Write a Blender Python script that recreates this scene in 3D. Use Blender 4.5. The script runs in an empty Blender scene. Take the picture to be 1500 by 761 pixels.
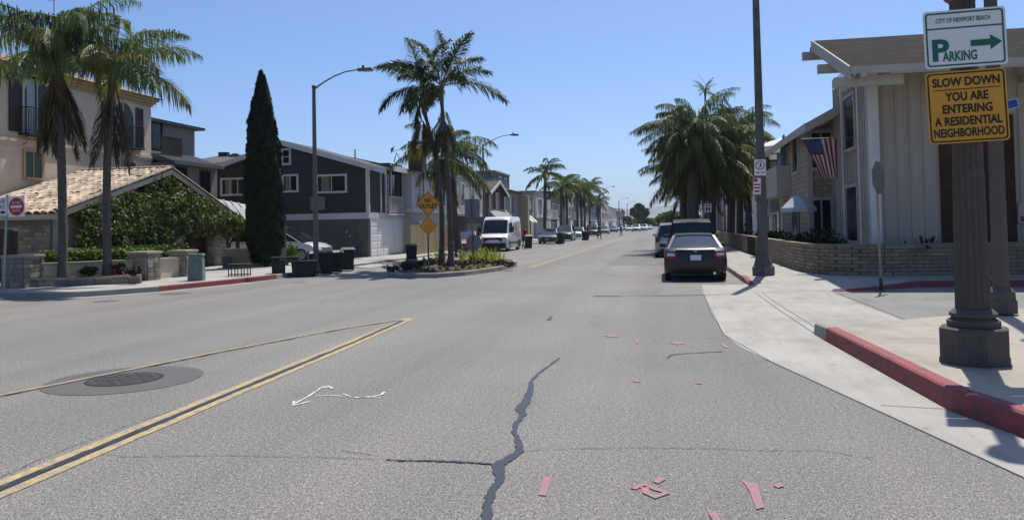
import bpy, bmesh, math, random
import numpy as np
from mathutils import Vector, Matrix
random.seed(7)
PI = math.pi
SC = bpy.context.scene
COL = SC.collection
# ---------------------------------------------------------------- camera (calibrated from the photograph)
FPX, PCX, PCY, EYE, ROLL, VPX, VPY = 1133.0, 750.0, 300.0, 1.7, 0.0195, 972.0, 327.3
def _ray(px, py): return Vector(((px-PCX)/FPX, 1.0, -(py-PCY)/FPX))
_d = _ray(VPX, VPY).normalized(); _e = _ray(VPX+500, VPY-500*ROLL)
_up = _e.cross(_d).normalized()
if _up.z < 0: _up = -_up
_r = _d.cross(_up)
MC = Matrix((_r, _d, _up))                       # world = MC @ cam(right, fwd, up)
cam = bpy.data.cameras.new('camera'); camo = bpy.data.objects.new('camera', cam); COL.objects.link(camo)
cam.sensor_width = 36; cam.lens = 36*FPX/1500; cam.shift_y = -(380.5-PCY)/1500; cam.clip_end = 9000; cam.clip_start = .05
R = MC.col[0].copy(), MC.col[1].copy(), MC.col[2].copy()
camo.matrix_world = Matrix(((R[0].x, R[2].x, -R[1].x, 0), (R[0].y, R[2].y, -R[1].y, 0), (R[0].z, R[2].z, -R[1].z, EYE), (0, 0, 0, 1)))
SC.camera = camo
# ---------------------------------------------------------------- light
SUN_EL, SUN_AZ = math.radians(64), math.radians(15)      # azimuth from +Y towards +X
w = bpy.data.worlds.new('World'); SC.world = w; w.use_nodes = True
nt = w.node_tree; bg = nt.nodes['Background']; sky = nt.nodes.new('ShaderNodeTexSky')
sky.sky_type = 'NISHITA'; sky.sun_disc = False; sky.sun_elevation = SUN_EL; sky.sun_rotation = SUN_AZ
sky.air_density = .8; sky.dust_density = 1.3; sky.ozone_density = 10.0; sky.altitude = 0
nt.links.new(sky.outputs[0], bg.inputs[0]); bg.inputs[1].default_value = .119
sl = bpy.data.lights.new('sun', 'SUN'); sl.energy = 4.6; sl.angle = math.radians(.55); sl.color = (1, .95, .87)
so = bpy.data.objects.new('sun', sl); COL.objects.link(so)
sd = Vector((math.sin(SUN_AZ)*math.cos(SUN_EL), math.cos(SUN_AZ)*math.cos(SUN_EL), math.sin(SUN_EL)))
so.rotation_euler = sd.to_track_quat('Z', 'Y').to_euler(); so.location = (0, 0, 60)
vs = SC.view_settings; vs.view_transform = 'Standard'; vs.look = 'None'; vs.gamma = 1; vs.exposure = .36; vs.use_curve_mapping = False
SC.cycles.max_bounces = 6; SC.cycles.transparent_max_bounces = 6
# ---------------------------------------------------------------- pixel helpers (a pixel gives a direction; ground, wall or plane gives the distance)
def _w(px, py): return MC @ _ray(px, py)
def G(px, py, z=0.0):
    v = _w(px, py); t = (z-EYE)/v.z; return (v.x*t, v.y*t)
def G3(px, py, z=0.0): x, y = G(px, py, z); return (x, y, z)
def AY(px, py, Y):
    v = _w(px, py); t = Y/v.y; return (v.x*t, v.z*t+EYE)
def AX(px, py, X):
    v = _w(px, py); t = X/v.x; return (v.y*t, v.z*t+EYE)
# ---------------------------------------------------------------- materials
_MC = {}
def _new(name):
    m = bpy.data.materials.new(name); m.use_nodes = True; n = m.node_tree.nodes; l = m.node_tree.links
    return m, n, l, n['Principled BSDF']
def srgb(r, g, b):
    f = lambda c: c/255/12.92 if c/255 <= .04045 else ((c/255+.055)/1.055)**2.4
    return (f(r), f(g), f(b))
def ramp(n, l, src, stops):
    r = n.new('ShaderNodeValToRGB'); e = r.color_ramp.elements
    while len(e) < len(stops): e.new(.5)
    for q, (p, c) in zip(e, stops): q.position = p; q.color = (*c, 1) if len(c) == 3 else c
    l.new(src, r.inputs[0]); return r.outputs[0]
def noise_n(n, l, vec, scale, detail=5, rough=.6):
    t = n.new('ShaderNodeTexNoise'); t.inputs['Scale'].default_value = scale; t.inputs['Detail'].default_value = detail; t.inputs['Roughness'].default_value = rough
    if vec: l.new(vec, t.inputs['Vector'])
    return t.outputs['Fac']
def mulc(n, l, a, b, fac=1.0, mode='MULTIPLY'):
    m = n.new('ShaderNodeMix'); m.data_type = 'RGBA'; m.blend_type = mode; m.inputs[0].default_value = fac
    for s, i in ((a, 6), (b, 7)):
        if isinstance(s, tuple): m.inputs[i].default_value = (*s, 1)
        else: l.new(s, m.inputs[i])
    return m.outputs[2]
def mapped(n, l, src, scale):
    m = n.new('ShaderNodeMapping'); m.inputs['Scale'].default_value = scale; l.new(src, m.inputs[0]); return m.outputs[0]
def mat(name, c=None, rough=.75, var=.15, sc=2.0, bump=0., bsc=60., metal=0., spec=.4, stain=0., rand=0., island=0., trans=0., coat=0., streak=0., world=False):
    if name in _MC: return _MC[name]
    m, n, l, p = _new(name)
    tc = n.new('ShaderNodeTexCoord'); vec = tc.outputs['Object']
    if world: vec = n.new('ShaderNodeNewGeometry').outputs['Position']
    f = noise_n(n, l, vec, sc)
    out = ramp(n, l, f, [(.25, tuple(x*(1-var) for x in c)), (.75, tuple(min(1, x*(1+var)) for x in c))])
    if stain:
        s = ramp(n, l, noise_n(n, l, vec, sc*.31, 8, .7), [(.38, (1-stain,)*3), (.6, (1, 1, 1))]); out = mulc(n, l, out, s)
    if streak:
        s = ramp(n, l, noise_n(n, l, mapped(n, l, vec, (6, 6, .35)), 1.2, 6, .65), [(.35, (1-streak,)*3), (.65, (1, 1, 1))]); out = mulc(n, l, out, s)
    rs = None
    if rand: rs = n.new('ShaderNodeObjectInfo').outputs['Random']; amt = rand
    if island: rs = n.new('ShaderNodeNewGeometry').outputs['Random Per Island']; amt = island
    if rs is not None:
        s = ramp(n, l, rs, [(0, (1-amt, 1-amt*.95, 1-amt*.85)), (.5, (1, 1, 1)), (1, (1+amt, 1+amt*.9, 1+amt*.75))]); out = mulc(n, l, out, s)
    l.new(out, p.inputs['Base Color'])
    p.inputs['Roughness'].default_value = rough; p.inputs['Metallic'].default_value = metal; p.inputs['Specular IOR Level'].default_value = spec
    if coat: p.inputs['Coat Weight'].default_value = coat; p.inputs['Coat Roughness'].default_value = .06
    if bump:
        b = n.new('ShaderNodeBump'); b.inputs['Strength'].default_value = bump; b.inputs['Distance'].default_value = .02
        l.new(noise_n(n, l, vec, bsc, 4), b.inputs['Height']); l.new(b.outputs[0], p.inputs['Normal'])
    if trans:
        t = n.new('ShaderNodeBsdfTranslucent'); mx = n.new('ShaderNodeMixShader'); mx.inputs[0].default_value = trans
        l.new(mulc(n, l, out, (1.25, 1.35, .55) if island else (1, 1, 1)), t.inputs[0]); l.new(p.outputs[0], mx.inputs[1]); l.new(t.outputs[0], mx.inputs[2])
        l.new(mx.outputs[0], n['Material Output'].inputs[0])
    _MC[name] = m; return m
def asphalt(name, base, patch=.1, tracks=.12):
    m, n, l, p = _new(name); vec = n.new('ShaderNodeNewGeometry').outputs['Position']
    sp = noise_n(n, l, vec, 80, 2, .65)
    fine = ramp(n, l, sp, [(.33, (.25, .25, .255)), (.44, (.74, .74, .745)), (.53, (1.0, .99, .98)), (.60, (1.36, 1.35, 1.32)), (.68, (2.2, 2.17, 2.1))])
    big = ramp(n, l, noise_n(n, l, vec, .22, 7, .62), [(.3, (1-patch,)*3), (.7, (1+patch,)*3)])
    trk = ramp(n, l, noise_n(n, l, mapped(n, l, vec, (.55, .018, 1)), 1.0, 5, .6), [(.36, (1-tracks, 1-tracks, 1-tracks*.95)), (.62, (1+tracks*.6, 1+tracks*.55, 1+tracks*.5))])
    mid = ramp(n, l, noise_n(n, l, vec, 26, 3, .6), [(.33, (.74, .74, .745)), (.5, (.99, .99, .985)), (.67, (1.27, 1.26, 1.23))])
    spk = ramp(n, l, noise_n(n, l, vec, 38, 1, .5), [(.66, (1, 1, 1)), (.7, (1.5, 1.48, 1.42))])
    mid = mulc(n, l, mid, spk)
    out = mulc(n, l, mulc(n, l, mulc(n, l, fine, big), trk), mid)
    out = mulc(n, l, out, base)
    vo = n.new('ShaderNodeTexVoronoi'); vo.feature = 'DISTANCE_TO_EDGE'; vo.inputs['Scale'].default_value = .33
    wp = n.new('ShaderNodeTexNoise'); wp.inputs['Scale'].default_value = 1.1; wp.inputs['Detail'].default_value = 6; l.new(vec, wp.inputs['Vector'])
    ad = n.new('ShaderNodeMix'); ad.data_type = 'RGBA'; ad.blend_type = 'ADD'; ad.inputs[0].default_value = .9; l.new(vec, ad.inputs[6]); l.new(wp.outputs['Color'], ad.inputs[7])
    l.new(ad.outputs[2], vo.inputs['Vector'])
    msk = ramp(n, l, noise_n(n, l, vec, .13, 3), [(.52, (0, 0, 0)), (.6, (1, 1, 1))])
    ck = ramp(n, l, vo.outputs['Distance'], [(.0, (.45, .45, .46)), (.006, (1, 1, 1))])
    mx = n.new('ShaderNodeMix'); mx.data_type = 'RGBA'; mx.blend_type = 'MULTIPLY'; l.new(msk, mx.inputs[0]); l.new(out, mx.inputs[6]); l.new(ck, mx.inputs[7])
    l.new(mx.outputs[2], p.inputs['Base Color'])
    p.inputs['Roughness'].default_value = .82; p.inputs['Specular IOR Level'].default_value = .3
    b = n.new('ShaderNodeBump'); b.inputs['Strength'].default_value = .5; b.inputs['Distance'].default_value = .006
    l.new(sp, b.inputs['Height']); l.new(b.outputs[0], p.inputs['Normal'])
    return m
def concrete(name, base, bump=.25):
    m, n, l, p = _new(name); vec = n.new('ShaderNodeNewGeometry').outputs['Position']
    a = ramp(n, l, noise_n(n, l, vec, .55, 9, .68), [(.3, (.72, .71, .69)), (.5, (.97, .97, .96)), (.72, (1.1, 1.1, 1.09))])
    g = ramp(n, l, noise_n(n, l, vec, 150, 3, .7), [(.3, (.84, .84, .83)), (.7, (1.12, 1.12, 1.12))])
    s = ramp(n, l, noise_n(n, l, mapped(n, l, vec, (2.2, .35, 1)), 1.5, 7, .7), [(.3, (.82, .81, .8)), (.55, (1, 1, 1))])
    d = ramp(n, l, noise_n(n, l, vec, 5.5, 3, .5), [(.66, (1, 1, 1)), (.74, (.72, .7, .68))])
    out = mulc(n, l, mulc(n, l, mulc(n, l, mulc(n, l, a, g), s), d), base)
    l.new(out, p.inputs['Base Color']); p.inputs['Roughness'].default_value = .85; p.inputs['Specular IOR Level'].default_value = .25
    b = n.new('ShaderNodeBump'); b.inputs['Strength'].default_value = bump; b.inputs['Distance'].default_value = .004
    l.new(noise_n(n, l, vec, 120, 3), b.inputs['Height']); l.new(b.outputs[0], p.inputs['Normal'])
    return m
def worn_paint(name, col, under, amount=.5, scale=9):
    m, n, l, p = _new(name); vec = n.new('ShaderNodeNewGeometry').outputs['Position']
    f = ramp(n, l, noise_n(n, l, vec, scale, 9, .78), [(amount-.09, (0, 0, 0)), (amount+.09, (1, 1, 1))])
    mx = n.new('ShaderNodeMix'); mx.data_type = 'RGBA'; l.new(f, mx.inputs[0]); mx.inputs[6].default_value = (*under, 1); mx.inputs[7].default_value = (*col, 1)
    sp = ramp(n, l, noise_n(n, l, vec, 95, 3, .75), [(.3, (.55,)*3), (.5, (1,)*3), (.7, (1.25,)*3)])
    l.new(mulc(n, l, mx.outputs[2], sp), p.inputs['Base Color']); p.inputs['Roughness'].default_value = .8
    return m
def slatted(name, c, axis, pitch, dark=.35, var=.12, rough=.75, gap=.1, jitter=False):
    """boards / shingles / tiles too far away to tell apart: lines across one axis with fine relief"""
    if name in _MC: return _MC[name]
    m, n, l, p = _new(name); vec = n.new('ShaderNodeNewGeometry').outputs['Position']
    sx = n.new('ShaderNodeSeparateXYZ'); l.new(vec, sx.inputs[0])
    a = n.new('ShaderNodeMath'); a.operation = 'DIVIDE'; l.new(sx.outputs[axis], a.inputs[0]); a.inputs[1].default_value = pitch
    fr = n.new('ShaderNodeMath'); fr.operation = 'FRACT'; l.new(a.outputs[0], fr.inputs[0])
    line = ramp(n, l, fr.outputs[0], [(0, (dark,)*3), (gap, (1, 1, 1))])
    nz = ramp(n, l, noise_n(n, l, vec, 3, 6), [(.3, tuple(x*(1-var) for x in c)), (.7, tuple(x*(1+var) for x in c))])
    l.new(mulc(n, l, nz, line), p.inputs['Base Color']); p.inputs['Roughness'].default_value = rough; p.inputs['Specular IOR Level'].default_value = .15
    b = n.new('ShaderNodeBump'); b.inputs['Strength'].default_value = .6; b.inputs['Distance'].default_value = .02; l.new(fr.outputs[0], b.inputs['Height']); l.new(b.outputs[0], p.inputs['Normal'])
    _MC[name] = m; return m
def bricky(name, c1, c2, mortar, bw, bh, plane='xz', rough=.85, ms=.008):
    """brick, shingle or block pattern for faces too far or too fine to build piece by piece"""
    if name in _MC: return _MC[name]
    m, n, l, p = _new(name); vec = n.new('ShaderNodeNewGeometry').outputs['Position']
    sx = n.new('ShaderNodeSeparateXYZ'); l.new(vec, sx.inputs[0]); cb = n.new('ShaderNodeCombineXYZ')
    ia, ib = {'xz': (0, 2), 'yz': (1, 2), 'xy': (0, 1), 'yx': (1, 0)}[plane]
    l.new(sx.outputs[ia], cb.inputs[0]); l.new(sx.outputs[ib], cb.inputs[1])
    t = n.new('ShaderNodeTexBrick'); l.new(cb.outputs[0], t.inputs['Vector'])
    t.inputs['Color1'].default_value = (*c1, 1); t.inputs['Color2'].default_value = (*c2, 1); t.inputs['Mortar'].default_value = (*mortar, 1)
    t.inputs['Scale'].default_value = 1; t.inputs['Brick Width'].default_value = bw; t.inputs['Row Height'].default_value = bh; t.inputs['Mortar Size'].default_value = ms
    nz = ramp(n, l, noise_n(n, l, vec, 2.2, 6), [(.3, (.82, .82, .82)), (.7, (1.15, 1.13, 1.1))])
    l.new(mulc(n, l, t.outputs['Color'], nz), p.inputs['Base Color']); p.inputs['Roughness'].default_value = rough; p.inputs['Specular IOR Level'].default_value = .12
    b = n.new('ShaderNodeBump'); b.inputs['Strength'].default_value = .7; b.inputs['Distance'].default_value = .02; b.invert = True; l.new(t.outputs['Fac'], b.inputs['Height']); l.new(b.outputs[0], p.inputs['Normal'])
    _MC[name] = m; return m
# ---------------------------------------------------------------- mesh building
class MB:
    def __init__(s): s.v = []; s.f = []; s.mi = []; s.cur = 0
    def add(s, vs, fs):
        o = len(s.v); s.v += [tuple(x) for x in vs]; s.f += [tuple(i+o for i in f) for f in fs]; s.mi += [s.cur]*len(fs); return s
    def box(s, x0, x1, y0, y1, z0, z1):
        return s.add([(x, y, z) for z in (z0, z1) for y in (y0, y1) for x in (x0, x1)], [(0, 2, 3, 1), (4, 5, 7, 6), (0, 1, 5, 4), (2, 6, 7, 3), (0, 4, 6, 2), (1, 3, 7, 5)])
    def fbox(s, o, u, n, a0, a1, d0, d1, z0, z1):
        o = Vector(o); u = Vector(u); n = Vector(n); k = Vector((0, 0, 1))
        vs = [o+u*a+n*d+k*z for z in (z0, z1) for d in (d0, d1) for a in (a0, a1)]
        fs = [(0, 2, 3, 1), (4, 5, 7, 6), (0, 1, 5, 4), (2, 6, 7, 3), (0, 4, 6, 2), (1, 3, 7, 5)]
        if u.cross(n).z < 0: fs = [f[::-1] for f in fs]
        return s.add(vs, fs)
    def hexa(s, lo, hi):
        """solid between two polygons with the same number of corners (lo seen counter-clockwise from hi)"""
        n = len(lo); return s.add(list(lo)+list(hi), [tuple(range(n))[::-1], tuple(range(n, 2*n))]+[(i, (i+1) % n, n+(i+1) % n, n+i) for i in range(n)])
    def prism(s, poly, axis, a, b):
        mk = {'z': lambda p, t: (p[0], p[1], t), 'y': lambda p, t: (p[0], t, p[1]), 'x': lambda p, t: (t, p[0], p[1])}[axis]
        ar = sum(poly[i][0]*poly[(i+1) % len(poly)][1]-poly[(i+1) % len(poly)][0]*poly[i][1] for i in range(len(poly)))
        fl = (ar < 0) != (axis == 'y')
        if fl: poly = poly[::-1]
        return s.hexa([mk(p, min(a, b)) for p in poly], [mk(p, max(a, b)) for p in poly])
    def slab(s, pts, t):
        """plate: polygon of 3-D points thickened downwards by t (vector or number)"""
        t = Vector((0, 0, t)) if not isinstance(t, Vector) else t
        return s.hexa([Vector(p)-t for p in pts], [Vector(p) for p in pts])
    def tube(s, pts, rad, n=8, cap=True):
        pts = [Vector(p) for p in pts]; N = len(pts)
        if not hasattr(rad, '__len__'): rad = [rad]*N
        o = len(s.v); prev = None; vs = []; fs = []
        for i, p in enumerate(pts):
            t = (pts[min(i+1, N-1)]-pts[max(i-1, 0)]).normalized()
            if prev is None: a = Vector((1, 0, 0)) if abs(t.x) < .8 else Vector((0, 1, 0))
            else: a = prev
            a = (a-t*a.dot(t)).normalized(); prev = a; b = t.cross(a)
            for k in range(n): q = 2*PI*k/n; vs.append(p+(a*math.cos(q)+b*math.sin(q))*rad[i])
        for i in range(N-1):
            for k in range(n): fs.append((i*n+k, i*n+(k+1) % n, (i+1)*n+(k+1) % n, (i+1)*n+k))
        if cap: fs += [tuple(range(n))[::-1], tuple((N-1)*n+k for k in range(n))]
        return s.add(vs, fs)
    def bar(s, a, b, w, h=None, up=(0, 0, 1)):
        a = Vector(a); b = Vector(b); t = (b-a).normalized(); up = Vector(up); h = h or w
        if abs(t.dot(up)) > .98: up = Vector((0, 1, 0))
        x = t.cross(up).normalized(); y = x.cross(t); q = [(-1, -1), (1, -1), (1, 1), (-1, 1)]
        return s.add([p+x*(i*w/2)+y*(j*h/2) for p in (a, b) for i, j in q], [(0, 1, 2, 3), (7, 6, 5, 4)]+[((k+1) % 4, k, 4+k, 4+(k+1) % 4) for k in range(4)])
    def lathe(s, prof, n=16, c=(0, 0, 0), fl=None):
        vs = []; fs = []
        for i, (r, z) in enumerate(prof):
            for k in range(n):
                q = 2*PI*k/n; rr = r*(fl(k, i) if fl else 1); vs.append((c[0]+rr*math.cos(q), c[1]+rr*math.sin(q), c[2]+z))
        N = len(prof)
        for i in range(N-1):
            for k in range(n): fs.append((i*n+k, i*n+(k+1) % n, (i+1)*n+(k+1) % n, (i+1)*n+k))
        fs += [tuple(range(n))[::-1], tuple((N-1)*n+k for k in range(n))]
        return s.add(vs, fs)
    def grid(s, fn, nu, nv):
        vs = [fn(i/nu, j/nv) for j in range(nv+1) for i in range(nu+1)]
        return s.add(vs, [(j*(nu+1)+i, j*(nu+1)+i+1, (j+1)*(nu+1)+i+1, (j+1)*(nu+1)+i) for j in range(nv) for i in range(nu)])
    def mesh(s, name, mats, off=None, smooth=0):
        me = bpy.data.meshes.new(name); vs = s.v
        if off is not None and off.length > 0: vs = [(x-off.x, y-off.y, z-off.z) for x, y, z in vs]
        me.from_pydata(vs, [], s.f); 
        for m in (mats if isinstance(mats, (list, tuple)) else [mats]): me.materials.append(m)
        if any(s.mi): me.polygons.foreach_set('material_index', s.mi)
        if smooth:
            me.polygons.foreach_set('use_smooth', [True]*len(me.polygons)); me.set_sharp_from_angle(angle=math.radians(smooth))
        me.update(); return me
    def build(s, name, mats, parent=None, smooth=0, local=False, bev=0):
        off = None
        if parent is not None and not local:
            off = Vector((0, 0, 0)); q = parent
            while q: off += q.location; q = q.parent
        o = bpy.data.objects.new(name, s.mesh(name, mats, off, smooth)); COL.objects.link(o); o.parent = parent
        if bev:
            b = o.modifiers.new('bevel', 'BEVEL'); b.width = bev; b.segments = 2; b.limit_method = 'ANGLE'; b.angle_limit = math.radians(40)
        return o
def tag(o, label=None, cat=None, group=None, kind=None):
    for k, v in (('label', label), ('category', cat), ('group', group), ('kind', kind)):
        if v: o[k] = v
    return o
def T(name, label, cat, loc, rz=0, group=None, kind=None):
    o = bpy.data.objects.new(name, None); o.empty_display_size = .2; COL.objects.link(o); o.location = loc; o.rotation_euler = (0, 0, rz)
    return tag(o, label, cat, group, kind)
def inst(name, me, parent, loc=(0, 0, 0), rot=(0, 0, 0), scale=(1, 1, 1)):
    o = bpy.data.objects.new(name, me); COL.objects.link(o); o.parent = parent; o.location = loc; o.rotation_euler = rot; o.scale = scale; return o
def copy_tree(o, parent=None):
    c = o.copy(); COL.objects.link(c); c.parent = parent
    for ch in o.children: copy_tree(ch, c)
    return c
def struct(mb, name, m, parent=None, smooth=0):
    o = mb.build(name, m, parent, smooth)
    if parent is None: o['kind'] = 'structure'
    return o
def text_part(s, name, m, parent, o, u, up, width=None, height=None, depth=.003, n=None, bold=.0):
    """lettering: text turned into a mesh and laid on a face; o = centre of the text, u = reading direction"""
    cu = bpy.data.curves.new(name, 'FONT'); cu.body = s; cu.size = 1; cu.align_x = 'CENTER'; cu.align_y = 'CENTER'; cu.resolution_u = 3; cu.offset = bold
    ob = bpy.data.objects.new(name, cu); COL.objects.link(ob); dg = bpy.context.evaluated_depsgraph_get()
    me = bpy.data.meshes.new_from_object(ob.evaluated_get(dg)); bpy.data.objects.remove(ob); bpy.data.curves.remove(cu)
    co = np.empty(len(me.vertices)*3); me.vertices.foreach_get('co', co); co = co.reshape(-1, 3)
    lo, hi = co.min(0), co.max(0); co -= (lo+hi)/2; sz = hi-lo
    sx = (width/sz[0]) if width else height/sz[1]; sy = (height/sz[1]) if height else sx
    u = Vector(u).normalized(); up = Vector(up).normalized(); n = n or u.cross(up)
    off = Vector((0, 0, 0)); q = parent
    while q: off += q.location; q = q.parent
    base = Vector(o)-off+n*depth
    me.vertices.foreach_set('co', [c for p in co for c in (base+u*(p[0]*sx)+up*(p[1]*sy))]); me.materials.clear(); me.materials.append(m); me.update()
    r = bpy.data.objects.new(name, me); COL.objects.link(r); r.parent = parent; return r
# shared materials
WHITE = mat('white_trim', (.62, .62, .6), .6, .06, 1.5, stain=.12)
GLASS = mat('window_glass', (.014, .017, .02), .09, .3, .8, spec=.28)
DARKM = mat('dark_iron', (.025, .023, .022), .5, .2)
BLACK = mat('black_paint', (.012, .012, .013), .45, .2)
STEEL = mat('galvanised_steel', (.3, .31, .32), .45, .12, 4, metal=.6)
GREYP = mat('grey_pole', (.115, .115, .11), .6, .12, 3, stain=.15)
RUBBER = mat('tyre_rubber', (.016, .016, .016), .85, .2)
# ================================================================ SETTING: ground, road, pavements
ASPH = asphalt('asphalt', (.174, .167, .155), .13, .14); ASPH2 = mat('asphalt_patch', (.088, .087, .085), .85, .08, 3, world=True, bump=.2, bsc=200)
CONC = concrete('concrete', (.335, .322, .297)); CONC2 = concrete('concrete_grey', (.21, .205, .19)); CONC3 = concrete('concrete_old', (.27, .255, .23))
KERBR = worn_paint('red_kerb_paint', (.25, .048, .053), (.1, .055, .052), .46, 6); KERBG = concrete('kerb_concrete', (.3, .29, .265), .4)
YEL = worn_paint('yellow_road_paint', (.44, .32, .125), (.22, .2, .16), .5, 8); TAR = mat('crack_sealant', (.028, .031, .037), .45, .2, 5, world=True)
MARKR = worn_paint('red_survey_paint', (.44, .1, .145), (.19, .165, .16), .53, 26); MARKW = worn_paint('white_survey_paint', (.68, .69, .71), (.24, .23, .225), .44, 20)
struct(MB().add([(-4000, -300, -.06), (4000, -300, -.06), (4000, 7000, -.06), (-4000, 7000, -.06)], [(0, 1, 2, 3)]), 'ground', mat('dry_ground', (.16, .14, .1), .95, .3, .05, world=True))
struct(MB().add([(-60, -12, 0), (60, -12, 0), (60, 900, 0), (-60, 900, 0)], [(0, 1, 2, 3)]), 'road', ASPH)
def sheet(name, pts, m, z=.004, parent=None): return struct(MB().add([(p[0], p[1], p[2] if len(p) > 2 else z) for p in pts], [tuple(range(len(pts)))]), name, m, parent)
def plate(name, pts, m, z=.15): return struct(MB().slab([(x, y, z) for x, y in pts], z+.05), name, m)
def kerb(name, pts, segs, w=.15, z=.158, side=1):
    """kerb of separate stones along a polyline; segs: function(mid point) -> material; side=+1: stone lies to the left of the walking direction"""
    root = T(name, None, None, (0, 0, 0), kind='structure')
    P = [Vector((p[0], p[1], 0)) for p in pts]; Z = [p[2] if len(p) > 2 else z for p in pts]
    N = len(P); off = []
    for i in range(N):
        t = (P[min(i+1, N-1)]-P[max(i-1, 0)]).normalized(); off.append(Vector((-t.y, t.x, 0))*side)
    for i in range(N-1):
        a, b = P[i], P[i+1]; L = (b-a).length; k = max(1, min(60, round(L/2.4)))
        for j in range(k):
            f0, f1 = j/k, (j+1)/k; g = .006/L
            if j: f0 += g
            p0, p1 = a.lerp(b, f0), a.lerp(b, f1); n0, n1 = off[i].lerp(off[i+1], f0), off[i].lerp(off[i+1], f1); z0, z1 = Z[i]+(Z[i+1]-Z[i])*f0, Z[i]+(Z[i+1]-Z[i])*f1
            U = Vector((0, 0, 1)); e = .018
            sec = lambda p, n, h: [p, p+n*w, p+n*w+U*h, p+n*(e+.022)+U*h, p+n*e+U*(h-.018)]
            s0, s1 = sec(p0, n0, z0), sec(p1, n1, z1)
            m = MB(); m.hexa(s0, s1) if side > 0 else m.hexa(s1, s0); m.build('kerb_stone', segs((p0+p1)/2), root, 30)
    return root
# left block
LK = [(-70, 18.7), (-18.1, 18.45), (-16.4, 18.2), (-15.55, 18.8), (-14.55, 20.3), (-13.9, 23.2), (-13.62, 25.6), (-13.5, 28.3), (-13.5, 32.2)]
LK2 = [(-13.4, 44.5), (-12.6, 46.5), (-12.1, 50), (-12, 60), (-12, 330)]
plate('pavement_left', [(-70, 330)]+[(x-.05, y+.05) for x, y in LK]+[(x-.05, y) for x, y in LK2], CONC)
kerb('kerb_left', LK, lambda p: KERBR if 20 < p.y < 25.9 else KERBG); kerb('kerb_left_far', LK2, lambda p: KERBG)
struct(MB().hexa([(-15.2, 32.2, .1), (-12.75, 32.2, -.02), (-12.75, 44.4, -.02), (-15.2, 44.4, .1)], [(-15.2, 32.2, .158), (-12.75, 32.2, .012), (-12.75, 44.4, .012), (-15.2, 44.4, .158)]), 'driveway_left', CONC)
sheet('gutter_left', [(-13.45, 32.2), (-13.45, 28.3), (-13.57, 25.6), (-13.85, 23.2), (-14.5, 20.3), (-15.5, 18.75), (-16.4, 18.15), (-16.4, 17.7), (-15.2, 18.3), (-14.1, 20.1), (-13.4, 23.1), (-13.12, 25.6), (-13, 28.3), (-12.85, 32.2)], CONC3)
sheet('gutter_left_far', [(-12.55, 46.5), (-12.05, 50), (-11.95, 60), (-11.95, 330), (-11.5, 330), (-11.5, 60), (-11.6, 50), (-12.1, 46.5)], CONC2)
# right block beyond the side street, with its corner ramp
RK = [(2.15, 330), (2.15, 60), (2.15, 26.8), (2.16, 23.2), (2.2, 21.6, .06)]
plate('pavement_right', [(2.2, 330), (2.2, 23.6), (2.6, 22.7), (4.4, 21.5), (6.0, 21.05), (9, 21.0), (60, 21.0), (60, 330)], CONC)
kerb('kerb_right', RK, lambda p: KERBR if p.y < 23.4 else KERBG, side=1)
struct(MB().add([(2.2, 23.6, .152), (2.25, 21.4, .006), (3.1, 20.1, .006), (4.0, 19.6, .006), (5.0, 20.15, .06), (6.1, 20.9, .152), (4.4, 21.55, .152), (2.6, 22.75, .152)], [(0, 1, 2, 7), (7, 2, 3, 6), (6, 3, 4, 5)]), 'corner_ramp', CONC)
kerb('kerb_side_street', [(3.95, 19.5, .02), (5.0, 19.95, .09), (6.2, 20.75, .158), (9, 20.85), (30, 20.9)], lambda p: KERBR, side=1)
# concrete apron, gutter and side street
sheet('apron', [(.89, 21.9), (.89, 19.1), (.85, 15.5), (.86, 12.2), (.98, 11), (1.24, 9.84), (1.75, 7.7), (2.26, 5.62), (3.1, 2.2), (3.9, -3), (4.6, -3), (3.4, 4), (2.75, 6.4), (2.55, 7.4), (2.34, 9.1), (2.24, 12.2), (2.45, 12.9), (3.92, 14.02), (3.88, 18.95), (3.9, 19.62), (3.1, 20.1), (2.3, 21.3), (2.2, 21.9)], CONC)
sheet('side_street', [(3.9, 14.01), (3.86, 18.95), (3.9, 19.62), (6, 21.1), (60, 21.2), (60, 16.2), (8, 16.2), (6.32, 15.75), (4.73, 14.54)], CONC2, .0065)
sheet('gutter_right', [(1.65, 330), (1.65, 21.9), (2.2, 21.9), (2.2, 330)], CONC2, .003)
for nm, pp, wd in (('expansion_joint', [(1229, 430.6), (1331, 469.5)], .02), ('expansion_joint', [(1108, 430), (1150, 460), (1192, 488)], .012), ('expansion_joint', [(1117, 430), (1160, 458), (1200, 483)], .01), ('expansion_joint', [(1290, 594), (1395, 600)], .012), ('expansion_joint', [(1030, 430), (1060, 490), (1130, 530), (1500, 700)], .008)):
    c = [Vector((*G(*p), .0085)) for p in pp]; m = MB()
    for a, b in zip(c, c[1:]):
        n = Vector((-(b-a).y, (b-a).x, 0)).normalized()*wd/2; m.add([a-n, b-n, b+n, a+n], [(0, 1, 2, 3)])
    struct(m, nm, TAR)
NK = [(2.17, 12.3, .17), (2.2, 11.6, .195), (2.44, 7.45, .195), (2.72, 6.45, .195), (3.15, 5.0, .195), (4.1, 2, .195), (4.5, -4, .195)]
CONC4 = concrete('concrete_tan', (.33, .3, .255))
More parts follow.
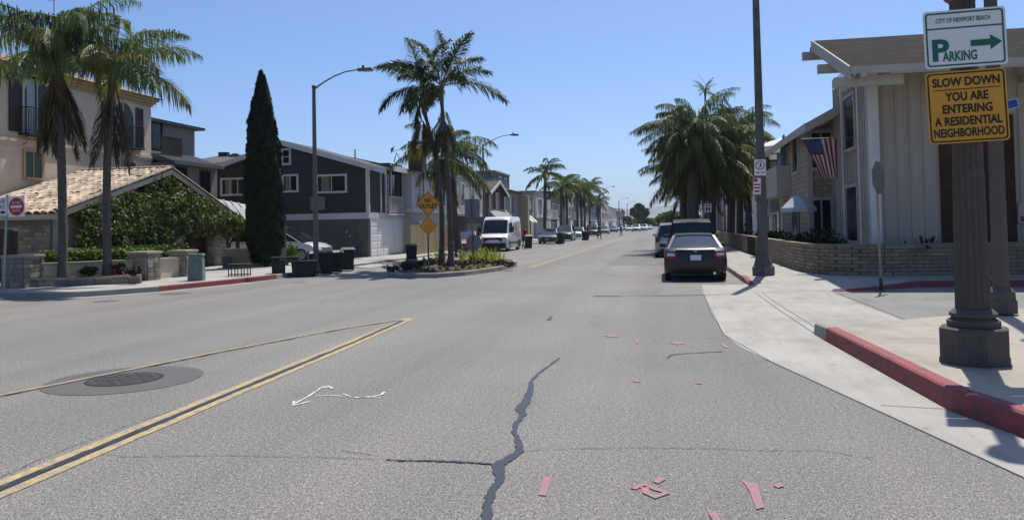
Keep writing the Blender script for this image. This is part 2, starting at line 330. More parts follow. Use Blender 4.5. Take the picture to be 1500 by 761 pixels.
struct(MB().hexa([(*p, -.05) for p in [(2.25, 12.1), (2.38, 9.08), (2.52, 7.4), (2.8, 6.4), (3.25, 5.0), (4.2, 2), (4.6, -4), (60, -4), (60, 16.25), (8, 16.25), (6.35, 15.8), (4.73, 14.6), (3.9, 14.05), (2.5, 12.9)]],
    [(2.25, 12.1, .15), (2.38, 9.08, .186), (2.52, 7.4, .186), (2.8, 6.4, .186), (3.25, 5.0, .186), (4.2, 2, .186), (4.6, -4, .186), (60, -4, .186), (60, 16.25, .02), (8, 16.25, .02), (6.35, 15.8, .015), (4.73, 14.6, .012), (3.9, 14.05, .01), (2.5, 12.9, .02)]), 'pavement_near', CONC4)
kerb('kerb_near', NK, lambda p: KERBG if p.y > 11.62 else KERBR, w=.17)
# ---------------------------------------------------------------- marks on the road
def ribbon(pp, wd, z=.006, jit=0.):
    c = [Vector((*G(*p), z)) for p in pp]; m = MB(); L = []; Rr = []
    if not hasattr(wd, '__len__'): wd = [wd]*len(c)
    for i, q in enumerate(c):
        t = (c[min(i+1, len(c)-1)]-c[max(i-1, 0)]).normalized(); n = Vector((-t.y, t.x, 0))
        L.append(q+n*(wd[i]/2+random.uniform(-jit, jit))); Rr.append(q-n*(wd[i]/2+random.uniform(-jit, jit)))
    k = len(c); m.add(L+Rr, [(k+i, k+i+1, i+1, i) for i in range(k-1)]); return m
def lerp_px(a, b, n): return [(a[0]+(b[0]-a[0])*i/n, a[1]+(b[1]-a[1])*i/n) for i in range(n+1)]
def dens(pp, step, amp):
    """insert irregular points along a pixel polyline, on the ground"""
    out = []
    for a, b in zip(pp, pp[1:]):
        k = max(1, int(math.hypot(b[0]-a[0], b[1]-a[1])/step))
        out += [(a[0]+(b[0]-a[0])*i/k+(random.uniform(-amp, amp) if i else 0), a[1]+(b[1]-a[1])*i/k+(random.uniform(-amp, amp)*.6 if i else 0)) for i in range(k)]
    return out+[pp[-1]]
for pp, wd in (([(598, 466), (500, 505.5), (300, 586), (0, 708.5), (-160, 773)], .1), ([(604, 466.5), (500, 512.5), (300, 597), (0, 726), (-160, 796)], .1), ([(590, 467.5), (500, 481), (327, 513.5), (150, 549), (0, 579), (-200, 619)], .06)):
    struct(ribbon(dens(pp, 30, .25), wd, .006, .006), 'yellow_line', YEL)
struct(ribbon(dens([(590, 469.5), (500, 509), (300, 591.5), (0, 717), (-160, 785)], 14, .6), .075, .0075, .018), 'road_sealant', TAR)
struct(ribbon(dens([(585, 469), (500, 482.5), (327, 515.5), (150, 551), (0, 581)], 12, .6), .03, .0078, .012), 'road_sealant', TAR)
for pp, wd in (([(773, 391.5), (820, 377), (870, 361), (915, 347)], .1), ([(779, 392), (826, 377), (876, 361), (918, 347.2)], .1)):
    struct(ribbon(dens(pp, 12, .1), wd, .006), 'yellow_line', YEL)
def zp(sx, ox, oy, pts): return [(ox+x/sx, oy+y/sx) for x, y in pts]
# long tar-filled crack
cr = zp(2.708, 680, 480, [(377, 120), (345, 145), (300, 175), (272, 205), (262, 235), (255, 275), (225, 318), (232, 345), (205, 385), (200, 412), (218, 450), (222, 490), (170, 520), (135, 545), (140, 580), (138, 610), (110, 650), (95, 690), (90, 730), (85, 775), (78, 830)])
cw = [.03, .05, .04, .06, .1, .13, .16, .09, .07, .06, .08, .09, .12, .15, .11, .085, .09, .1, .1, .1, .09]
c2 = []; w2 = []
for i in range(len(cr)-1):
    for k in range(4):
        f = k/4; c2.append((cr[i][0]+(cr[i+1][0]-cr[i][0])*f+(random.uniform(-.9, .9)), cr[i][1]+(cr[i+1][1]-cr[i][1])*f)); w2.append((cw[i]*(1-f)+cw[i+1]*f)*.66)
struct(ribbon(c2, w2, .0075, .012), 'road_sealant', TAR)
struct(ribbon(dens(zp(2.37, 400, 440, [(395, 553), (440, 556), (560, 557), (680, 562), (775, 571)]), 5, .5), [.03]+[.026]*60, .0072, .008) if False else ribbon(dens(zp(2.37, 400, 440, [(395, 553), (440, 556), (560, 557), (680, 562), (775, 571)]), 5, .4), .03, .0072, .01), 'road_sealant', TAR)
struct(ribbon(dens(zp(2.708, 680, 480, [(808, 120), (822, 108), (860, 103), (940, 99), (1025, 94)]), 6, .3), .028, .0072, .008), 'road_sealant', TAR)
struct(ribbon(dens([(803, 469), (808, 463)], 3, .3), .06, .0072, .02), 'road_sealant', TAR)
CRK = mat('open_crack', (.05, .048, .045), .95, .2, world=True)
for pp in ([(148, 664), (180, 669), (260, 668), (330, 667), (420, 669), (500, 671), (570, 673)], [(772, 661), (800, 658), (860, 657), (950, 656), (1040, 657), (1120, 660), (1200, 660), (1280, 672)], [(500, 660), (560, 668)], [(0, 700), (60, 672), (130, 645), (200, 618), (260, 600)], [(890, 429.5), (940, 431), (975, 432)], [(962, 433), (968, 426), (972, 419)], [(1030, 420), (1034, 440), (1046, 470)]):
    struct(ribbon(dens(pp, 6, .8), .006, .0068, .003), 'road_crack', CRK)
# survey paint
for pl in ([(315, 592), (347, 593), (325, 668), (295, 665)], [(745, 610), (775, 592), (802, 601), (770, 620)], [(1103, 607), (1162, 620), (1190, 715), (1158, 722), (1132, 650)], [(1222, 625), (1250, 617), (1273, 629), (1245, 637)], [(968, 735), (1005, 737), (1018, 765), (990, 770)],
           [(435, 34), (443, 22), (450, 25), (442, 35)], [(552, 30), (580, 29), (612, 36), (580, 38)], [(682, 60), (684, 45), (693, 46), (690, 61)], [(755, 36), (765, 38), (763, 48), (757, 45)], [(812, 58), (845, 54), (876, 63), (845, 67)], [(1015, 64), (1030, 64), (1048, 80), (1034, 80)], [(664, 211), (685, 208), (703, 213), (685, 217)], [(914, 220), (930, 217), (946, 221), (930, 224)]):
    struct(MB().add([(*G(*p), .0072) for p in zp(2.708, 680, 480, pl)], [tuple(range(len(pl)))]), 'survey_paint', MARKR)
struct(ribbon(zp(2.708, 680, 480, [(668, 640), (715, 622), (765, 643), (803, 656), (757, 674), (722, 655), (716, 634)]), .05, .0074), 'survey_paint', MARKR)
for pp, wd in (([(72, 360), (120, 335), (165, 305), (200, 300)], .028), ([(68, 365), (100, 358), (128, 350)], .03), ([(70, 364), (72, 350)], .028), ([(165, 303), (190, 297), (207, 307)], .035), ([(145, 331), (200, 330), (265, 333)], .02), ([(240, 324), (268, 334)], .03), ([(282, 338), (350, 333), (378, 327), (388, 318)], .035), ([(285, 336), (375, 336)], .02)):
    struct(ribbon(dens(zp(2.37, 400, 440, pp), 4, .25), wd*.68, .0072, .005), 'survey_paint', MARKW)
# asphalt patches
def disc(cx, cy, r, z, n=40, jit=0):
    return MB().add([(cx+(r+random.uniform(-jit, jit))*math.cos(2*PI*k/n), cy+(r+random.uniform(-jit, jit))*math.sin(2*PI*k/n), z) for k in range(n)], [tuple(range(n))])
mhx, mhy = G(183, 555.5); struct(disc(mhx, mhy, .86, .0045, 48, .008), 'asphalt_patch', ASPH2)
sheet('asphalt_patch', [G(*p) for p in ((905, 404), (985, 391), (1000, 388), (1000, 404), (975, 416), (890, 414))] if False else [G(888, 388), G(930, 365), (.2, 52), (.6, 40), G(985, 388)], ASPH2 if False else asphalt('asphalt_newer', (.14, .137, .13), .08, .05), .0042)
sheet('asphalt_patch', [G(*p) for p in ((962, 433), (1030, 432), (1028, 417), (975, 417))], asphalt('asphalt_trench', (.175, .17, .16), .06, .04), .0045)
struct(ribbon([(470, 396), (520, 420), (420, 445), (250, 470), (0, 500)], .9, .0038), 'asphalt_patch', asphalt('asphalt_worn', (.165, .163, .16), .1, .1)) if False else None
mh = T('manhole_cover', 'round dark iron manhole cover in a circular asphalt patch', 'manhole cover', (mhx, mhy, 0))
m = MB(); m.lathe([(.42, .002), (.42, .009), (.40, .011), (.385, .007), (.0, .007)], 40); m.build('rim', DARKM, mh, 30, True)
m = MB(); m.lathe([(.37, .003), (.37, .0095), (.0, .0095)], 40)
IRON = mat('cast_iron', (.05, .046, .042), .55, .35, 12, bump=.3, bsc=50)
m.build('lid', IRON, mh, 30, True)
m = MB()
for i in range(-4, 5):
    for j in range(-4, 5):
        if math.hypot(i, j) < 4.4: m.box(i*.078-.026, i*.078+.026, j*.078-.012, j*.078+.012, .0095, .0145) if (i+j) % 2 else m.box(i*.078-.012, i*.078+.012, j*.078-.026, j*.078+.026, .0095, .0145)
m.build('tread_studs', IRON, mh, 0, True)['kind'] = 'stuff'
for px, py, r in ((155, 441, .3), (257, 430, .42)):
    x, y = G(px, py); struct(disc(x, y, r, .0045, 30, .02), 'asphalt_patch', ASPH2)
# ---------------------------------------------------------------- planted median
MED = [(-9.6, 25.95), (-8.9, 25.45), (-7.6, 25.4), (-6.9, 26.5), (-6.35, 28.6), (-6.1, 31.3), (-6.6, 34.8), (-7.8, 37.3), (-9.2, 37.4), (-10.0, 34), (-10.1, 29)]
SOIL = mat('mulch', (.09, .065, .045), .95, .4, 9, bump=.8, bsc=25, world=True)
ctr = Vector((-8.1, 31, 0))
struct(MB().slab([(x+(ctr.x-x)*.02, y+(ctr.y-y)*.02, .13) for x, y in MED], .2), 'median_bed', SOIL)
kerb('kerb_median', MED+[MED[0]], lambda p: CONC3, w=.16, z=.16, side=1)
# ================================================================ PLANTS
def leafmat(name, c=None, var=.3, tr=.3, isl=.35, rough=.5, spec=.35): return mat(name, c, rough, var, .8, spec=spec, island=isl, trans=tr)
PALM_G = leafmat('palm_leaf', (.115, .155, .065), .3, .42, .6); PALM_D = leafmat('palm_leaf_olive', (.15, .15, .06), .3, .42, .55); PALM_B = leafmat('dry_palm_leaf', (.13, .095, .055), .3, .12, .4, .8, .15)
PALM_K = leafmat('king_palm_leaf', (.055, .08, .036), .3, .32, .6, .55, .3)
TRUNK = mat('palm_trunk', (.105, .09, .077), .9, .3, 5, bump=.6, bsc=30, streak=.2); BARK = mat('bark', (.09, .065, .045), .95, .3, 6, bump=.6, bsc=25)
def frond_mesh(L, elev, curl, nl, ll, droop, m, seed, ang=55, wl=.03, start=.14, stiff=0.):
    rn = random.Random(seed); mb = MB(); N = 9; p = Vector((0, 0, 0)); path = [p.copy()]; ds = L/N
    for i in range(N):
        a = math.radians(elev-curl*((i+.5)/N)**1.25); p = p+Vector((math.cos(a), 0, math.sin(a)))*ds; path.append(p.copy())
    mb.cur = 1; mb.tube(path, [.028*(1-.85*i/N) for i in range(N+1)], 4, False); mb.cur = 0
    for i in range(nl):
        s = start+(1-start)*(i+rn.uniform(-.3, .3))/nl; s = max(.02, min(.995, s)); q = s*N; k = min(int(q), N-1); P = path[k].lerp(path[k+1], q-k); t = (path[k+1]-path[k]).normalized()
        nrm = Vector((-t.z, 0, t.x)); l = ll*(.35+.65*math.sin(PI*min(1, (s*.86+.2))))*rn.uniform(.8, 1.12)
        for sd in (-1, 1):
            A = math.radians(ang*(1-.45*s)+rn.uniform(-9, 9)); B = rn.uniform(-.5, .55)+stiff
            d = (t*math.cos(A)+Vector((0, sd, 0))*math.sin(A)+nrm*B).normalized()
            wv = d.cross(Vector((0, 0, 1))); wv = (wv.normalized() if wv.length > .1 else Vector((0, 1, 0)))*wl*rn.uniform(.75, 1.2)
            g = Vector((0, 0, -1)); m1 = P+d*l*.5+g*droop*l*.16; m2 = P+d*l*(.93-.3*droop)+g*droop*l*.62
            mb.add([P-wv*.35, P+wv*.35, m1+wv*.55, m1-wv*.55, m2], [(0, 1, 2, 3), (3, 2, 4)])
    return mb.mesh('frond', m)
FV = {}
def fset(key, n, m, L, e0, e1, c0, c1, nl, ll, droop, **k):
    FV[key] = [(e0+(e1-e0)*i/(n-1), frond_mesh(L*random.uniform(.92, 1.06), e0+(e1-e0)*i/(n-1), c0+(c1-c0)*i/(n-1), nl, ll, droop, m, 31*i+len(key), **k)) for i in range(n)]
RACH = mat('palm_stalk', (.16, .16, .06), .6, .2)
fset('queen', 7, [PALM_G, RACH], 2.75, 78, -28, 88, 46, 88, .86, 1.2, wl=.028)
fset('queen_olive', 6, [PALM_D, RACH], 2.7, 50, -35, 92, 40, 82, .82, 1.25, wl=.028)
fset('queen_dry', 4, [PALM_B, PALM_B], 2.2, -62, -84, 26, 6, 52, .6, .9, ang=32, wl=.03)
fset('king', 7, [PALM_K, RACH], 2.6, 72, -12, 45, 78, 80, .95, .62, stiff=.06, wl=.05, ang=50)
fset('king_dry', 4, [PALM_B, PALM_B], 1.5, -45, -80, 45, 8, 46, .6, 1.0, ang=30, wl=.022)
fset('far', 6, [PALM_G, RACH], 2.7, 78, -30, 95, 50, 36, .74, .9, wl=.08)
fset('pup', 4, [PALM_G, RACH], 1.2, 80, 10, 60, 80, 22, .4, .8)
def trunk_mesh(path, r0, r1, rings, name='trunk', n=12, flare=1.35):
    P = []; Rd = []; N = rings*2
    for i in range(N+1):
        f = i/N; k = f*(len(path)-1); j = min(int(k), len(path)-2); P.append(Vector(path[j]).lerp(Vector(path[j+1]), k-j))
        Rd.append((r0+(r1-r0)*f)*(1+(.045 if i % 2 else -.02))*(1+(flare-1)*max(0, 1-f*14)))
    return MB().tube(P, Rd, n)
def palm(label, base, top, r0, r1, spec, name='queen_palm', group=None, bend=(0, 0), seed=1, scale=1., shaft=0, rings=22, cat='palm tree'):
    """spec: list of (frond set, count, [min elevation, max elevation])"""
    rn = random.Random(seed); b = Vector(base); root = T(name, label, cat, base, 0, group); tp = Vector(top)-b
    path = []
    for i in range(7):
        f = i/6; path.append(Vector((tp.x*f+bend[0]*math.sin(PI*f), tp.y*f+bend[1]*math.sin(PI*f), tp.z*f)))
    trunk_mesh(path, r0, r1, rings).build('trunk', TRUNK, root, 60, True)
    if shaft:
        m = MB(); m.tube([tp-Vector((0, 0, .05)), tp+Vector((0, 0, shaft*.5)), tp+Vector((0, 0, shaft))], [r1*1.25, r1*1.15, r1*.7], 10); m.build('crownshaft', mat('crownshaft_green', (.11, .14, .06), .5, .2), root, 60, True); tp = tp+Vector((0, 0, shaft*.85))
    else:
        m = MB(); m.tube([tp-Vector((0, 0, .35)), tp-Vector((0, 0, .1)), tp+Vector((0, 0, .25)), tp+Vector((0, 0, .5))], [r1*1.05, r1*1.5, r1*1.3, r1*.4], 10); m.build('leaf_bases', BARK, root, 60, True)
    for key, cnt, lo, hi in spec:
        vs = [v for v in FV[key] if lo <= v[0] <= hi] or FV[key]
        for i in range(cnt):
            e, me = vs[i % len(vs)]; az = i*2.39996+rn.uniform(-.35, .35)+seed
            inst('dry_frond' if 'dry' in key else 'frond', me, root, tp+Vector((math.cos(az)*r1*.7, math.sin(az)*r1*.7, (e/90)*.2-((1.25 if 'king' in key else .25) if 'dry' in key else 0))), (rn.uniform(-.25, .25), rn.uniform(-.12, .12), az), [scale*rn.uniform(.85, 1.12)]*3)
    return root
def leaf_cloud(pts, size, seed, up=.2, aspect=1.6, out=None):
    """leaf-sized faces at given points: array n x 3"""
    r = np.random.RandomState(seed); n = len(pts); a = r.normal(size=(n, 3)); a[:, 2] += up; a /= np.linalg.norm(a, axis=1)[:, None]
    nn = r.normal(size=(n, 3)); 
    if out is not None: nn = nn*.6+out*1.2
    b = np.cross(a, nn); b /= np.maximum(np.linalg.norm(b, axis=1), 1e-6)[:, None]
    s = size*r.uniform(.6, 1.3, n)[:, None]; c = np.cross(a, b)
    v = np.stack([pts-a*s*aspect/2, pts+b*s/2+c*s*.12, pts+a*s*aspect/2, pts-b*s/2+c*s*.12], 1).reshape(-1, 3)
    return v, [(4*i, 4*i+1, 4*i+2, 4*i+3) for i in range(n)]
def cloud_obj(name, pts, size, m, parent, seed, **k):
    v, f = leaf_cloud(np.asarray(pts, float), size, seed, **k); mb = MB(); mb.v = [tuple(x) for x in v]; mb.f = f; mb.mi = [0]*len(f); return mb.build(name, m, parent, 0, True)
def blob_points(n, rx, ry, rz, seed, clumps=22, cz=0., cr=.38, floor=None):
    r = np.random.RandomState(seed); d = r.normal(size=(clumps, 3)); d /= np.linalg.norm(d, axis=1)[:, None]
    cc = d*(r.uniform(.35, .82, clumps)[:, None]); q = r.randint(0, clumps, n); e = r.normal(size=(n, 3)); e /= np.linalg.norm(e, axis=1)[:, None]
    p = cc[q]+e*(r.uniform(.55, 1, n)[:, None]*cr*r.uniform(.6, 1.15, clumps)[q][:, None]); p = p*np.array([rx, ry, rz])+np.array([0, 0, cz])
    if floor is not None: p[:, 2] = np.maximum(p[:, 2], floor+r.uniform(0, .1, n))
    return p
SHRUB = leafmat('shrub_leaf', (.045, .07, .022), .35, .2, .4); SHRUB_L = leafmat('bright_shrub_leaf', (.10, .16, .03), .3, .3, .35); SHRUB_D = leafmat('dark_shrub_leaf', (.022, .034, .02), .35, .12, .4)
def shrub(label, base, rx, ry, rz, m, n=700, size=.09, seed=1, name='shrub', group=None, cat='shrub', cr=.42):
    root = T(name, label, cat, base, 0, group)
    mb = MB()
    for k in range(5):
        a = 2*PI*k/5+seed; mb.tube([(0, 0, -.02), (math.cos(a)*rx*.25, math.sin(a)*ry*.25, rz*.6), (math.cos(a)*rx*.55, math.sin(a)*ry*.55, rz*1.1)], [.018, .012, .005], 5)
    mb.build('stem', BARK, root, 40, True); cloud_obj('foliage', blob_points(n, rx, ry, rz, seed, 16, rz*.95, cr, .01), size, m, root, seed); return root
def blades(root, name, n, L, wd, m, seed, spread=(20, 80), curve=.35, base=.05):
    rn = random.Random(seed); mb = MB()
    for i in range(n):
        az = rn.uniform(0, 2*PI); el = math.radians(rn.uniform(*spread)); l = L*rn.uniform(.65, 1.1); d = Vector((math.cos(az)*math.cos(el), math.sin(az)*math.cos(el), math.sin(el))); s = Vector((-math.sin(az), math.cos(az), 0))*wd/2
        o = Vector((math.cos(az), math.sin(az), 0))*base*rn.random(); g = Vector((0, 0, -1))*curve*l
        p1 = o+d*l*.45; p2 = o+d*l*.8+g*.3; p3 = o+d*l+g*.75
        mb.add([o-s*.7, o+s*.7, p1+s, p1-s, p2+s*.8, p2-s*.8, p3], [(0, 1, 2, 3), (3, 2, 4, 5), (5, 4, 6)])
    return mb.build(name, m, root, 0, True)
# ---- the median: two king palms, one feathery palm behind, flax, grasses
MQ = 'tall king palm with bare ringed trunk leaning from the planted median'
bx, by = G(668, 385, .15)
kx = lambda px, py, Y: (AY(px, py, Y)[0], Y, AY(px, py, Y)[1])
palm('king palm in the median with the straighter trunk, standing closer to the road', (-8.45, 30.2, .13), kx(647, 150, 30.6), .125, .075, [('king', 12, -10, 90), ('king_dry', 7, -90, -30)], 'king_palm', None, (.08, 0), 3, 1.0, .75, 26)
palm('king palm in the median whose trunk leans furthest towards the dark gabled house', (-8.95, 30.5, .13), kx(618, 150, 31.2), .12, .07, [('king', 10, -10, 90), ('king_dry', 7, -90, -30)], 'king_palm', None, (.35, 0), 11, .92, .7, 26)
palm('short feathery palm with olive drooping fronds behind the two king palms of the median', (-10.6, 39.6, .15), kx(652, 225, 39.6), .22, .17, [('queen', 15, -30, 90), ('queen_olive', 12, -50, 60), ('queen_dry', 6, -90, 0)], 'queen_palm', None, (0, 0), 5, 1.05)
FLAX = leafmat('flax_leaf', (.2, .22, .035), .25, .35, .5); FESC = leafmat('dry_grass', (.17, .145, .085), .3, .2, .4, .8, .1); SAGE = leafmat('grey_sage', (.05, .06, .045), .3, .1, .4)
for i, (px, py, L) in enumerate(((640, 384, .6), (651, 386, .62), (676, 384, .7), (690, 386, .66), (699, 385, .7), (708, 383, .8), (716, 384, .78), (724, 385, .72), (732, 386, .55))):
    x, y = G(px, py, .13); t = T('flax_plant', 'spiky yellow green flax plant in the planted median', 'plant', (x, y, .13), 0, 'flax plants in the median')
    blades(t, 'leaves', 34, L*1.15, .05, FLAX, 70+i, (35, 86), .22, .09)
for i, px in enumerate((616, 624, 634, 645, 655, 668, 678, 688, 700, 708)):
    x, y = G(px, 396-i*.5+(i % 3)*1.4, .13); t = T('grass_tuft', 'rounded tan grass tuft near the kerb of the planted median', 'grass tuft', (x, y, .13), 0, 'grass tufts in the median')
    blades(t, 'leaves', 110, .27, .012, FESC, 170+i, (5, 85), .5, .06)
for i, (px, py) in enumerate(((594, 396), (603, 394), (612, 393), (600, 390), (622, 390), (634, 388), (575, 399))):
    x, y = G(px, py, .13); shrub('low dark grey-green mound shrub at the kerbed end of the median', (x, y, .13), .34, .34, .18, SAGE, 420, .06, 40+i, 'mound_shrub', 'mound shrubs in the median')
for i, (px, py) in enumerate(((664, 389), (682, 390), (704, 389), (728, 389), (745, 391), (655, 390))):
    x, y = G(px, py, .13); shrub('low reddish brown ground shrub between flax and grass in the median', (x, y, .13), .4, .35, .13, leafmat('red_brown_leaf', (.07, .04, .032), .3, .1, .4), 300, .06, 90+i, 'ground_shrub', 'brown ground shrubs in the median')
# ---- two queen palms in the stone-edged planter by the corner house
pA = (-18.3, 20.9, .4); pB = (-17.45, 21.8, .4)
palm('queen palm in the stone planter beside the traffic sign, with a shaggy dry skirt', pA, kx(84, 84, 21.2), .135, .11, [('queen', 14, 5, 90), ('queen_olive', 5, 15, 60), ('queen_dry', 15, -90, -74)], 'queen_palm', None, (.05, 0), 2, 1.12, 0, 34)
palm('queen palm in the stone planter in front of the tiled gable, few dry fronds', pB, kx(165, 102, 22.0), .13, .105, [('queen', 13, 5, 90), ('queen_olive', 6, 0, 60), ('queen_dry', 3, -90, -74)], 'queen_palm', None, (-.12, 0), 9, 1.16, 0, 34)
# ================================================================ LEFT BLOCK: houses
V3 = Vector
def rectX(X, l, t, r, b):
    a, c = AX(l, (t+b)/2, X)[0], AX(r, (t+b)/2, X)[0]; z1 = AX((l+r)/2, t, X)[1]; z0 = AX((l+r)/2, b, X)[1]; return min(a, c), max(a, c), z0, z1
def rectY(Y, l, t, r, b):
    a, c = AY(l, (t+b)/2, Y)[0], AY(r, (t+b)/2, Y)[0]; z1 = AY((l+r)/2, t, Y)[1]; z0 = AY((l+r)/2, b, Y)[1]; return min(a, c), max(a, c), z0, z1
def win(par, o, u, n, w_, h, fm=None, cols=2, rows=1, fw=.08, gm=None, arch=False, sill=True, mw=.045, name='window', curtain=None):
    """a window on a wall face: frame and glazing bars as one part, the pane (and curtain) below it"""
    fm = fm or WHITE; gm = gm or GLASS; o = V3(o); u = V3(u); n = V3(n); m = MB(); d = .07
    m.fbox(o, u, n, -fw, 0, .0, d, -fw, h+fw); m.fbox(o, u, n, w_, w_+fw, .0, d, -fw, h+fw)
    m.fbox(o, u, n, 0, w_, .0, d, h, h+fw); m.fbox(o, u, n, 0, w_, .0, d+(.04 if sill else 0), -fw, 0)
    for i in range(1, cols): m.fbox(o, u, n, w_*i/cols-mw/2, w_*i/cols+mw/2, .01, d*.75, 0, h)
    for i in range(1, rows): m.fbox(o, u, n, 0, w_, .012, d*.7, h*i/rows-mw/2, h*i/rows+mw/2)
    if arch:
        N = 10; k = h-w_/2
        for i in range(N):
            a0, a1 = PI*i/N, PI*(i+1)/N; c = [(w_/2+math.cos(a)*w_/2, k+math.sin(a)*w_/2) for a in (a0, a1)]
            cn = [(w_/2+(w_/2+.001)*s*1., h+.001) for s in (math.cos(a0), math.cos(a1))]
            q = [o+u*x+n*.05+V3((0, 0, z)) for x, z in (c[0], cn[0], cn[1], c[1])]; q2 = [p-n*.045 for p in q]
            m.hexa(q2, q) if u.cross(n).z > 0 else m.hexa(q, q2)
    f = m.build(name, fm, par)
    p = MB().fbox(o, u, n, 0, w_, .002, .015, 0, h); p.build('pane', gm, f)
    if curtain: MB().fbox(o, u, n, w_*.12, w_*.42, .0155, .019, 0, h).build('curtain', curtain, f)
    return f
def shutter(par, o, u, n, w_, h, m, slats=7):
    b = MB(); b.fbox(o, u, n, 0, w_, 0, .045, 0, .07); b.fbox(o, u, n, 0, w_, 0, .045, h-.07, h); b.fbox(o, u, n, 0, .06, 0, .0452, .07, h-.07); b.fbox(o, u, n, w_-.06, w_, 0, .0452, .07, h-.07); b.fbox(o, u, n, .06, w_-.06, 0, .02, .07, h-.07)
    for i in range(slats): z = .07+(h-.14)*(i+.2)/slats; b.fbox(o, u, n, .06, w_-.06, .02, .035, z, z+(h-.14)/slats*.6)
    return b.build('shutter', m, par)
def railing(par, pts, h, m, gap=.11, r=.009, name='railing', rail=.022):
    b = MB()
    for a, c in zip(pts, pts[1:]):
        a = V3(a); c = V3(c); L = (c-a).length; k = max(1, round(L/gap)); U = V3((0, 0, 1))
        b.bar(a+U*h, c+U*h, rail*2, rail*1.6); b.bar(a+U*.08, c+U*.08, rail*1.4, rail*1.2)
        for i in range(k+1): p = a.lerp(c, i/k); b.bar(p+U*(.08 if i not in (0, k) else 0), p+U*h, r*2)
    return b.build(name, m, par)
def gable_roof(m, x0, x1, yr, zr, y0, z0, y1, z1, t=.12):
    """ridge along X at (yr, zr), eaves at (y0, z0) and (y1, z1)"""
    for (ya, za, yb, zb) in ((y0, z0, yr, zr), (yr, zr, y1, z1)):
        m.hexa([(x0, ya, za-t), (x1, ya, za-t), (x1, yb, zb-t), (x0, yb, zb-t)], [(x0, ya, za), (x1, ya, za), (x1, yb, zb), (x0, yb, zb)])
    return m
def gable_roof_y(m, y0, y1, xr, zr, x0, z0, x1, z1, t=.12):
    for (xa, za, xb, zb) in ((x0, z0, xr, zr), (xr, zr, x1, z1)):
        m.hexa([(xa, y0, za-t), (xb, y0, zb-t), (xb, y1, zb-t), (xa, y1, za-t)], [(xa, y0, za), (xb, y0, zb), (xb, y1, zb), (xa, y1, za)])
    return m
NX = (1, 0, 0); NXm = (-1, 0, 0); UY = (0, 1, 0); NYm = (0, -1, 0); UX = (1, 0, 0); UYm = (0, -1, 0)
STUC = mat('beige_stucco', (.62, .525, .39), .9, .08, 1.2, bump=.25, bsc=70, stain=.14, streak=.08); STUC2 = mat('taupe_stucco', (.235, .205, .17), .9, .08, 1.2, bump=.2, bsc=70, stain=.1)
TAN = mat('tan_moulding', (.40, .29, .16), .8, .1, 2); SHUT = mat('brown_shutter', (.035, .026, .022), .6, .2, 3); GREENS = mat('green_shutter', (.06, .095, .08), .6, .2, 3)
STONE = mat('ashlar_stone', (.27, .235, .18), .9, .25, 3, bump=.5, bsc=30, rand=.35); STONEJ = mat('stone_mortar', (.16, .14, .11), .95, .2)
CAPST = mat('stone_cap', (.36, .31, .23), .85, .15, 4, bump=.3)
CLAY = mat('clay_tile', (.37, .285, .21), .85, .25, 6, rand=.45, bump=.3, bsc=30); SLATE = mat('slate_tile', (.11, .125, .125), .7, .2, 5)
# ---------------- corner house: beige two-storey block
HA = T('corner_house', 'beige stucco two-storey house with arched shuttered windows and iron balconets', 'house', (-25, 20, .15))
HX = -25.0
MB().box(-36, HX, 18, 34.35, .15, 8.2).build('wall', STUC, HA)
m = MB()
for k, (d, z0, z1) in enumerate(((.07, 8.02, 8.14), (.16, 8.14, 8.27), (.28, 8.27, 8.42))): m.box(-36-d, HX+d, 18-d, 34.35+d, z0+.001*k, z1)
m.build('cornice', TAN, HA)
m = MB(); m.hexa([(-36.5, 17.5, 8.421), (HX+.45, 17.5, 8.421), (HX+.45, 34.8, 8.421), (-36.5, 34.8, 8.421)], [(-31.5, 22.5, 10.2), (-29.9, 22.5, 10.2), (-29.9, 30, 10.2), (-31.5, 30, 10.2)]); m.build('roof', mat('far_clay_roof', (.27, .18, .12), .85, .3, 4), HA)
m = MB(); m.box(HX-.02, HX+.09, 17.9, 34.44, 5.42, 5.56); m.box(HX-.02, HX+.05, 17.95, 34.4, 5.3, 5.42); m.build('string_course', STUC, HA)
for l, t, r, b in ((34, 118, 72, 197), (164, 150, 194, 214)):
    y0, y1, z0, z1 = rectX(HX, l, t, r, b); f = win(HA, (HX, y0, z0), UY, NX, y1-y0, z1-z0, STUC, 2, 1, .1, None, True, curtain=mat('sheer_curtain', (.3, .36, .38), .9, .1))
    sw = .62; shutter(HA, (HX+.02, y0-.1-sw, z0), UY, NX, sw, (z1-z0)-.12, SHUT, 14); shutter(HA, (HX+.02, y1+.1, z0), UY, NX, sw, (z1-z0)-.12, SHUT, 14)
    bl = MB(); bl.box(HX+.01, HX+.5, y0-.25, y1+.25, z0-.12, z0-.03); o = bl.build('balconet_slab', DARKM, HA)
    railing(HA, [(HX+.02, y0-.22, z0-.03), (HX+.46, y0-.22, z0-.03), (HX+.46, y1+.22, z0-.03), (HX+.02, y1+.22, z0-.03)], 1.02, DARKM, .12, .009)
    for yy in (y0-.1, y1+.1):
        br = MB(); br.tube([V3((HX+.03, yy, z0-.5)), V3((HX+.2, yy, z0-.45)), V3((HX+.3, yy, z0-.3)), V3((HX+.15, yy, z0-.25)), V3((HX+.35, yy, z0-.13))], .018, 6); br.build('scroll_bracket', DARKM, HA, 40)
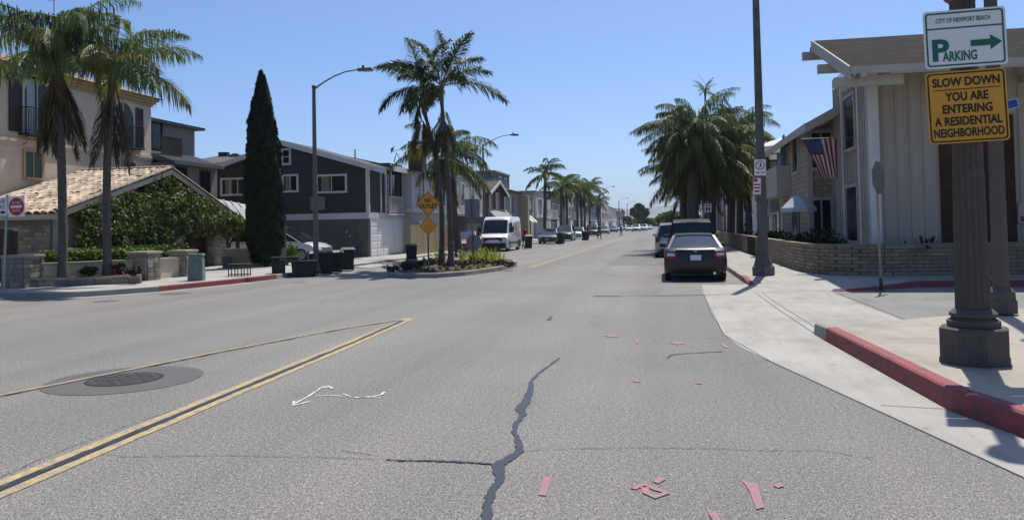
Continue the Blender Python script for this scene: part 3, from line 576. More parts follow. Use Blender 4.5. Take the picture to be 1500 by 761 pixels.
for l, t, r, b in ((36, 223, 60, 260), (180, 238, 197, 268)):
    y0, y1, z0, z1 = rectX(HX, l, t, r, b); f = win(HA, (HX, y0, z0), UY, NX, y1-y0, z1-z0, TAN, 2, 1, .11, GREENS)
    for k in range(2):
        sl = MB(); w2 = (y1-y0)/2
        for i in range(9): z = z0+.05+(z1-z0-.1)*i/9; sl.box(HX+.016, HX+.035, y0+k*w2+.05, y0+(k+1)*w2-.05, z, z+.055)
        sl.build('louvres', GREENS, f)
# ---------------- tiled gable wing in front of it
GX = -20.5; ya, zA = AX(247, 246, GX); yl, zl = AX(77, 310, GX); yr_, zr_ = AX(343, 315, GX)
GW = T('gable_wing', 'low stucco wing with clay barrel tile roof and a vine covered gable', 'house wing', (GX, yl, .15))
def gz(y, d=0.): return (zA+(zl-zA)*(ya-y)/(ya-yl) if y < ya else zA+(zr_-zA)*(y-ya)/(yr_-ya))-d
m = MB(); wy0, wy1 = yl+.45, yr_-.45
m.prism([(wy0, .15), (wy1, .15), (wy1, gz(wy1, .22)), (ya, zA-.22), (wy0, gz(wy0, .22))], 'x', -25.0+.01, GX-.4); m.build('wall', STUC, GW)
m = MB(); gable_roof(m, -25.0+.012, GX+.12, ya, zA-.06, yl, zl-.06, yr_, zr_-.06, .1); m.build('roof_deck', mat('roof_felt', (.05, .04, .035), .9, .2), GW)
m = MB()
for (a, za), (b, zb) in (((yl-.05, zl-.07), (ya, zA-.07)), ((ya, zA-.07), (yr_+.05, zr_-.07))): m.hexa([(GX+.12, a, za-.2), (GX+.17, a, za-.2), (GX+.17, b, zb-.2), (GX+.12, b, zb-.2)], [(GX+.12, a, za), (GX+.17, a, za), (GX+.17, b, zb), (GX+.12, b, zb)])
m.build('rake_board', mat('cream_board', (.42, .37, .28), .8, .1), GW)
m = MB(); m.box(-25+.012, GX+.1, yl-.02, yl+.03, zl-.26, zl-.075); m.build('eave_board', mat('cream_board'), GW)
def barrel(L=.46, r0=.135, r1=.115, N=6):
    mb = MB(); v = []
    for i, (x, r) in enumerate(((0, r0), (L, r1))):
        for k in range(N+1): a = PI*k/N; v.append((math.cos(a)*r, x, math.sin(a)*r*.8))
    for i, (x, r) in enumerate(((0, r0-.018), (L, r1-.018))):
        for k in range(N+1): a = PI*k/N; v.append((math.cos(a)*r, x, math.sin(a)*r*.8))
    K = N+1; f = [(k, k+1, K+k+1, K+k) for k in range(N)]+[(2*K+k+1, 2*K+k, k, k+1) for k in range(N)]
    return mb.add(v, f)
bm_ = barrel().mesh('tile', CLAY, None, 40); sl_len = math.hypot(ya-yl, zA-zl); pit = math.atan2(zA-zl, ya-yl); rows = 17; cols = 15
for j in range(rows):
    for i in range(cols):
        s = sl_len*j/rows-.06; x = GX+.02-.30*i+random.uniform(-.012, .012); y = yl+math.cos(pit)*s; z = zl-.05+math.sin(pit)*s
        inst('tile', bm_, GW, (x-GX, y-yl, z-.15+random.uniform(0, .02)), (pit+random.uniform(-.03, .05), 0, random.uniform(-.06, .06)), (1.12, 1.02, 1))
rt = MB(); rb = barrel(.4, .15, .13)
for j in range(11): o_ = len(rt.v); rt.add([(y-0.4*j-.3+GX+.25-GX if False else GX+.2-.4*j-y, ya+x, zA+.0+z) for x, y, z in rb.v], rb.f)
for s in range(18): rt.add([(GX+.1+x*.8, ya+.05+(yr_-ya)*(s/18)+y*.95, gz(ya+.05+(yr_-ya)*(s/18))+.0+z*.8-y*.36) for x, y, z in rb.v], rb.f)
for s in range(18): rt.add([(GX+.1+x*.8, yl+(ya-yl)*(s/18)+y*.95, gz(yl+(ya-yl)*(s/18))+.02+z*.8+y*.3) for x, y, z in rb.v], rb.f)
rt.build('ridge_tiles', CLAY, GW, 40)['kind'] = 'stuff'
# garage door with stone surround on the side that faces the corner
DBR = mat('brown_timber', (.05, .037, .028), .7, .2, 4, streak=.2)
for k in range(9): MB().box(-24.9+k*.3+.012, -24.9+(k+1)*.3-.012, wy0-.03, wy0-.005, .15, 2.0-.12*abs((k-4)/4)**2).build('door_board', DBR, GW)
m = MB(); m.box(-22.2, GX-.4, wy0-.08, wy0-.002, .15, 2.3); m.box(-24.98, -22.2, wy0-.081, wy0-.002, 2.0, 2.3); m.build('stone_surround', STONE, GW)
st = MB().box(-.5, .5, -.5, .5, -.5, .5).mesh('stone', STONE)
def stone_face(par, o, u, n, w_, h, seed, name='stone', sw=.24, sh=.15):
    rn = random.Random(seed); z = 0; o = V3(o); u = V3(u); n = V3(n); base = V3((0, 0, 0)); q = par
    while q: base += q.location; q = q.parent
    ang = math.atan2(u.y, u.x)
    while z < h-.03:
        hh = min(h-z, sh*rn.uniform(.7, 1.3)); x = 0
        while x < w_-.02:
            ww = sw*rn.uniform(.55, 1.5)
            if w_-x-ww < .1: ww = w_-x
            d = rn.uniform(.02, .05); c = o+u*(x+ww/2)+n*(d/2)+V3((0, 0, z+hh/2)); b_ = inst(name, st, par, c-base, (0, 0, ang), (ww-.014, d+.02, hh-.014)); x += ww
        z += hh
stone_face(GW, (-22.2, wy0-.085, .15), UX, NYm, 1.3, 1.9, 3)
m = MB(); m.box(GX-.4, GX-.33, yr_-3.9, yr_-1.0, .15, 2.05); m.build('entry_shade_slab', mat('shaded_gate', (.012, .011, .01), .8, .2), GW)  # solid slab on the wall; its near-black colour stands for the shaded entry
EP = T('entry_pier', 'stone entry pier beside the dark opening under the vine', 'pier', (GX+.1, yr_-1.6, .15)); y0, y1, z0, z1 = rectX(GX+.1, 313, 330, 330, 392)
EP.location = (GX+.1, (y0+y1)/2, .15); MB().box(GX-.3, GX+.1, y0, y1, .15, 2.1).build('core', STONEJ, EP); stone_face(EP, (GX+.1, y0, .15), UY, NX, y1-y0, 1.95, 11); stone_face(EP, (GX-.3, y0, .15), UX, NYm, .4, 1.95, 12)
AW = T('address_pier', 'squat cream pier with a dark scroll emblem at the foot of the vine', 'pier', (GX+.1, ya, .15)); y0, y1, z0, z1 = rectX(GX+.1, 246, 346, 268, 382); AW.location = (GX+.1, (y0+y1)/2, .15)
MB().box(GX-.3, GX+.1, y0, y1, .15, z1).build('core', CAPST, AW); mm = MB()
for k in range(5): a = k*.9; mm.tube([(GX+.105, (y0+y1)/2+math.cos(a+q)*(.06+.05*k*.5), (z0+z1)/2+math.sin(a+q)*(.05+.03*k)) for q in (0, .4, .8, 1.2)], .012, 5)
mm.build('emblem', DARKM, AW)
# vine over the gable
VN = T('climbing_vine', 'dense green climbing vine covering the gable of the tiled wing', 'vine', (GX, ya, .15))
rs = np.random.RandomState(4); pts = []; outn = []
for k in range(560):
    y = rs.uniform(yl+1.0, yr_+.25); top = gz(y, .12); low = .75 if y < ya+.4 else (1.75 if y < yr_-.2 else 1.9)
    if ya-1.0 < y < ya+.9 and rs.rand() < .5: low = 1.5
    if top < low+.2: continue
    z = rs.uniform(low, top); r = rs.uniform(.22, .42); pr = .12+.4*math.sin(min(1, max(0, (top-z)/max(.5, top-low)))*PI*.8)+rs.uniform(-.08, .15); n_ = 56
    e = rs.normal(size=(n_, 3)); e /= np.linalg.norm(e, axis=1)[:, None]; e[:, 0] = np.abs(e[:, 0]); p = e*(rs.uniform(.75, 1, n_)[:, None]*r)+np.array([pr-.4, y-ya, z-.15]); p[:, 2] = np.minimum(p[:, 2], top-.15+.1); pts.append(p); outn.append(e)
VINE = leafmat('vine_leaf', (.095, .12, .036), .35, .28, .5)
cloud_obj('foliage', np.concatenate(pts), .105, VINE, VN, 8, up=-.3, aspect=1.35, out=np.concatenate(outn))
m = MB()
for k in range(7): y = -3.5+k*1.05; m.tube([(-.15, y, 0), (-.1, y+.15, .8), (-.05, y-.1, 1.7), (-.1, y+.1, 2.2)], [.04, .035, .025, .015], 6)
m.build('stem', BARK, VN, 40, True)
# ---------------- grey-beige house behind
HB = T('taupe_house', 'taupe stucco house with slate roof and a railed roof terrace behind the corner house', 'house', (-25.4, 34.6, .15))
B0 = AX(222, 160, -25.6)[0]; B1 = AX(285, 200, -25.6)[0]
MB().box(-36, -25.6, 34.5, B1, .15, 7.55).build('wall', STUC2, HB)
m = MB(); m.hexa([(-36.5, 34.3, 7.552), (-25.2, 34.3, 7.552), (-25.2, B1+.5, 7.552), (-36.5, B1+.5, 7.552)], [(-32, 36, 8.5), (-29.5, 36, 8.5), (-29.5, B1-1.6, 8.5), (-32, B1-1.6, 8.5)]); m.box(-36.5, -25.25, 34.32, B1+.48, 7.42, 7.551); m.build('roof', SLATE, HB)
y0, y1, z0, z1 = rectX(-25.6, 222, 180, 236, 218); win(HB, (-25.6, max(y0, 34.6), z0), UY, NX, y1-max(y0, 34.6), z1-z0, DARKM, 1, 2, .06)
L1 = AX(318, 270, -24.2)[0]
MB().box(-30, -24.2, 34.4, L1, .15, 5.25).build('wall', STUC2, HB)
m = MB(); e0 = AX(329, 240, -23.7)[0]; m.hexa([(-25.6, 34.36, 5.55), (-23.7, 34.36, 5.15), (-23.7, e0, 5.15), (-29, e0, 5.15)], [(-25.595, 34.36, 5.95), (-23.7, 34.36, 5.3), (-23.7, e0, 5.3), (-27.3, e0-1.6, 5.95)]); m.build('lower_roof', SLATE, HB)
m = MB()
for i in range(22): y = 34.5+i*(e0-34.6)/22; m.bar((-25.4, y, 5.9), (-23.68, y, 5.31), .05, .04)
m.build('roof_ribs', SLATE, HB)['kind'] = 'stuff'
railing(HB, [(-24.6, 34.6, 5.6), (-24.6, AX(266, 215, -24.6)[0], 5.6)], 1.0, mat('brown_rail', (.06, .04, .03), .7, .2), .1, .02, 'terrace_railing', .035)
for l, t, r, b in ((254, 246, 272, 266), (293, 252, 306, 283)): y0, y1, z0, z1 = rectX(-24.2, l, t, r, b); win(HB, (-24.2, y0, z0), UY, NX, y1-y0, z1-z0, DARKM, 2, 2, .05)
# standing-seam carport roof beside the grey house
CP = T('carport', 'carport with pale ribbed metal roof between vine and cypress', 'carport', (-23, 37, .15))
a = [V3((*[AY(*p, Y)[0] for p in [q]][:1], Y, AY(*q, Y)[1])) for q, Y in (((316, 291), 38.5), ((345, 326), 34.8), ((372, 326), 34.8), ((366, 309), 38.5))]
m = MB(); m.slab([a[1], a[2]+V3((1.6, 0, 0)), a[3]+V3((1.6, 0, 0)), a[0]], .08); m.build('roof', mat('pale_metal_roof', (.33, .35, .34), .5, .1, 2), CP)
for i in range(9): f = i/8; p = a[1].lerp(a[2]+V3((1.6, 0, 0)), f); q = a[0].lerp(a[3]+V3((1.6, 0, 0)), f); MB().bar(p+V3((0, 0, .02)), q+V3((0, 0, .02)), .05, .06).build('seam', mat('pale_metal_roof'), CP)
for p in (a[1], a[2]+V3((1.5, 0, 0))): MB().box(p.x-.07, p.x+.07, p.y+.1, p.y+.24, .15, p.z-.08).build('post', DBR, CP)
# ---------------- dark grey gabled house with white trim
SID = slatted('charcoal_siding', (.058, .056, .058), 2, .17, .55, .1, .8, .12); OLIV = mat('olive_stucco', (.125, .125, .11), .9, .07, 1.3, stain=.1, bump=.15)
SHG = bricky('grey_shingle', (.15, .145, .135), (.11, .105, .1), (.06, .06, .055), .32, .16, 'xy', .9, .012); TRIM = mat('grey_white_trim', (.62, .61, .59), .65, .08, 2, stain=.12)
CY = 41.0; cx0 = AY(540, 320, CY)[0]; xa, zpa = AY(418, 207, CY); CX1 = AY(568, 248, CY)[0]; zE = AY(568, 248, CY)[1]
HC = T('charcoal_house', 'charcoal sided two-storey gabled house with white trim and white garage door', 'house', (cx0, CY, .15))
zb0, zb1 = AY(540, 320, CY)[1], AY(540, 311, CY)[1]; slp = (zpa-zE)/(CX1-xa)
rz_ = lambda x: zpa-slp*abs(x-xa)
m = MB(); m.prism([(2*xa-cx0, .15), (cx0-.03, .15), (cx0-.03, zb0+.05), (2*xa-cx0, zb0+.05)], 'y', CY+.03, 51); m.build('lower_wall', OLIV, HC)
m = MB(); m.prism([(2*xa-cx0, zb0), (cx0, zb0), (cx0, rz_(cx0)-.12), (xa, zpa-.12), (2*xa-cx0, rz_(cx0)-.12)], 'y', CY, 44.4); m.build('upper_wall', SID, HC)
m = MB(); m.box(2*xa-cx0-.02, cx0+.03, CY-.04, 51.03, zb0, zb1); m.build('belt_trim', TRIM, HC)
m = MB(); gable_roof_y(m, CY-.35, CY+.25, xa, zpa+.02, 2*xa-CX1, zE+.02, CX1, zE+.02, .1); gable_roof_y(m, CY+.25, 45.2, xa, zpa+.02, 2*xa-cx0-.3, rz_(cx0+.3)+.02, cx0+.3, rz_(cx0+.3)+.02, .1); m.build('roof', SHG, HC)
m = MB()
for sx in (1, -1):
    xe = CX1 if sx > 0 else 2*xa-CX1; q = [(xa, zpa-.0), (xe, zE-.0)]
    A_, B_ = V3((xa, CY-.4, zpa+.02)), V3((xe, CY-.4, zE+.02)); D = V3((0, 0, .3)); Yv = V3((0, .06, 0)); lo = [A_-D, B_-D, B_-D+Yv, A_-D+Yv]; hi = [A_, B_, B_+Yv, A_+Yv]
    m.hexa(lo, hi) if sx > 0 else m.hexa(lo[::-1], hi[::-1])
m.build('rake_board', TRIM, HC)
m = MB(); m.box(cx0-.02, cx0+.04, CY-.03, CY+.16, zb1, rz_(cx0)-.1); m.box(cx0-.14, cx0-.02, CY-.03, CY+.0, zb1, rz_(cx0)-.1); m.build('corner_board', TRIM, HC)
for l, t, r, b, c, rw in ((415, 220, 424, 239, 1, 2), (416, 258, 435, 279, 2, 1), (466, 258, 506, 280, 2, 1), (326, 263, 360, 284, 3, 1)):
    x0, x1, z0, z1 = rectY(CY, l, t, r, b); win(HC, (x0, CY, z0), UX, NYm, x1-x0, z1-z0, TRIM, c, rw, .11, curtain=mat('olive_blind', (.2, .19, .12), .9, .2) if c > 1 else None)
x0, x1, z0, z1 = rectY(CY, 455, 288, 477, 307)
for k in range(2): MB().box(x0+k*(x1-x0)*.55, x0+(x1-x0)*(.42+.55*k), CY-.08, CY-.005, z0, z1).build('utility_cabinet', mat('cabinet_grey', (.2, .2, .19), .6, .1), HC)
x0, x1, z0, z1 = rectY(CY, 505, 332, 519, 352); m = MB(); m.box(x0, x1, CY-.02, CY+.029, z0, z1); o = m.build('meter_panel', OLIV, HC)
m = MB(); [m.lathe([(.0, 0), (.09, 0), (.09, .08), (.0, .1)], 10, (0, 0, 0)) for _ in range(0)]
m.tube([((x0+x1)/2-.1, CY-.02, (z0+z1)/2+.1), ((x0+x1)/2-.1, CY-.14, (z0+z1)/2+.1)], .09, 10); m.tube([((x0+x1)/2+.08, CY-.02, (z0+z1)/2-.12), ((x0+x1)/2+.08, CY-.12, (z0+z1)/2-.12)], .07, 10); m.build('gas_meters', STEEL, o)
xp, _z = AY(523, 330, CY); MB().tube([(xp, CY-.03, .3), (xp, CY-.03, zb0)], .03, 6).build('conduit', GREYP, HC); MB().tube([(xp+.15, CY-.06, .16), (xp+.15, CY-.06, .9), (xp+.3, CY-.06, 1.0), (xp+.3, CY-.06, .3)], .045, 6).build('standpipe', GREYP, HC)
# street front: garage door of separate panels
def garage(par, X, y0, y1, z0, z1, m_, rows=5, cols=4, n=NX):
    f = MB(); s = n[0]; f.box(min(X, X+s*.05), max(X, X+s*.05), y0-.1, y0, z0, z1+.1); f.box(min(X, X+s*.05), max(X, X+s*.05), y1, y1+.1, z0, z1+.1); f.box(min(X, X+s*.051), max(X, X+s*.051), y0, y1, z1, z1+.1)
    g = MB().box(min(X+s*.004, X+s*.012), max(X+s*.004, X+s*.012), y0, y1, z0, z1).build('garage_door', m_, par); f.build('door_frame', m_, g)
    for j in range(rows):
        for i in range(cols):
            a0, a1 = y0+(y1-y0)*i/cols, y0+(y1-y0)*(i+1)/cols; c0, c1 = z0+(z1-z0)*j/rows, z0+(z1-z0)*(j+1)/rows
            pts = [(a0+.015, c0+.012), (a1-.015, c0+.012), (a1-.015, c1-.012), (a0+.015, c1-.012)]; pi_ = [(a0+.07, c0+.06), (a1-.07, c0+.06), (a1-.07, c1-.06), (a0+.07, c1-.06)]
            lo = [(X+s*.012, *p) for p in pts]; hi = [(X+s*.032, *p) for p in pi_]
            MB().hexa(lo, hi).build('door_panel', m_, g) if s > 0 else MB().hexa(lo[::-1], hi[::-1]).build('door_panel', m_, g)
WDOOR = mat('white_garage', (.82, .82, .8), .55, .05, 1, stain=.08)
g0, g1, _, _ = rectX(cx0, 544, 323, 592, 375); gzt = AX(566, 322, cx0)[1]; garage(HC, cx0-.03, g0, g1, .16, gzt, WDOOR, 5, 6)
Y2, Y3 = AX(563, 280, cx0)[0], AX(588, 280, cx0)[0]
m = MB(); z2 = AX(563, 238, cx0)[1]; z3 = AX(575, 236, cx0)[1]; m.box(xa-1, cx0+.02, 44.4, Y3, zb1, z3-.15); m.build('bay_wall', SID, HC)
zq = AX(563, 238, CX1)[1]
m = MB(); yq0, zq0 = 44.1, AX(566, 238, cx0+.4)[1]; m.hexa([(xa, 44.1, zq0+.75-.12), (cx0+.4, 44.1, zq0-.35), (cx0+.4, Y3+.2, zq0-.35), (xa, Y3+.2, zq0+.75-.12)], [(xa, 44.1, zq0+.75), (cx0+.4, 44.1, zq0-.1), (cx0+.4, Y3+.2, zq0-.1), (xa, Y3+.2, zq0+.75)]); m.build('bay_roof', SHG, HC)
MB().box(cx0+.36, cx0+.46, 44.06, Y3+.2, zq0-.42, zq0-.08).build('bay_fascia', TRIM, HC)
for yy, w_ in ((44.45, .14), (AX(556, 280, cx0)[0], .08), (Y2+.0, .16), (Y3-.05, .12)): MB().box(cx0+.021, cx0+.1, yy, yy+w_, zb1, rz_(cx0)-.1 if yy < 44.3 else z3-.2).build('trim_board', TRIM, HC)
by0, by1 = Y2+.25, Y3-.15; bz0, bz1 = zb1+.1, z3-.5
win(HC, (cx0+.02, by0+.1, bz0+1.0), UY, NX, by1-by0-.2, max(.8, bz1-bz0-1.1), SID, 3, 1, .05)
for s_, y_ in ((0, by0-.05), (1, by1-.02)):
    for i in range(14 if s_ == 0 else 6): MB().box(cx0+.03, cx0+.2, y_, y_+.07, bz0+.12*i+.02, bz0+.12*i+.07).build('louvre', TRIM, HC)
railing(HC, [(cx0+.2, by0, zb1), (cx0+.2, by1, zb1)], 1.0, TRIM, .16, .015, 'balcony_railing', .03)
m = MB(); m.box(cx0, cx0+.24, by0-.1, by1+.1, zb1-.12, zb1); m.build('balcony_slab', TRIM, HC)
m = MB(); m.box(xa-1, cx0+.01, Y3, 51, zb1, AX(595, 256, cx0)[1]); m.build('end_wall', SID, HC)
zz = AX(595, 252, cx0)[1]; m = MB(); m.hexa([(xa-1, Y3+.22, zz+1.2), (cx0+.35, Y3+.22, zz-.1), (cx0+.35, 51.3, zz-.1), (xa-1, 51.3, zz+1.2)], [(xa-1, Y3+.22, zz+1.4), (cx0+.35, Y3+.22, zz+.12), (cx0+.35, 51.3, zz+.12), (xa-1, 51.3, zz+1.4)]); m.build('end_roof', SHG, HC)
MB().box(cx0+.0, cx0+.3, AX(594, 340, cx0)[0]+.2, 51.0, .15, zb0).build('brick_pier', bricky('red_brick_yz', (.16, .06, .045), (.11, .045, .035), (.13, .11, .1), .21, .075, 'yz'), HC)
m = MB(); m.tube([(xa+3.2, 43.5, rz_(xa+3.2)), (xa+3.2, 43.5, rz_(xa+3.2)+.6)], .04, 8); m.build('vent_pipe', DARKM, HC)
# left part of its roof with vents
m = MB(); X_a, Z_a = AY(300, 240, 46); X_b, Z_b = AY(372, 225, 46); m.hexa([(-29, 41.6, Z_a-.6), (2*xa-cx0+.3, 41.6, Z_a-.6), (2*xa-cx0+.3, 47, Z_a+.3), (-29, 47, Z_a+.3)], [(-29, 41.6, Z_a-.4), (2*xa-cx0+.3, 41.6, Z_a-.4), (2*xa-cx0+.3, 47, Z_b+.1), (-29, 47, Z_b+.1)]); m.build('rear_roof', SHG, HC)
MB().box(-29, 2*xa-cx0, 42.0, 50, .15, Z_a-.6).build('rear_wall', SID, HC)
for px in (324, 331): x, z = AY(px, 224, 46); MB().box(x-.15, x+.15, 45.9, 46.2, z-.9, z+.05).build('roof_vent', DARKM, HC)
x, z = AY(348, 229, 45.5); m = MB(); m.tube([(x-.1, 45.3, z-.35), (x-.1, 45.7, z-.35)], .55, 14); m.build('roof_turbine', GREYP, HC, 40)
SD = T('satellite_dish', 'small satellite dish on a tripod above the roof of the charcoal house', 'satellite dish', (*[AY(581, 236, 49)[0]], 49, AY(581, 236, 49)[1]))
m = MB(); [m.tube([(0, 0, .55), (.35*math.cos(a), .35*math.sin(a), -.05)], .02, 5) for a in (.3, 2.4, 4.5)]; m.build('tripod', GREYP, SD, 0, True)
m = MB(); m.tube([(-.22, -.1, .75), (-.24, -.11, .76), (-.33, -.2, .8)], [.30, .2, .03], 14); m.build('dish', GREYP, SD, 40, True); MB().tube([(-.2, -.1, .62), (.35, -.1, .8), (.42, -.1, .86)], [.015, .015, .05], 6).build('feed_arm', GREYP, SD, 0, True)
# ================================================================ LEFT BLOCK: walls, planter, small things
def hbox(m, a, b, w_, z0, z1):
    a = V3((a[0], a[1], 0)); b = V3((b[0], b[1], 0)); t = (b-a).normalized(); n = V3((-t.y, t.x, 0))*w_/2
    lo = [a-n, b-n, b+n, a+n]; return m.hexa([p+V3((0, 0, z0)) for p in lo], [p+V3((0, 0, z1)) for p in lo])
P1, P2, P3 = (-19.3, 20.4), (-17.1, 23.1), (-17.05, 25.15)
def pier(label, p, s, h, seed, ang=0.):
    r = T('stone_pier', label, 'pier', (p[0], p[1], .15)); MB().box(p[0]-s/2, p[0]+s/2, p[1]-s/2, p[1]+s/2, .15, .15+h).build('core', STONEJ, r)
    stone_face(r, (p[0]-s/2, p[1]-s/2, .15), UX, NYm, s, h, seed); stone_face(r, (p[0]+s/2, p[1]-s/2, .15), UY, NX, s, h, seed+1)
    MB().box(p[0]-s/2-.07, p[0]+s/2+.07, p[1]-s/2-.07, p[1]+s/2+.07, .15+h, .23+h).build('cap', CAPST, r, 0, False, .012); return r
pier('stone pier with cap at the street corner end of the planter wall', P1, .74, .9, 20); pier('stone pier with cap between the planter and the short stucco wall', P2, .68, .88, 30); pier('stone pier with cap beside the green utility box', P3, .62, .86, 40)
for lab, a, b in (('low stucco garden wall behind the planter with two palms', P1, P2), ('short low stucco garden wall between two stone piers by the utility box', P2, P3)):
    r = T('garden_wall', lab, 'wall', ((a[0]+b[0])/2, (a[1]+b[1])/2, .15)); d = V3((b[0]-a[0], b[1]-a[1], 0)).normalized()*.33
    A, B = (a[0]+d.x, a[1]+d.y), (b[0]-d.x, b[1]-d.y); m = MB(); hbox(m, A, B, .2, .15, .78); m.build('wall', STUC, r); m = MB(); hbox(m, A, B, .3, .78, .85); m.build('cap', CAPST, r)
q0, q1 = G(42, 420, .15), G(207, 414.5, .15)
PL = T('planter', 'raised planter edged with rough stone in front of the low stucco wall', 'planter', ((q0[0]+q1[0])/2, (q0[1]+q1[1])/2, .15))
m = MB(); m.slab([(q0[0], q0[1], .40), (q1[0], q1[1], .40), (P2[0]-.1, P2[1], .40), (P1[0], P1[1], .40)], .26); m.build('soil', mat('bark_mulch', (.13, .07, .04), .95, .4, 12, bump=.8, bsc=30), PL)
m = MB(); hbox(m, q0, q1, .18, .15, .40); m.build('edging_core', STONEJ, PL); d = (V3((*q1, 0))-V3((*q0, 0))); L_ = d.length; d.normalize(); nn = V3((d.y, -d.x, 0)); stone_face(PL, V3((*q0, .15))+nn*.09, d, nn, L_, .25, 77, 'stone', .34, .13)
for i, (px, py, m_, s, lab) in enumerate(((72, 402, SHRUB_D, .3, 'dark sprawling shrub in the planter beside the palm with the dry skirt'), (112, 402, SHRUB, .34, 'green mounded shrub between the two planter palms'), (132, 404, SHRUB, .25, 'small grey-green shrub in the planter between the palms'), (176, 402, leafmat('red_brown_leaf'), .27, 'reddish brown shrub in the planter beside the stone pier'), (196, 404, SHRUB_D, .2, 'low dark shrub where the planter meets the stone pier'))):
    x, y = G(px, py, .40); shrub(lab, (x, y, .40), s*1.3, s*1.2, s*.75, m_, 420, .075, 300+i)
hd = T('hedge', 'bright green clipped hedge behind the low stucco wall', 'hedge', (-18.5, 22.6, .15)); rs = np.random.RandomState(5); u = rs.uniform(0, 1, 2600); pts = np.stack([-19.4+(2.1)*u+rs.normal(0, .13, 2600)-(-18.5)-.35, 21.3+2.5*u+rs.normal(0, .13, 2600)-22.6+.35, .35+.7*rs.uniform(0, 1, 2600)**.6], 1); cloud_obj('foliage', pts, .09, SHRUB_L, hd, 6)
hd = T('hedge', 'dark hedge filling the foot of the vine covered gable', 'hedge', (-19.6, 26.0, .15)); u = rs.uniform(0, 1, 3600); pts = np.stack([-.1+rs.normal(0, .22, 3600), -3.2+6.2*u, .1+1.0*rs.uniform(0, 1, 3600)**.8], 1); cloud_obj('foliage', pts, .1, SHRUB, hd, 7)
# green utility box
ux, uy = G(288, 410.5, .15); UB = T('utility_box', 'green metal utility box standing on the pavement beside the stone pier', 'utility box', (ux, uy, .15), .35)
UG = mat('utility_green', (.15, .2, .175), .55, .12, 3, stain=.15)
m = MB(); m.hexa([(-.24, -.2, 0), (.24, -.2, 0), (.24, .2, 0), (-.24, .2, 0)], [(-.21, -.17, .80), (.21, -.17, .80), (.21, .17, .80), (-.21, .17, .80)]); m.build('cabinet', UG, UB, 0, True, .015)
m = MB(); m.hexa([(-.24, -.2, .80), (.24, -.2, .80), (.24, .2, .80), (-.24, .2, .80)], [(-.22, -.18, .87), (.22, -.18, .87), (.22, .18, .87), (-.22, .18, .87)]); m.build('lid', UG, UB, 0, True, .012); MB().box(-.13, .13, -.213, -.19, .18, .62).build('door', UG, UB, 0, True)
# metal bench
bx, by = G(351, 404, .15); BN = T('metal_bench', 'small rusty metal frame bench on the pavement by the red kerb', 'bench', (bx, by, .15), .25); BRN = mat('rusty_metal', (.06, .045, .035), .8, .3, 8)
MB().box(-.36, .36, -.19, .19, .40, .43).build('seat', BRN, BN, 0, True)
for sx in (-.33, -.11, .11, .33):
    m = MB(); m.bar((sx, -.17, 0), (sx, -.17, .4), .03); m.bar((sx, .17, 0), (sx, .17, .4), .03); m.bar((sx, -.17, .06), (sx, .17, .06), .025); m.build('leg_frame', BRN, BN, 0, True)
for sy in (-.17, .17): MB().bar((-.33, sy, .06), (.33, sy, .06), .022).build('stretcher', BRN, BN, 0, True)
# tan wall, pots
a, b = G(330, 391.5, .15), G(403, 389, .15); zt = AY(350, 363.5, a[1])[1]; r = T('garden_wall', 'tan stucco garden wall in front of the parked silver car', 'wall', (a[0], a[1], .15)); m = MB(); hbox(m, a, b, .22, .15, zt-.06); m.build('wall', mat('tan_stucco', (.33, .24, .14), .9, .1, 2, stain=.12), r); m = MB(); hbox(m, a, b, .3, zt-.06, zt); m.build('cap', CAPST, r)
def pot(label, px, py, r_, h, m_, z=.15, dy=0):
    x, y = G(px, py, z); t = T('plant_pot', label, 'plant pot', (x, y, z)); MB().lathe([(r_*.72, 0), (r_*.8, h*.1), (r_*.98, h*.86), (r_*1.1, h*.88), (r_*1.1, h), (r_*.93, h), (r_*.9, h*.9)], 20).build('pot', m_, t, 40, True); MB().lathe([(r_*.85, h*.86), (.001, h*.93)], 16).build('soil', SOIL, t, 0, True); return t, x, y
pot('empty grey tapered plant pot by the stone entry pier', 332, 392, .22, .5, mat('grey_pot', (.12, .115, .105), .8, .15))
_, x, y = pot('wide stone coloured planter pot beside the cypress', 413, 388, .38, .78, mat('stone_pot', (.23, .2, .15), .85, .15)); shrub('green shrub spilling out behind the wide planter pot', (x+.55, y+.1, .15), .42, .4, .52, SHRUB_L, 600, .08, 77)
# cypress
cxp, cyp_ = G(390, 389.5, .15); ct = AY(382, 105, cyp_); CYP = T('cypress_tree', 'tall narrow dark green cypress in front of the charcoal house', 'tree', (cxp, cyp_, .15)); Hc = ct[1]-.15
def cyr(z): return .76*float(np.interp(z/Hc, [0, .03, .1, .22, .4, .6, .75, .86, .94, 1], [.35, .66, .92, 1, 1, .9, .69, .45, .23, .02]))
m = MB(); m.lathe([(max(.02, cyr(z)*.8), z) for z in np.linspace(.25, Hc*.985, 22)], 16, (0, 0, 0), lambda k, i: 1+.1*math.sin(k*2.1+i*1.3)); m.build('light_blocking_core', mat('cypress_core', (.008, .011, .007), 1, .3), CYP, 0, True)  # solid near-black core added to block light through the foliage, no real branches
MB().tube([(0, 0, -.05), (0, 0, .6)], .14, 10).build('trunk', BARK, CYP, 40, True)
rs = np.random.RandomState(3); n = 21000; zz = (.02+.98*rs.uniform(0, 1, n)**.95)*Hc; az = rs.uniform(0, 2*PI, n); wob = 1+.09*np.sin(az*5+zz*2.2)+.07*np.sin(az*9-zz*4.1)+.05*np.sin(zz*9+az*3); rr = np.array([cyr(z) for z in zz])*wob*rs.uniform(.8, 1.04, n)
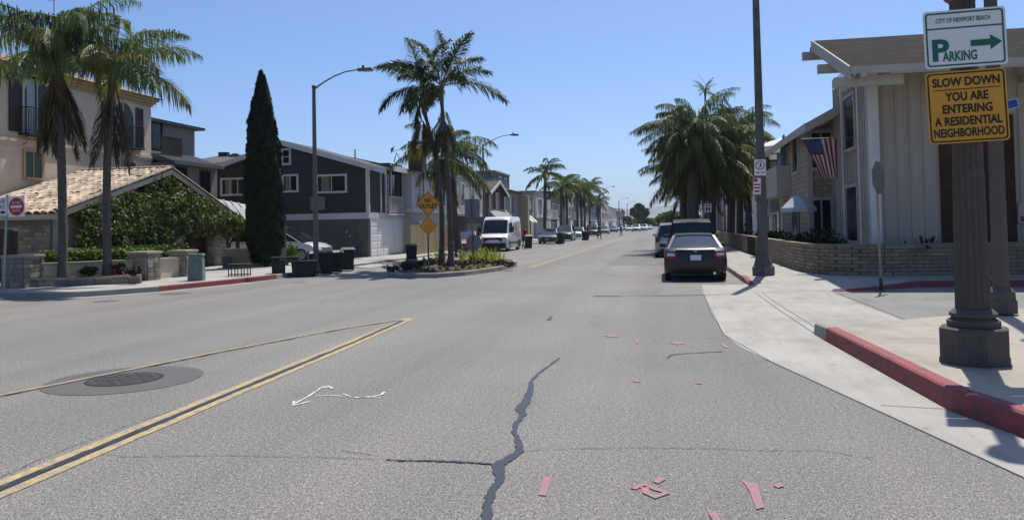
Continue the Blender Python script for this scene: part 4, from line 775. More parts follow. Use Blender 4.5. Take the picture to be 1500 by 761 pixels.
pts = np.stack([np.cos(az)*rr+(ct[0]-cxp)*zz/Hc, np.sin(az)*rr, zz], 1); cloud_obj('foliage', pts, .085, leafmat('cypress_leaf', (.02, .034, .018), .3, .1, .45, .7, .2), CYP, 12, up=2.2, aspect=2.6)
# bins and the black table on the road edge
BINB = mat('black_bin_plastic', (.014, .015, .018), .45, .15, 4); BING = mat('green_bin_lid', (.02, .13, .06), .5, .15)
def bin_(label, x, y, rz, h=.98, lid=None, z=0, group=None, sc=1):
    t = T('trash_bin', label, 'trash bin', (x, y, z), rz, group); w_ = .29*sc; d = .34*sc
    m = MB(); m.hexa([(-w_*.8, -d*.72, .04), (w_*.8, -d*.72, .04), (w_*.8, d*.62, .04), (-w_*.8, d*.62, .04)], [(-w_, -d, h*.9), (w_, -d, h*.9), (w_, d, h*.9), (-w_, d, h*.9)]); m.box(-w_-.02, w_+.02, -d-.02, d+.02, h*.84, h*.9); m.build('body', BINB, t, 0, True, .02)
    m = MB(); m.hexa([(-w_-.03, -d-.05, h*.9), (w_+.03, -d-.05, h*.9), (w_+.03, d+.03, h*.9), (-w_-.03, d+.03, h*.9)], [(-w_*.85, -d*.8, h), (w_*.85, -d*.8, h), (w_*.85, d*.85, h), (-w_*.85, d*.85, h)]); m.build('lid', lid or BINB, t, 0, True, .015)
    m = MB(); m.tube([(-w_*.8, d+.02, h*.86), (-w_*.8, d+.1, h*.92), (w_*.8, d+.1, h*.92), (w_*.8, d+.02, h*.86)], .015, 6); m.build('handle', BINB, t, 0, True)
    for s in (-1, 1): MB().tube([(s*w_*.75, d*.62, .12), (s*(w_*.75+.06), d*.62, .12)], .12, 14).build('wheel', RUBBER, t, 40, True)
    for s in (-.5, 0, .5): MB().hexa([(s*w_-.015, -d*.75-.012, .15), (s*w_+.015, -d*.75-.012, .15), (s*w_+.015, -d*.7, .15), (s*w_-.015, -d*.7, .15)], [(s*w_-.015, -d*.93-.014, h*.78), (s*w_+.015, -d*.93-.014, h*.78), (s*w_+.015, -d*.9, h*.78), (s*w_-.015, -d*.9, h*.78)]).build('rib', BINB, t, 0, True)
    return t
GB = 'bins by the lamp post'
for lab, px, py, h, rz in (('black wheeled bin beside the lamp post, next to the black crate', 476, 402, .93, .5), ('narrow black wheeled bin between two taller bins behind the lamp post', 491, 399.5, .9, .55), ('tall black wheeled bin closest to the garage driveway of the charcoal house', 509, 396, .97, .45)):
    x, y = G(px, py); bin_(lab, x, y, rz, h, None, 0, GB)
x, y = G(603, 384); bin_('black wheeled bin with green lid standing before the white garage door', x, y, .3, .93, BING, .01)
x, y = G(418, 405.5); t = T('black_table', 'black folding table with open legs standing at the kerb by the bins', 'table', (x, y, 0), .45); MB().box(-.5, .5, -.3, .3, .70, .75).build('table_top', BLACK, t, 0, True, .01)
for sx in (-.44, .44):
    for sy in (-.25, .25): MB().bar((sx, sy, 0), (sx, sy, .7), .05).build('leg', BLACK, t, 0, True)
for sx in (-.44, .44): MB().bar((sx, -.25, .2), (sx, .25, .5), .03).build('brace', BLACK, t, 0, True)
MB().box(-.42, .0, -.22, .22, .02, .62).build('shelf_unit', BLACK, t, 0, True, .01)
x, y = G(446, 405); t = T('black_crate', 'low black storage crate between the black table and the wheeled bins', 'crate', (x, y, 0), .45); MB().hexa([(-.42, -.28, 0), (.42, -.28, 0), (.42, .28, 0), (-.42, .28, 0)], [(-.46, -.31, .52), (.46, -.31, .52), (.46, .31, .52), (-.46, .31, .52)]).build('box', BLACK, t, 0, True, .02); MB().box(-.48, .48, -.33, .33, .52, .6).build('lid', BLACK, t, 0, True, .02)
for k in range(5): MB().box(-.38+k*.18, -.34+k*.18, -.335, -.29, .06, .48).build('rib', BLACK, t, 0, True)
x, y = G(462, 400); bin_('dark blue wheeled bin with raised lid behind the black crate', x, y, .6, .88, mat('blue_lid', (.02, .03, .09), .4, .1), 0, None)
# ---------------- houses further along the left side
def row_house(name, label, s, X, Y0, Y1, H, wm, trim, roof='flat', rm=None, depth=11, wins=(), sidewins=(), gar=None, belt=None, over=.35, rise=1.3, balc=None, base=None):
    r = T(name, label, 'house', (X, Y0, .15)); xb = X-s*depth; x0, x1 = min(X, xb), max(X, xb)
    if base: m = MB(); m.box(x0+.02, x1-.02, Y0+.02, Y1-.02, .15, base[0]); m.build('lower_wall', base[1], r); MB().box(x0, x1, Y0, Y1, base[0], H).build('wall', wm, r)
    else: MB().box(x0, x1, Y0, Y1, .15, H).build('wall', wm, r)
    m = MB(); ym = (Y0+Y1)/2
    if roof == 'flat': m.box(x0-.08, x1+.08, Y0-.08, Y1+.08, H+.002, H+.2)
    elif roof == 'hip': m.hexa([(x0-over, Y0-over, H), (x1+over, Y0-over, H), (x1+over, Y1+over, H), (x0-over, Y1+over, H)], [(x0+3, ym-.05, H+rise), (x1-3, ym-.05, H+rise), (x1-3, ym+.05, H+rise), (x0+3, ym+.05, H+rise)])
    elif roof == 'gable':      # gable faces the street
        gable_roof(m, x0-over, x1+over, ym, H+rise+.1, Y0-over, H-over*rise/(ym-Y0)+.1, Y1+over, H-over*rise/(ym-Y0)+.1, .12)
        MB().prism([(Y0, H-.001), (Y1, H-.001), (ym, H+rise-.02)], 'x', x0, x1).build('gable', wm, r)
        f = MB(); xf = X+s*over
        for ya_, yb_ in ((Y0-over, ym), (ym, Y1+over)):
            za_ = H-over*rise/(ym-Y0)+.1 if ya_ < ym and ya_ != ym else H+rise+.1; zb_ = H+rise+.1 if yb_ == ym else H-over*rise/(ym-Y0)+.1
            f.hexa([(xf, ya_, za_-.26), (xf+.05, ya_, za_-.26), (xf+.05, yb_, zb_-.26), (xf, yb_, zb_-.26)], [(xf, ya_, za_+.01), (xf+.05, ya_, za_+.01), (xf+.05, yb_, zb_+.01), (xf, yb_, zb_+.01)])
        f.build('rake_board', trim, r)
    elif roof == 'side':       # ridge parallel to the street
        xr = X-s*depth/2; gable_roof_y(m, Y0-over, Y1+over, xr, H+rise+.1, x0-over, H+.1-over*.2, x1+over, H+.1-over*.2, .12)
        MB().prism([(x0, H-.001), (x1, H-.001), (xr, H+rise-.02)], 'y', Y0, Y1).build('gable', wm, r)
    m.build('roof', rm or SHG, r)
    n = (s, 0, 0)
    for (y, z, w_, h, c, rw) in wins: win(r, (X, y, z), UY, n, w_, h, trim, c, rw, .09)
    for (x, z, w_, h, c, rw) in sidewins: win(r, (x, Y0, z), UX, NYm, w_, h, trim, c, rw, .09)
    if gar: garage(r, X, gar[0], gar[1], .16, gar[2], gar[3] if len(gar) > 3 else WDOOR, 4, 4, n)
    if belt: b = MB(); b.box(min(X, X+s*.05)-.0, max(X, X+s*.05), Y0-.03, Y1+.03, belt-.12, belt+.12); b.box(x0, x1, Y0-.04, Y0-.002, belt-.12, belt+.12); b.build('belt_trim', trim, r)
    if balc:
        y0, y1, z, dp, bm = balc; m = MB(); m.box(min(X, X+s*dp), max(X, X+s*dp), y0, y1, z-.18, z); m.build('balcony_slab', trim, r)
        railing(r, [(X+s*.02, y0+.03, z), (X+s*(dp-.04), y0+.03, z), (X+s*(dp-.04), y1-.03, z), (X+s*.02, y1-.03, z)], 1.0, bm, .16, .015, 'balcony_railing', .03)
    return r
CREAM = mat('cream_stucco', (.42, .39, .33), .9, .07, 1, stain=.1); PWH = mat('pale_stucco', (.5, .5, .48), .85, .06, 1, stain=.12); BLUEG = slatted('blue_grey_siding', (.13, .16, .185), 2, .2, .6, .08, .75, .12); TANS = mat('tan_grey_stucco', (.3, .275, .235), .9, .08, 1, stain=.1)
WHS = slatted('white_siding', (.5, .51, .52), 2, .2, .65, .06, .75, .12); DKG = mat('dark_grey_stucco', (.05, .05, .052), .9, .1, 1); SHB = bricky('brown_shingle', (.12, .1, .085), (.085, .072, .06), (.045, .04, .035), .32, .16, 'xy', .9, .012); BRK = bricky('red_brick_yz')if False else _MC['red_brick_yz']; BRKX = bricky('red_brick_xz', (.16, .06, .045), (.11, .045, .035), (.13, .11, .1), .21, .075, 'xz')
FX = -15.6
yy = lambda px: AX(px, 320, FX)[0]
D = row_house('white_house', 'white two-storey house with brick chimney half hidden by the median palms', 1, FX, yy(604), yy(660), 5.3, WHS, TRIM, 'side', SHG, 10, [(yy(610), 3.3, 1.6, 1.5, 2, 2), (yy(640), 3.3, 2.0, 1.5, 2, 2), (yy(614), .9, 1.5, 1.1, 3, 2)], [], None, 2.85, .4, 1.2, None, (2.8, CREAM))
cxx, cz = AX(610, 212, FX-2.5)[0], AX(610, 207, FX-2.5)[1]; MB().box(FX-3.1, FX-2.0, cxx-.2, cxx+.9, 4.5, cz).build('chimney', BRKX, D)
FEN = mat('tan_fence', (.33, .26, .14), .85, .15, 3, rand=.2, streak=.2); fr = T('timber_fence', 'tan timber board fence in front of the white house', 'fence', (-14.4, yy(604), .15)); fp = MB().box(-.012, .012, -.068, .068, 0, 1.75).mesh('board', FEN); fy0, fy1 = AX(602, 350, -14.4)[0], AX(660, 350, -14.4)[0]
k = 0
while fy0+k*.145 < fy1: inst('board', fp, fr, (0, fy0+k*.145-yy(604), random.uniform(0, .02))); k += 1
for z in (.35, 1.4): MB().box(-14.47, -14.42, fy0, fy1, .15+z, .25+z).build('rail', FEN, fr)
E_ = row_house('beige_house', 'beige house with boxed white balcony above a dark grey garage wall', 1, FX+.3, yy(664), yy(703), 5.5, CREAM, TRIM, 'flat', mat('flat_roof', (.2, .2, .2), .9, .1), 10, [(yy(669), 3.4, 1.1, 1.7, 1, 1), (yy(684), 3.6, 1.2, 1.2, 1, 1)], [(-19, 3.4, 1.3, 1.4, 2, 1)], None, 2.7, .3, 1, (yy(664), yy(681), 2.75, 1.0, TRIM), (2.65, DKG))
F_ = row_house('brick_gable_house', 'narrow house with red brick gable and white framed windows', 1, FX+.5, yy(705)+.3, yy(732), 4.75, BRK, TRIM, 'gable', SHB, 9, [(yy(719), 2.95, 1.1, 1.8, 1, 3), (yy(709), 2.95, .8, 1.7, 1, 3)], [(-18.2, 2.9, 1.2, 1.6, 2, 2)], None, None, .4, 1.1, None, (2.6, DKG))
m = MB(); m.hexa([(FX+.5, yy(706), 2.3), (FX+1.5, yy(706), 2.1), (FX+1.5, yy(734), 2.1), (FX+.5, yy(734), 2.3)], [(FX+.5, yy(706), 3.35), (FX+1.5, yy(706), 2.25), (FX+1.5, yy(734), 2.25), (FX+.5, yy(734), 3.35)]); m.build('skirt_roof', bricky('pale_shingle', (.4, .39, .36), (.3, .29, .27), (.18, .17, .16), .3, .15, 'yx', .9, .012), F_)
bX = -17.2; by0 = AX(725, 260, bX)[0]; by1 = AX(746, 262, bX)[0]; bz = AX(727, 250, bX)[1]
BG = row_house('blue_grey_house', 'blue-grey three-storey flat roofed house rising behind the brick gable', 1, bX, by0, by1, bz-.2, BLUEG, TRIM, 'flat', mat('flat_roof'), 14, [(AX(731, 265, bX)[0], bz-2.1, .8, 1.5, 1, 2), (AX(739, 265, bX)[0], bz-2.1, .8, 1.5, 1, 2)], [(AY(702, 260, by0)[0], bz-1.9, 1.6, .9, 2, 1)])
cx_, cz_ = AY(679, 253, by0+1)[0], AY(679, 244, by0+1)[1]; MB().box(cx_-.8, cx_+.8, by0+.6, by0+1.8, bz-.1, cz_).build('chimney', BRKX, BG); MB().lathe([(.1, 0), (.12, .5), (.35, .6), (.35, .9), (.1, 1.0)], 12, (cx_+1.9, by0+1, bz)).build('roof_turbine', GREYP, BG)
Gh = row_house('tan_house', 'tan stucco house with tall dark windows and shallow hipped roof', 1, FX+.2, yy(733)+.3, yy(764), 5.3, TANS, TRIM, 'hip', SHB, 11, [(yy(735)+.2, 3.0, 1.0, 1.9, 1, 1), (yy(744), 3.0, 2.2, 1.9, 2, 1)], [], (yy(748), yy(758), 2.3), 2.6, .6, 1.1)
MB().box(FX+.2, FX+1.1, yy(759), yy(759)+.9, .15, 5.0).build('column', mat('yellow_stucco', (.42, .35, .2), .9, .08), Gh)
Hh = row_house('cream_house', 'cream house with pale shingle skirt and small white door awnings', 1, FX, yy(765)+.2, yy(782), 5.5, CREAM, DKG, 'flat', DKG, 11, [(yy(766)+.6, 3.4, yy(779)-yy(767), 1.7, 1, 1), (yy(769), .3, 1.1, 1.9, 1, 1), (yy(774), .3, 1.1, 1.9, 1, 1)])
for k in (0, 1): y = yy(769+5*k)-.2; m = MB(); m.hexa([(FX, y, 2.2), (FX+.9, y, 2.1), (FX+.9, y+1.5, 2.1), (FX, y+1.5, 2.2)], [(FX, y, 3.0), (FX+.9, y, 2.2), (FX+.9, y+1.5, 2.2), (FX, y+1.5, 3.0)]); m.build('awning', WHITE, Hh)
row_house('pale_balcony_house', 'pale grey-white house with railed upper balcony and white garage door', 1, FX+.1, yy(783)+.3, yy(806), 5.9, PWH, TRIM, 'flat', mat('flat_roof'), 11, [(yy(788), 3.1, 2.4, 2.0, 3, 1), (yy(797), 3.1, 2.2, 2.0, 3, 1)], [], (yy(793), yy(803), 2.3), 2.75, .3, 1, (yy(785), yy(804), 2.8, 1.3, TRIM))
far = [('grey_house', 'slate grey upright house behind the row of queen palms', 806, 824, 6.4, DKG, 'flat'), ('white_house', 'bright white cubic house between the palm trunks down the street', 825, 838, 6.2, PWH, 'flat'), ('beige_house', 'beige hipped house behind the last palm trunks down the street', 839, 850, 6.0, TANS, 'hip'), ('white_house', 'white gabled house beyond the row of queen palms', 851, 862, 6.2, WHS, 'gable'), ('blue_house', 'pale blue gabled house beside the far street lamp', 863, 876, 6.4, BLUEG, 'gable'), ('cream_house', 'tall cream flat roofed house close to the far end of the street', 877, 889, 7.6, CREAM, 'flat'), ('white_house', 'white balcony house with dark roof at the far end of the street', 890, 903, 6.8, PWH, 'hip'), ('tan_house', 'small tan house beyond the last street lamp', 904, 914, 6.2, TANS, 'gable')]
for i, (nm, lb, a, b, H, wm, rf) in enumerate(far):
    y0, y1 = yy(a), yy(b); w_ = y1-y0; row_house(nm, lb, 1, FX+.3*(i % 3), y0+.3, y1-.3, H, wm, TRIM if wm is not DKG else WHITE, rf, SHG if i % 2 else SHB, 12, [(y0+w_*f, z, w_*.16, 1.5, 2, 1) for f in (.15, .45, .72) for z in (3.3,)]+[(y0+w_*.12, .8, w_*.18, 1.3, 2, 1)], [(FX-3.5, 3.4, 1.6, 1.4, 2, 1)], (y0+w_*.5, y0+w_*.8, 2.4), 2.75, .4, 1.4, (y0+w_*.1, y0+w_*.6, 2.85, 1.2, WHITE) if i in (1, 6, 3) else None)
# ================================================================ RIGHT BLOCK
# ---------------- board and batten corner house
BB = mat('taupe_board', (.4, .355, .3), .85, .08, 1.2, stain=.08, streak=.1, rand=.06); BTR = mat('taupe_trim', (.4, .37, .32), .8, .08, 1.5); SHR = bricky('brown_roof_shingle', (.034, .026, .023), (.016, .012, .011), (.007, .006, .005), .33, .19, 'xy', .95, .014)
RY = 24.3; rx, _ = AY(1276, 250, RY); ry1 = AX(1222, 250, rx)[0]
R1 = T('corner_house', 'taupe board and batten two-storey house with brown shingle roof and white trim', 'house', (rx, RY, .15))
XE = 34.0; _g = rx-1.0; _yv, _zv = AX(1190, 60, _g); _ye, _ze = AX(1246, 98, _g); ez = _ze+(_zv-_ze)*(RY-_ye)/(_yv-_ye)-.32
MB().box(rx+.02, XE, RY+.02, max(ry1, _yv-.1), .15, ez).build('wall', BB, R1)
gx0 = AX(1247, 98, rx-.9)[0]
# boards with battens on the two visible faces
bd = MB().box(0, 1, -.012, .0, 0, 1).mesh('board', BB); bt = MB().box(-.02, .02, -.03, 0, 0, 1).mesh('batten', BB); bt2 = MB().box(-.02, .02, -.03, 0, 0, 1)
pw = .36; k = 0; xb0 = AY(1378, 300, RY)[0]; xb1 = AY(1487, 300, RY)[0]
while rx+k*pw < 15.5:
    x = rx+k*pw; inst('board', bd, R1, (x-rx+.006, .018, 0), (0, 0, 0), (pw-.012, 1, ez-.15)); inst('batten', bt, R1, (x-rx, .008, 0), (0, 0, 0), (1, 1, ez-.15)); k += 1
z4 = AY(1430, 200, RY)[1]
MB().box(xb0, xb1, RY-.08, RY-.025, .15, 4.6).build('brick_panel', bricky('dark_brick', (.085, .042, .03), (.062, .032, .024), (.04, .03, .025), .22, .075, 'xz', .9, .006), R1)
k = 0
while RY+k*.3 < ry1: inst('batten', bt, R1, (-.001+.02, k*.3, 0), (0, 0, -PI/2), (1, 1, ez+.2)); k += 1
MB().box(rx-.05, rx+.24, RY-.06, RY-.0, .15, ez+.02).build('corner_board', WHITE, R1); MB().box(rx-.052, rx-.0, RY-.0, RY+.3, .15, ez+.02).build('corner_board', BTR, R1)
for l, t, r, b in ((1238, 142, 1254, 218), (1242, 274, 1259, 352)):
    y0, y1, z0, z1 = rectX(rx, l, t, r, b); win(R1, (rx-.01, y0, z0), UY, NXm, y1-y0, z1-z0, BTR, 1, 1, .1)
for px in (1236, 1260): y = AX(px, 250, rx)[0]; MB().box(rx-.05, rx-.0, y-.06, y+.06, .15, ez+.1).build('trim_board', WHITE, R1)
# roof: eave towards the side street, gable towards the main street
XG = rx-1.0; yv, zv = AX(1190, 60, XG); ye, ze = AX(1246, 98, XG)
m = MB(); gable_roof(m, XG, XE, yv, zv, ye, ze, yv+.5, zv-.19, .14); m.build('roof', SHR, R1)
MB().prism([(RY+.02, ez-.01), (RY+.02, ez+.05), (yv-.1, zv-.2), (yv-.1, ez-.01)], 'x', rx+.03, XE).build('gable', BB, R1)
m = MB(); m.hexa([(XG-.05, ye, ze-.34), (XG, ye, ze-.34), (XG, yv, zv-.34), (XG-.05, yv, zv-.34)], [(XG-.05, ye, ze+.02), (XG, ye, ze+.02), (XG, yv, zv+.02), (XG-.05, yv, zv+.02)]); m.build('rake_board', BTR, R1)
MB().box(XG, XE, ye-.04, ye-.001, ze-.2, ze-.0).build('fascia', BTR, R1); MB().hexa([(rx, ye, ze-.24), (XE, ye, ze-.24), (XE, RY+.02, ez-.08), (rx, RY+.02, ez-.08)], [(rx, ye, ze-.19), (XE, ye, ze-.19), (XE, RY+.02, ez-.03), (rx, RY+.02, ez-.03)]).build('soffit', BTR, R1)
for f in (.08, .5, .98): y = ye+(yv-ye)*f; z = ze+(zv-ze)*f; MB().box(XG-.35, rx+.4, y-.09, y+.09, z-.62, z-.36).build('lookout_beam', BTR, R1)
for k in range(7): x = XG+.3+k*2.4; MB().box(x-.06, x+.06, ye-.12, RY, ze-.3, ze-.14).build('rafter_tail', BTR, R1)
x0, x1, z0, z1 = rectY(RY-.05, 1489, 298, 1499, 327); o = MB().box(x0, x1+.12, RY-.18, RY-.03, z0, z1).build('wall_box', mat('grey_box', (.3, .3, .29), .6, .1), R1); MB().box(x0+.04, x0+.16, RY-.19, RY-.18, z0+.05, z0+.2).build('box_label', mat('red_label', (.25, .04, .03), .6, .1), o)
# ---------------- slumped block garden wall, brick by brick
BRW = mat('tan_wall_brick', (.25, .2, .135), .9, .18, 4, rand=.22, bump=.5, bsc=35, stain=.12); MOR = mat('wall_mortar', (.085, .07, .05), .95, .15)
zt_ = 1.0; w0 = G(1126, 380, .15); WP = [V3((5.15, 70, 0)), V3((5.1, 26.4, 0)), V3((5.25, 24.9, 0)), V3((5.6, 24.0, 0)), V3((6.2, 23.45, 0)), V3((7.0, 23.25, 0)), V3((16, 23.25, 0))]
a = G(1126, 380, .15); b = G(1500, 400, .15); c = G(1240, 403.5, .15)
WPt = [(a[0], 70), (a[0], c[1]+3.2), (a[0]+.06, c[1]+2.0), (a[0]+.25, c[1]+1.0), (a[0]+.6, c[1]+.38), (a[0]+1.1, c[1]+.1), (a[0]+1.8, c[1]), (a[0]+9, b[1])]
BW = T('brick_garden_wall', 'low tan brick garden wall curving round the corner in front of the taupe house', 'wall', (WPt[4][0], WPt[4][1], .15))
P = [V3((*p, 0)) for p in WPt]; m = MB()
for i in range(len(P)-1):
    hbox(m, P[i], P[i+1], .13, .12, .97)
m.build('mortar_core', MOR, BW)['kind'] = 'stuff'
bk = MB().box(-.5, .5, -.5, .5, -.5, .5).mesh('brick', BRW); seg = []; cum = [0]
for p, q in zip(P, P[1:]): cum.append(cum[-1]+(q-p).length)
def along(s):
    for i in range(len(P)-1):
        if s <= cum[i+1] or i == len(P)-2: t = (P[i+1]-P[i]).normalized(); return P[i]+t*(s-cum[i]), math.atan2(t.y, t.x)
rows_ = 8; bl, bh = .4, .104; cand = []
for j in range(rows_):
    s = cum[1]-14-(.2 if j % 2 else 0)
    while s < cum[-1]-.2:
        p, an = along(s+bl/2); ppx = (p-V3((0, 0, 0))).length; cand.append((p, an, .15+bh*j+bh/2)); s += bl
cand.sort(key=lambda q: q[0].length); rest = MB(); loc = V3(BW.location)
for i, (p, an, z) in enumerate(cand):
    sx = bl-.018; sz = bh-.017
    if i < 296: inst('brick', bk, BW, (p.x-loc.x, p.y-loc.y, z-loc.z), (0, random.uniform(-.002, .002), an+random.uniform(-.006, .006)), (sx, .16+random.uniform(0, .02), sz))
    else:
        t = V3((math.cos(an), math.sin(an), 0)); n = V3((-t.y, t.x, 0)); lo = [p+t*a_*sx/2+n*b_*.085+V3((0, 0, z-sz/2)) for a_, b_ in ((-1, -1), (1, -1), (1, 1), (-1, 1))]; rest.hexa(lo, [q+V3((0, 0, sz)) for q in lo])
rest.build('bricks_beyond', BRW, BW)['kind'] = 'stuff'
m = MB(); hbox(m, P[0], V3((P[1].x, P[1].y+10.5, 0)), .17, .15, .97); m.build('wall_beyond', bricky('tan_brick_yz', (.3, .235, .15), (.25, .19, .12), (.18, .14, .1), .4, .104, 'yz', .9, .01), BW)
for i in range(len(P)-1): m = MB(); hbox(m, P[i], P[i+1], .2, .972, 1.02); m.build('coping', BRW, BW)
# plants behind the wall
for i, (px, py, lb, m_) in enumerate(((1322, 352, 'small dark agave-like plant on the wall top before the taupe boards', SHRUB_D), (1347, 351, 'upright dark succulent behind the brick wall by the taupe boards', SHRUB_D), (1360, 353, 'round dark shrub behind the brick wall before the brick panel', SHRUB_D))):
    x, z = AY(px, py, c[1]+.45); t = T('wall_plant', lb, 'plant', (x, c[1]+.45, .6)); blades(t, 'leaves', 26, .62+.12*i, .07, m_, 500+i, (25, 88), .3, .1); MB().lathe([(.14, -.45), (.2, -.1), (.2, .0)], 10).build('pot', DARKM, t, 0, True)
# ---------------- shingled house with balcony and flag
SHW = bricky('cedar_shingle_yz', (.42, .34, .25), (.35, .28, .2), (.14, .11, .08), .2, .2, 'yz', .9, .01); SHW2 = bricky('cedar_shingle_xz', (.42, .34, .25), (.35, .28, .2), (.14, .11, .08), .2, .2, 'xz', .9, .01)
Yw = 30.6; X2 = AY(1185, 250, Yw)[0]; ya2 = AX(1222, 250, X2)[0]
R2 = T('shingle_house', 'tan shingle clad house with dark gabled roof, balcony and white trim', 'house', (X2, Yw, .15))
yb2 = AX(1135, 250, X2)[0]; ztop = AX(1196, 172, X2)[1]
MB().box(X2, 2*(X2+4.5)-X2, Yw+.3, 37.5, .15, 5.0).build('wall', SHW, R2); MB().box(X2+.01, 2*(X2+4.5)-X2, Yw, Yw+.3, .15, 5.0).build('wall', SHW2, R2)
xq0, xq1 = AY(1190, 250, Yw)[0], AY(1222, 250, Yw)[0]
xe2 = X2-.5; ye2, ze2 = AX(1181, 181, xe2); xk, zk = AY(1222, 158, ye2); sl2 = max(.3, min(.7, (zk-ze2)/max(.3, xk-xe2))); xr2 = X2+4.5; zr2 = ze2+sl2*(xr2-xe2); yf2 = AX(1122, 213, xe2)[0]
m = MB(); gable_roof_y(m, ye2, yf2, xr2, zr2, xe2, ze2, 2*xr2-xe2, ze2, .12); m.build('roof', mat('weathered_roof', (.2, .185, .165), .85, .12, 2), R2)
zw = ze2+sl2*.5-.13
m = MB(); m.prism([(X2+.01, 5.0), (X2+.01, zw), (xr2, zr2-.14), (2*xr2-X2, zw), (2*xr2-X2, 5.0)], 'y', Yw, Yw+.3); m.build('gable', SHW2, R2)
MB().hexa([(xe2, ye2-.06, ze2-.3), (xr2, ye2-.06, zr2-.3), (xr2, ye2, zr2-.3), (xe2, ye2, ze2-.3)], [(xe2, ye2-.06, ze2+.02), (xr2, ye2-.06, zr2+.02), (xr2, ye2, zr2+.02), (xe2, ye2, ze2+.02)]).build('rake_board', BTR, R2)
MB().box(xe2-.05, xe2, ye2-.06, yf2, ze2-.26, ze2+.015).build('fascia', BTR, R2)
for k in range(5): x = xe2+.9+k*.8; z = ze2+sl2*(x-xe2); MB().box(x-.05, x+.05, ye2+.02, Yw, z-.3, z-.13).build('lookout_beam', BTR, R2)
for l, t, r, b, cc in ((1162, 200, 1170, 252, 1), (1161, 290, 1171, 340, 1), (1152, 248, 1157, 275, 1)): y0, y1, z0, z1 = rectX(X2, l, t, r, b); win(R2, (X2, y0, z0), UY, NXm, y1-y0, z1-z0, BTR, 1, 1, .12)
x0, x1, z0, z1 = rectY(Yw, 1189, 195, 1217, 245); win(R2, (x0, Yw, z0), UX, NYm, x1-x0, z1-z0, BTR, 2, 2, .14)
x0, x1, z0, z1 = rectY(Yw, 1190, 293, 1217, 345); win(R2, (x0, Yw, .3), UX, NYm, x1-x0, z1-.3, BTR, 2, 1, .14)
for px in (1186, 1222): x, _ = AY(px, 250, Yw); MB().box(x-.1, x+.1, Yw-.05, Yw-.001, .15, 5.2).build('trim_board', BTR, R2)
# balcony on the far side
_, yb1, zb0_, zb1_ = rectX(X2-.5, 1118, 243, 1150, 278); yb0 = AX(1157, 260, X2)[0]; m = MB(); m.box(X2-.55, X2+.8, yb0, yb1, zb0_-.3, zb0_); m.box(X2-.55, X2-.42, yb0, yb1, zb0_+.001, zb0_+1.0); m.box(X2-.419, X2, yb0, yb0+.14, zb0_+.001, zb0_+1.0); m.build('balcony', BTR, R2)
MB().box(X2+.6, 2*(X2+4.5)-X2, 37.5, yb2+3, .15, 4.9).build('rear_wall', CREAM, R2)
y0, y1, z0, z1 = rectX(X2+.6, 1125, 300, 1140, 335); win(R2, (X2+.6, y0, .4), UY, NXm, y1-y0, 1.7, WHITE, 2, 1, .1)
# flag
fx0, fz0 = AY(1178, 205, 27.4); fx1, fz1 = AY(1221, 205, 27.4); FL = T('flag', 'American flag with stars and stripes hanging from a pole on the taupe house', 'flag', (fx1+.25, 27.6, fz1))
m = MB(); A_ = V3((fx1+.3, 27.6, fz0+.06)); B_ = V3((fx0-.1, 27.3, fz0+.02)); m.tube([A_, B_], .018, 8); m.build('pole', mat('pale_wood_pole', (.45, .4, .32), .6, .1), FL)
drop = fz0-AY(1221, 263, 27.4)[1]; m = MB(); NU, NV = 26, 14
def fpt(u_, v_):
    # u: along the fly (hangs downwards), v: across the stripes (along the pole)
    top = A_.lerp(B_, .12+.86*v_); sway = .06*math.sin(9*v_+3*u_)*(.3+u_); return top+V3((.55*(v_)*u_*1.0, sway, -drop*u_*(1.0-.08*v_)-.02))
m2 = MB()
for i in range(13):
    m2.cur = i % 2
    for j in range(12):
        a0, a1 = i/13, (i+1)/13; u0, u1 = j/12, (j+1)/12
        m2.add([fpt(u0, a0), fpt(u0, a1), fpt(u1, a1), fpt(u1, a0)], [(0, 1, 2, 3)])
FR = mat('flag_red', (.33, .02, .03), .8, .1, trans=.15); FW = mat('flag_white', (.62, .6, .58), .8, .06, trans=.2); FB = mat('flag_blue', (.02, .03, .13), .8, .1)
fl = m2.build('cloth', [FR, FW], FL); m3 = MB(); off = V3((0, -.012, 0))
for i in range(7):
    for j in range(6):
        a0, a1 = 6/13+i/13, 6/13+(i+1)/13; u0, u1 = j*.4/6, (j+1)*.4/6; m3.add([fpt(u0, a0)+off, fpt(u0, a1)+off, fpt(u1, a1)+off, fpt(u1, a0)+off], [(0, 1, 2, 3)])
ca = m3.build('canton', FB, fl); m4 = MB()
for r in range(9):
    for c_ in range(6 if r % 2 == 0 else 5):
        u_ = .4*(c_+.75+(.5 if r % 2 else 0))/6.5; v_ = 6/13+7/13*(r+.7)/9.4; p = fpt(u_, v_)+off*2.2
        m4.add([p+V3((math.cos(PI/2+2*PI*q/10)*(.02 if q % 2 == 0 else .009), 0, math.sin(PI/2+2*PI*q/10)*(.02 if q % 2 == 0 else .009))) for q in range(10)], [tuple(range(10))])
m4.build('stars', FW, ca)['kind'] = 'stuff'
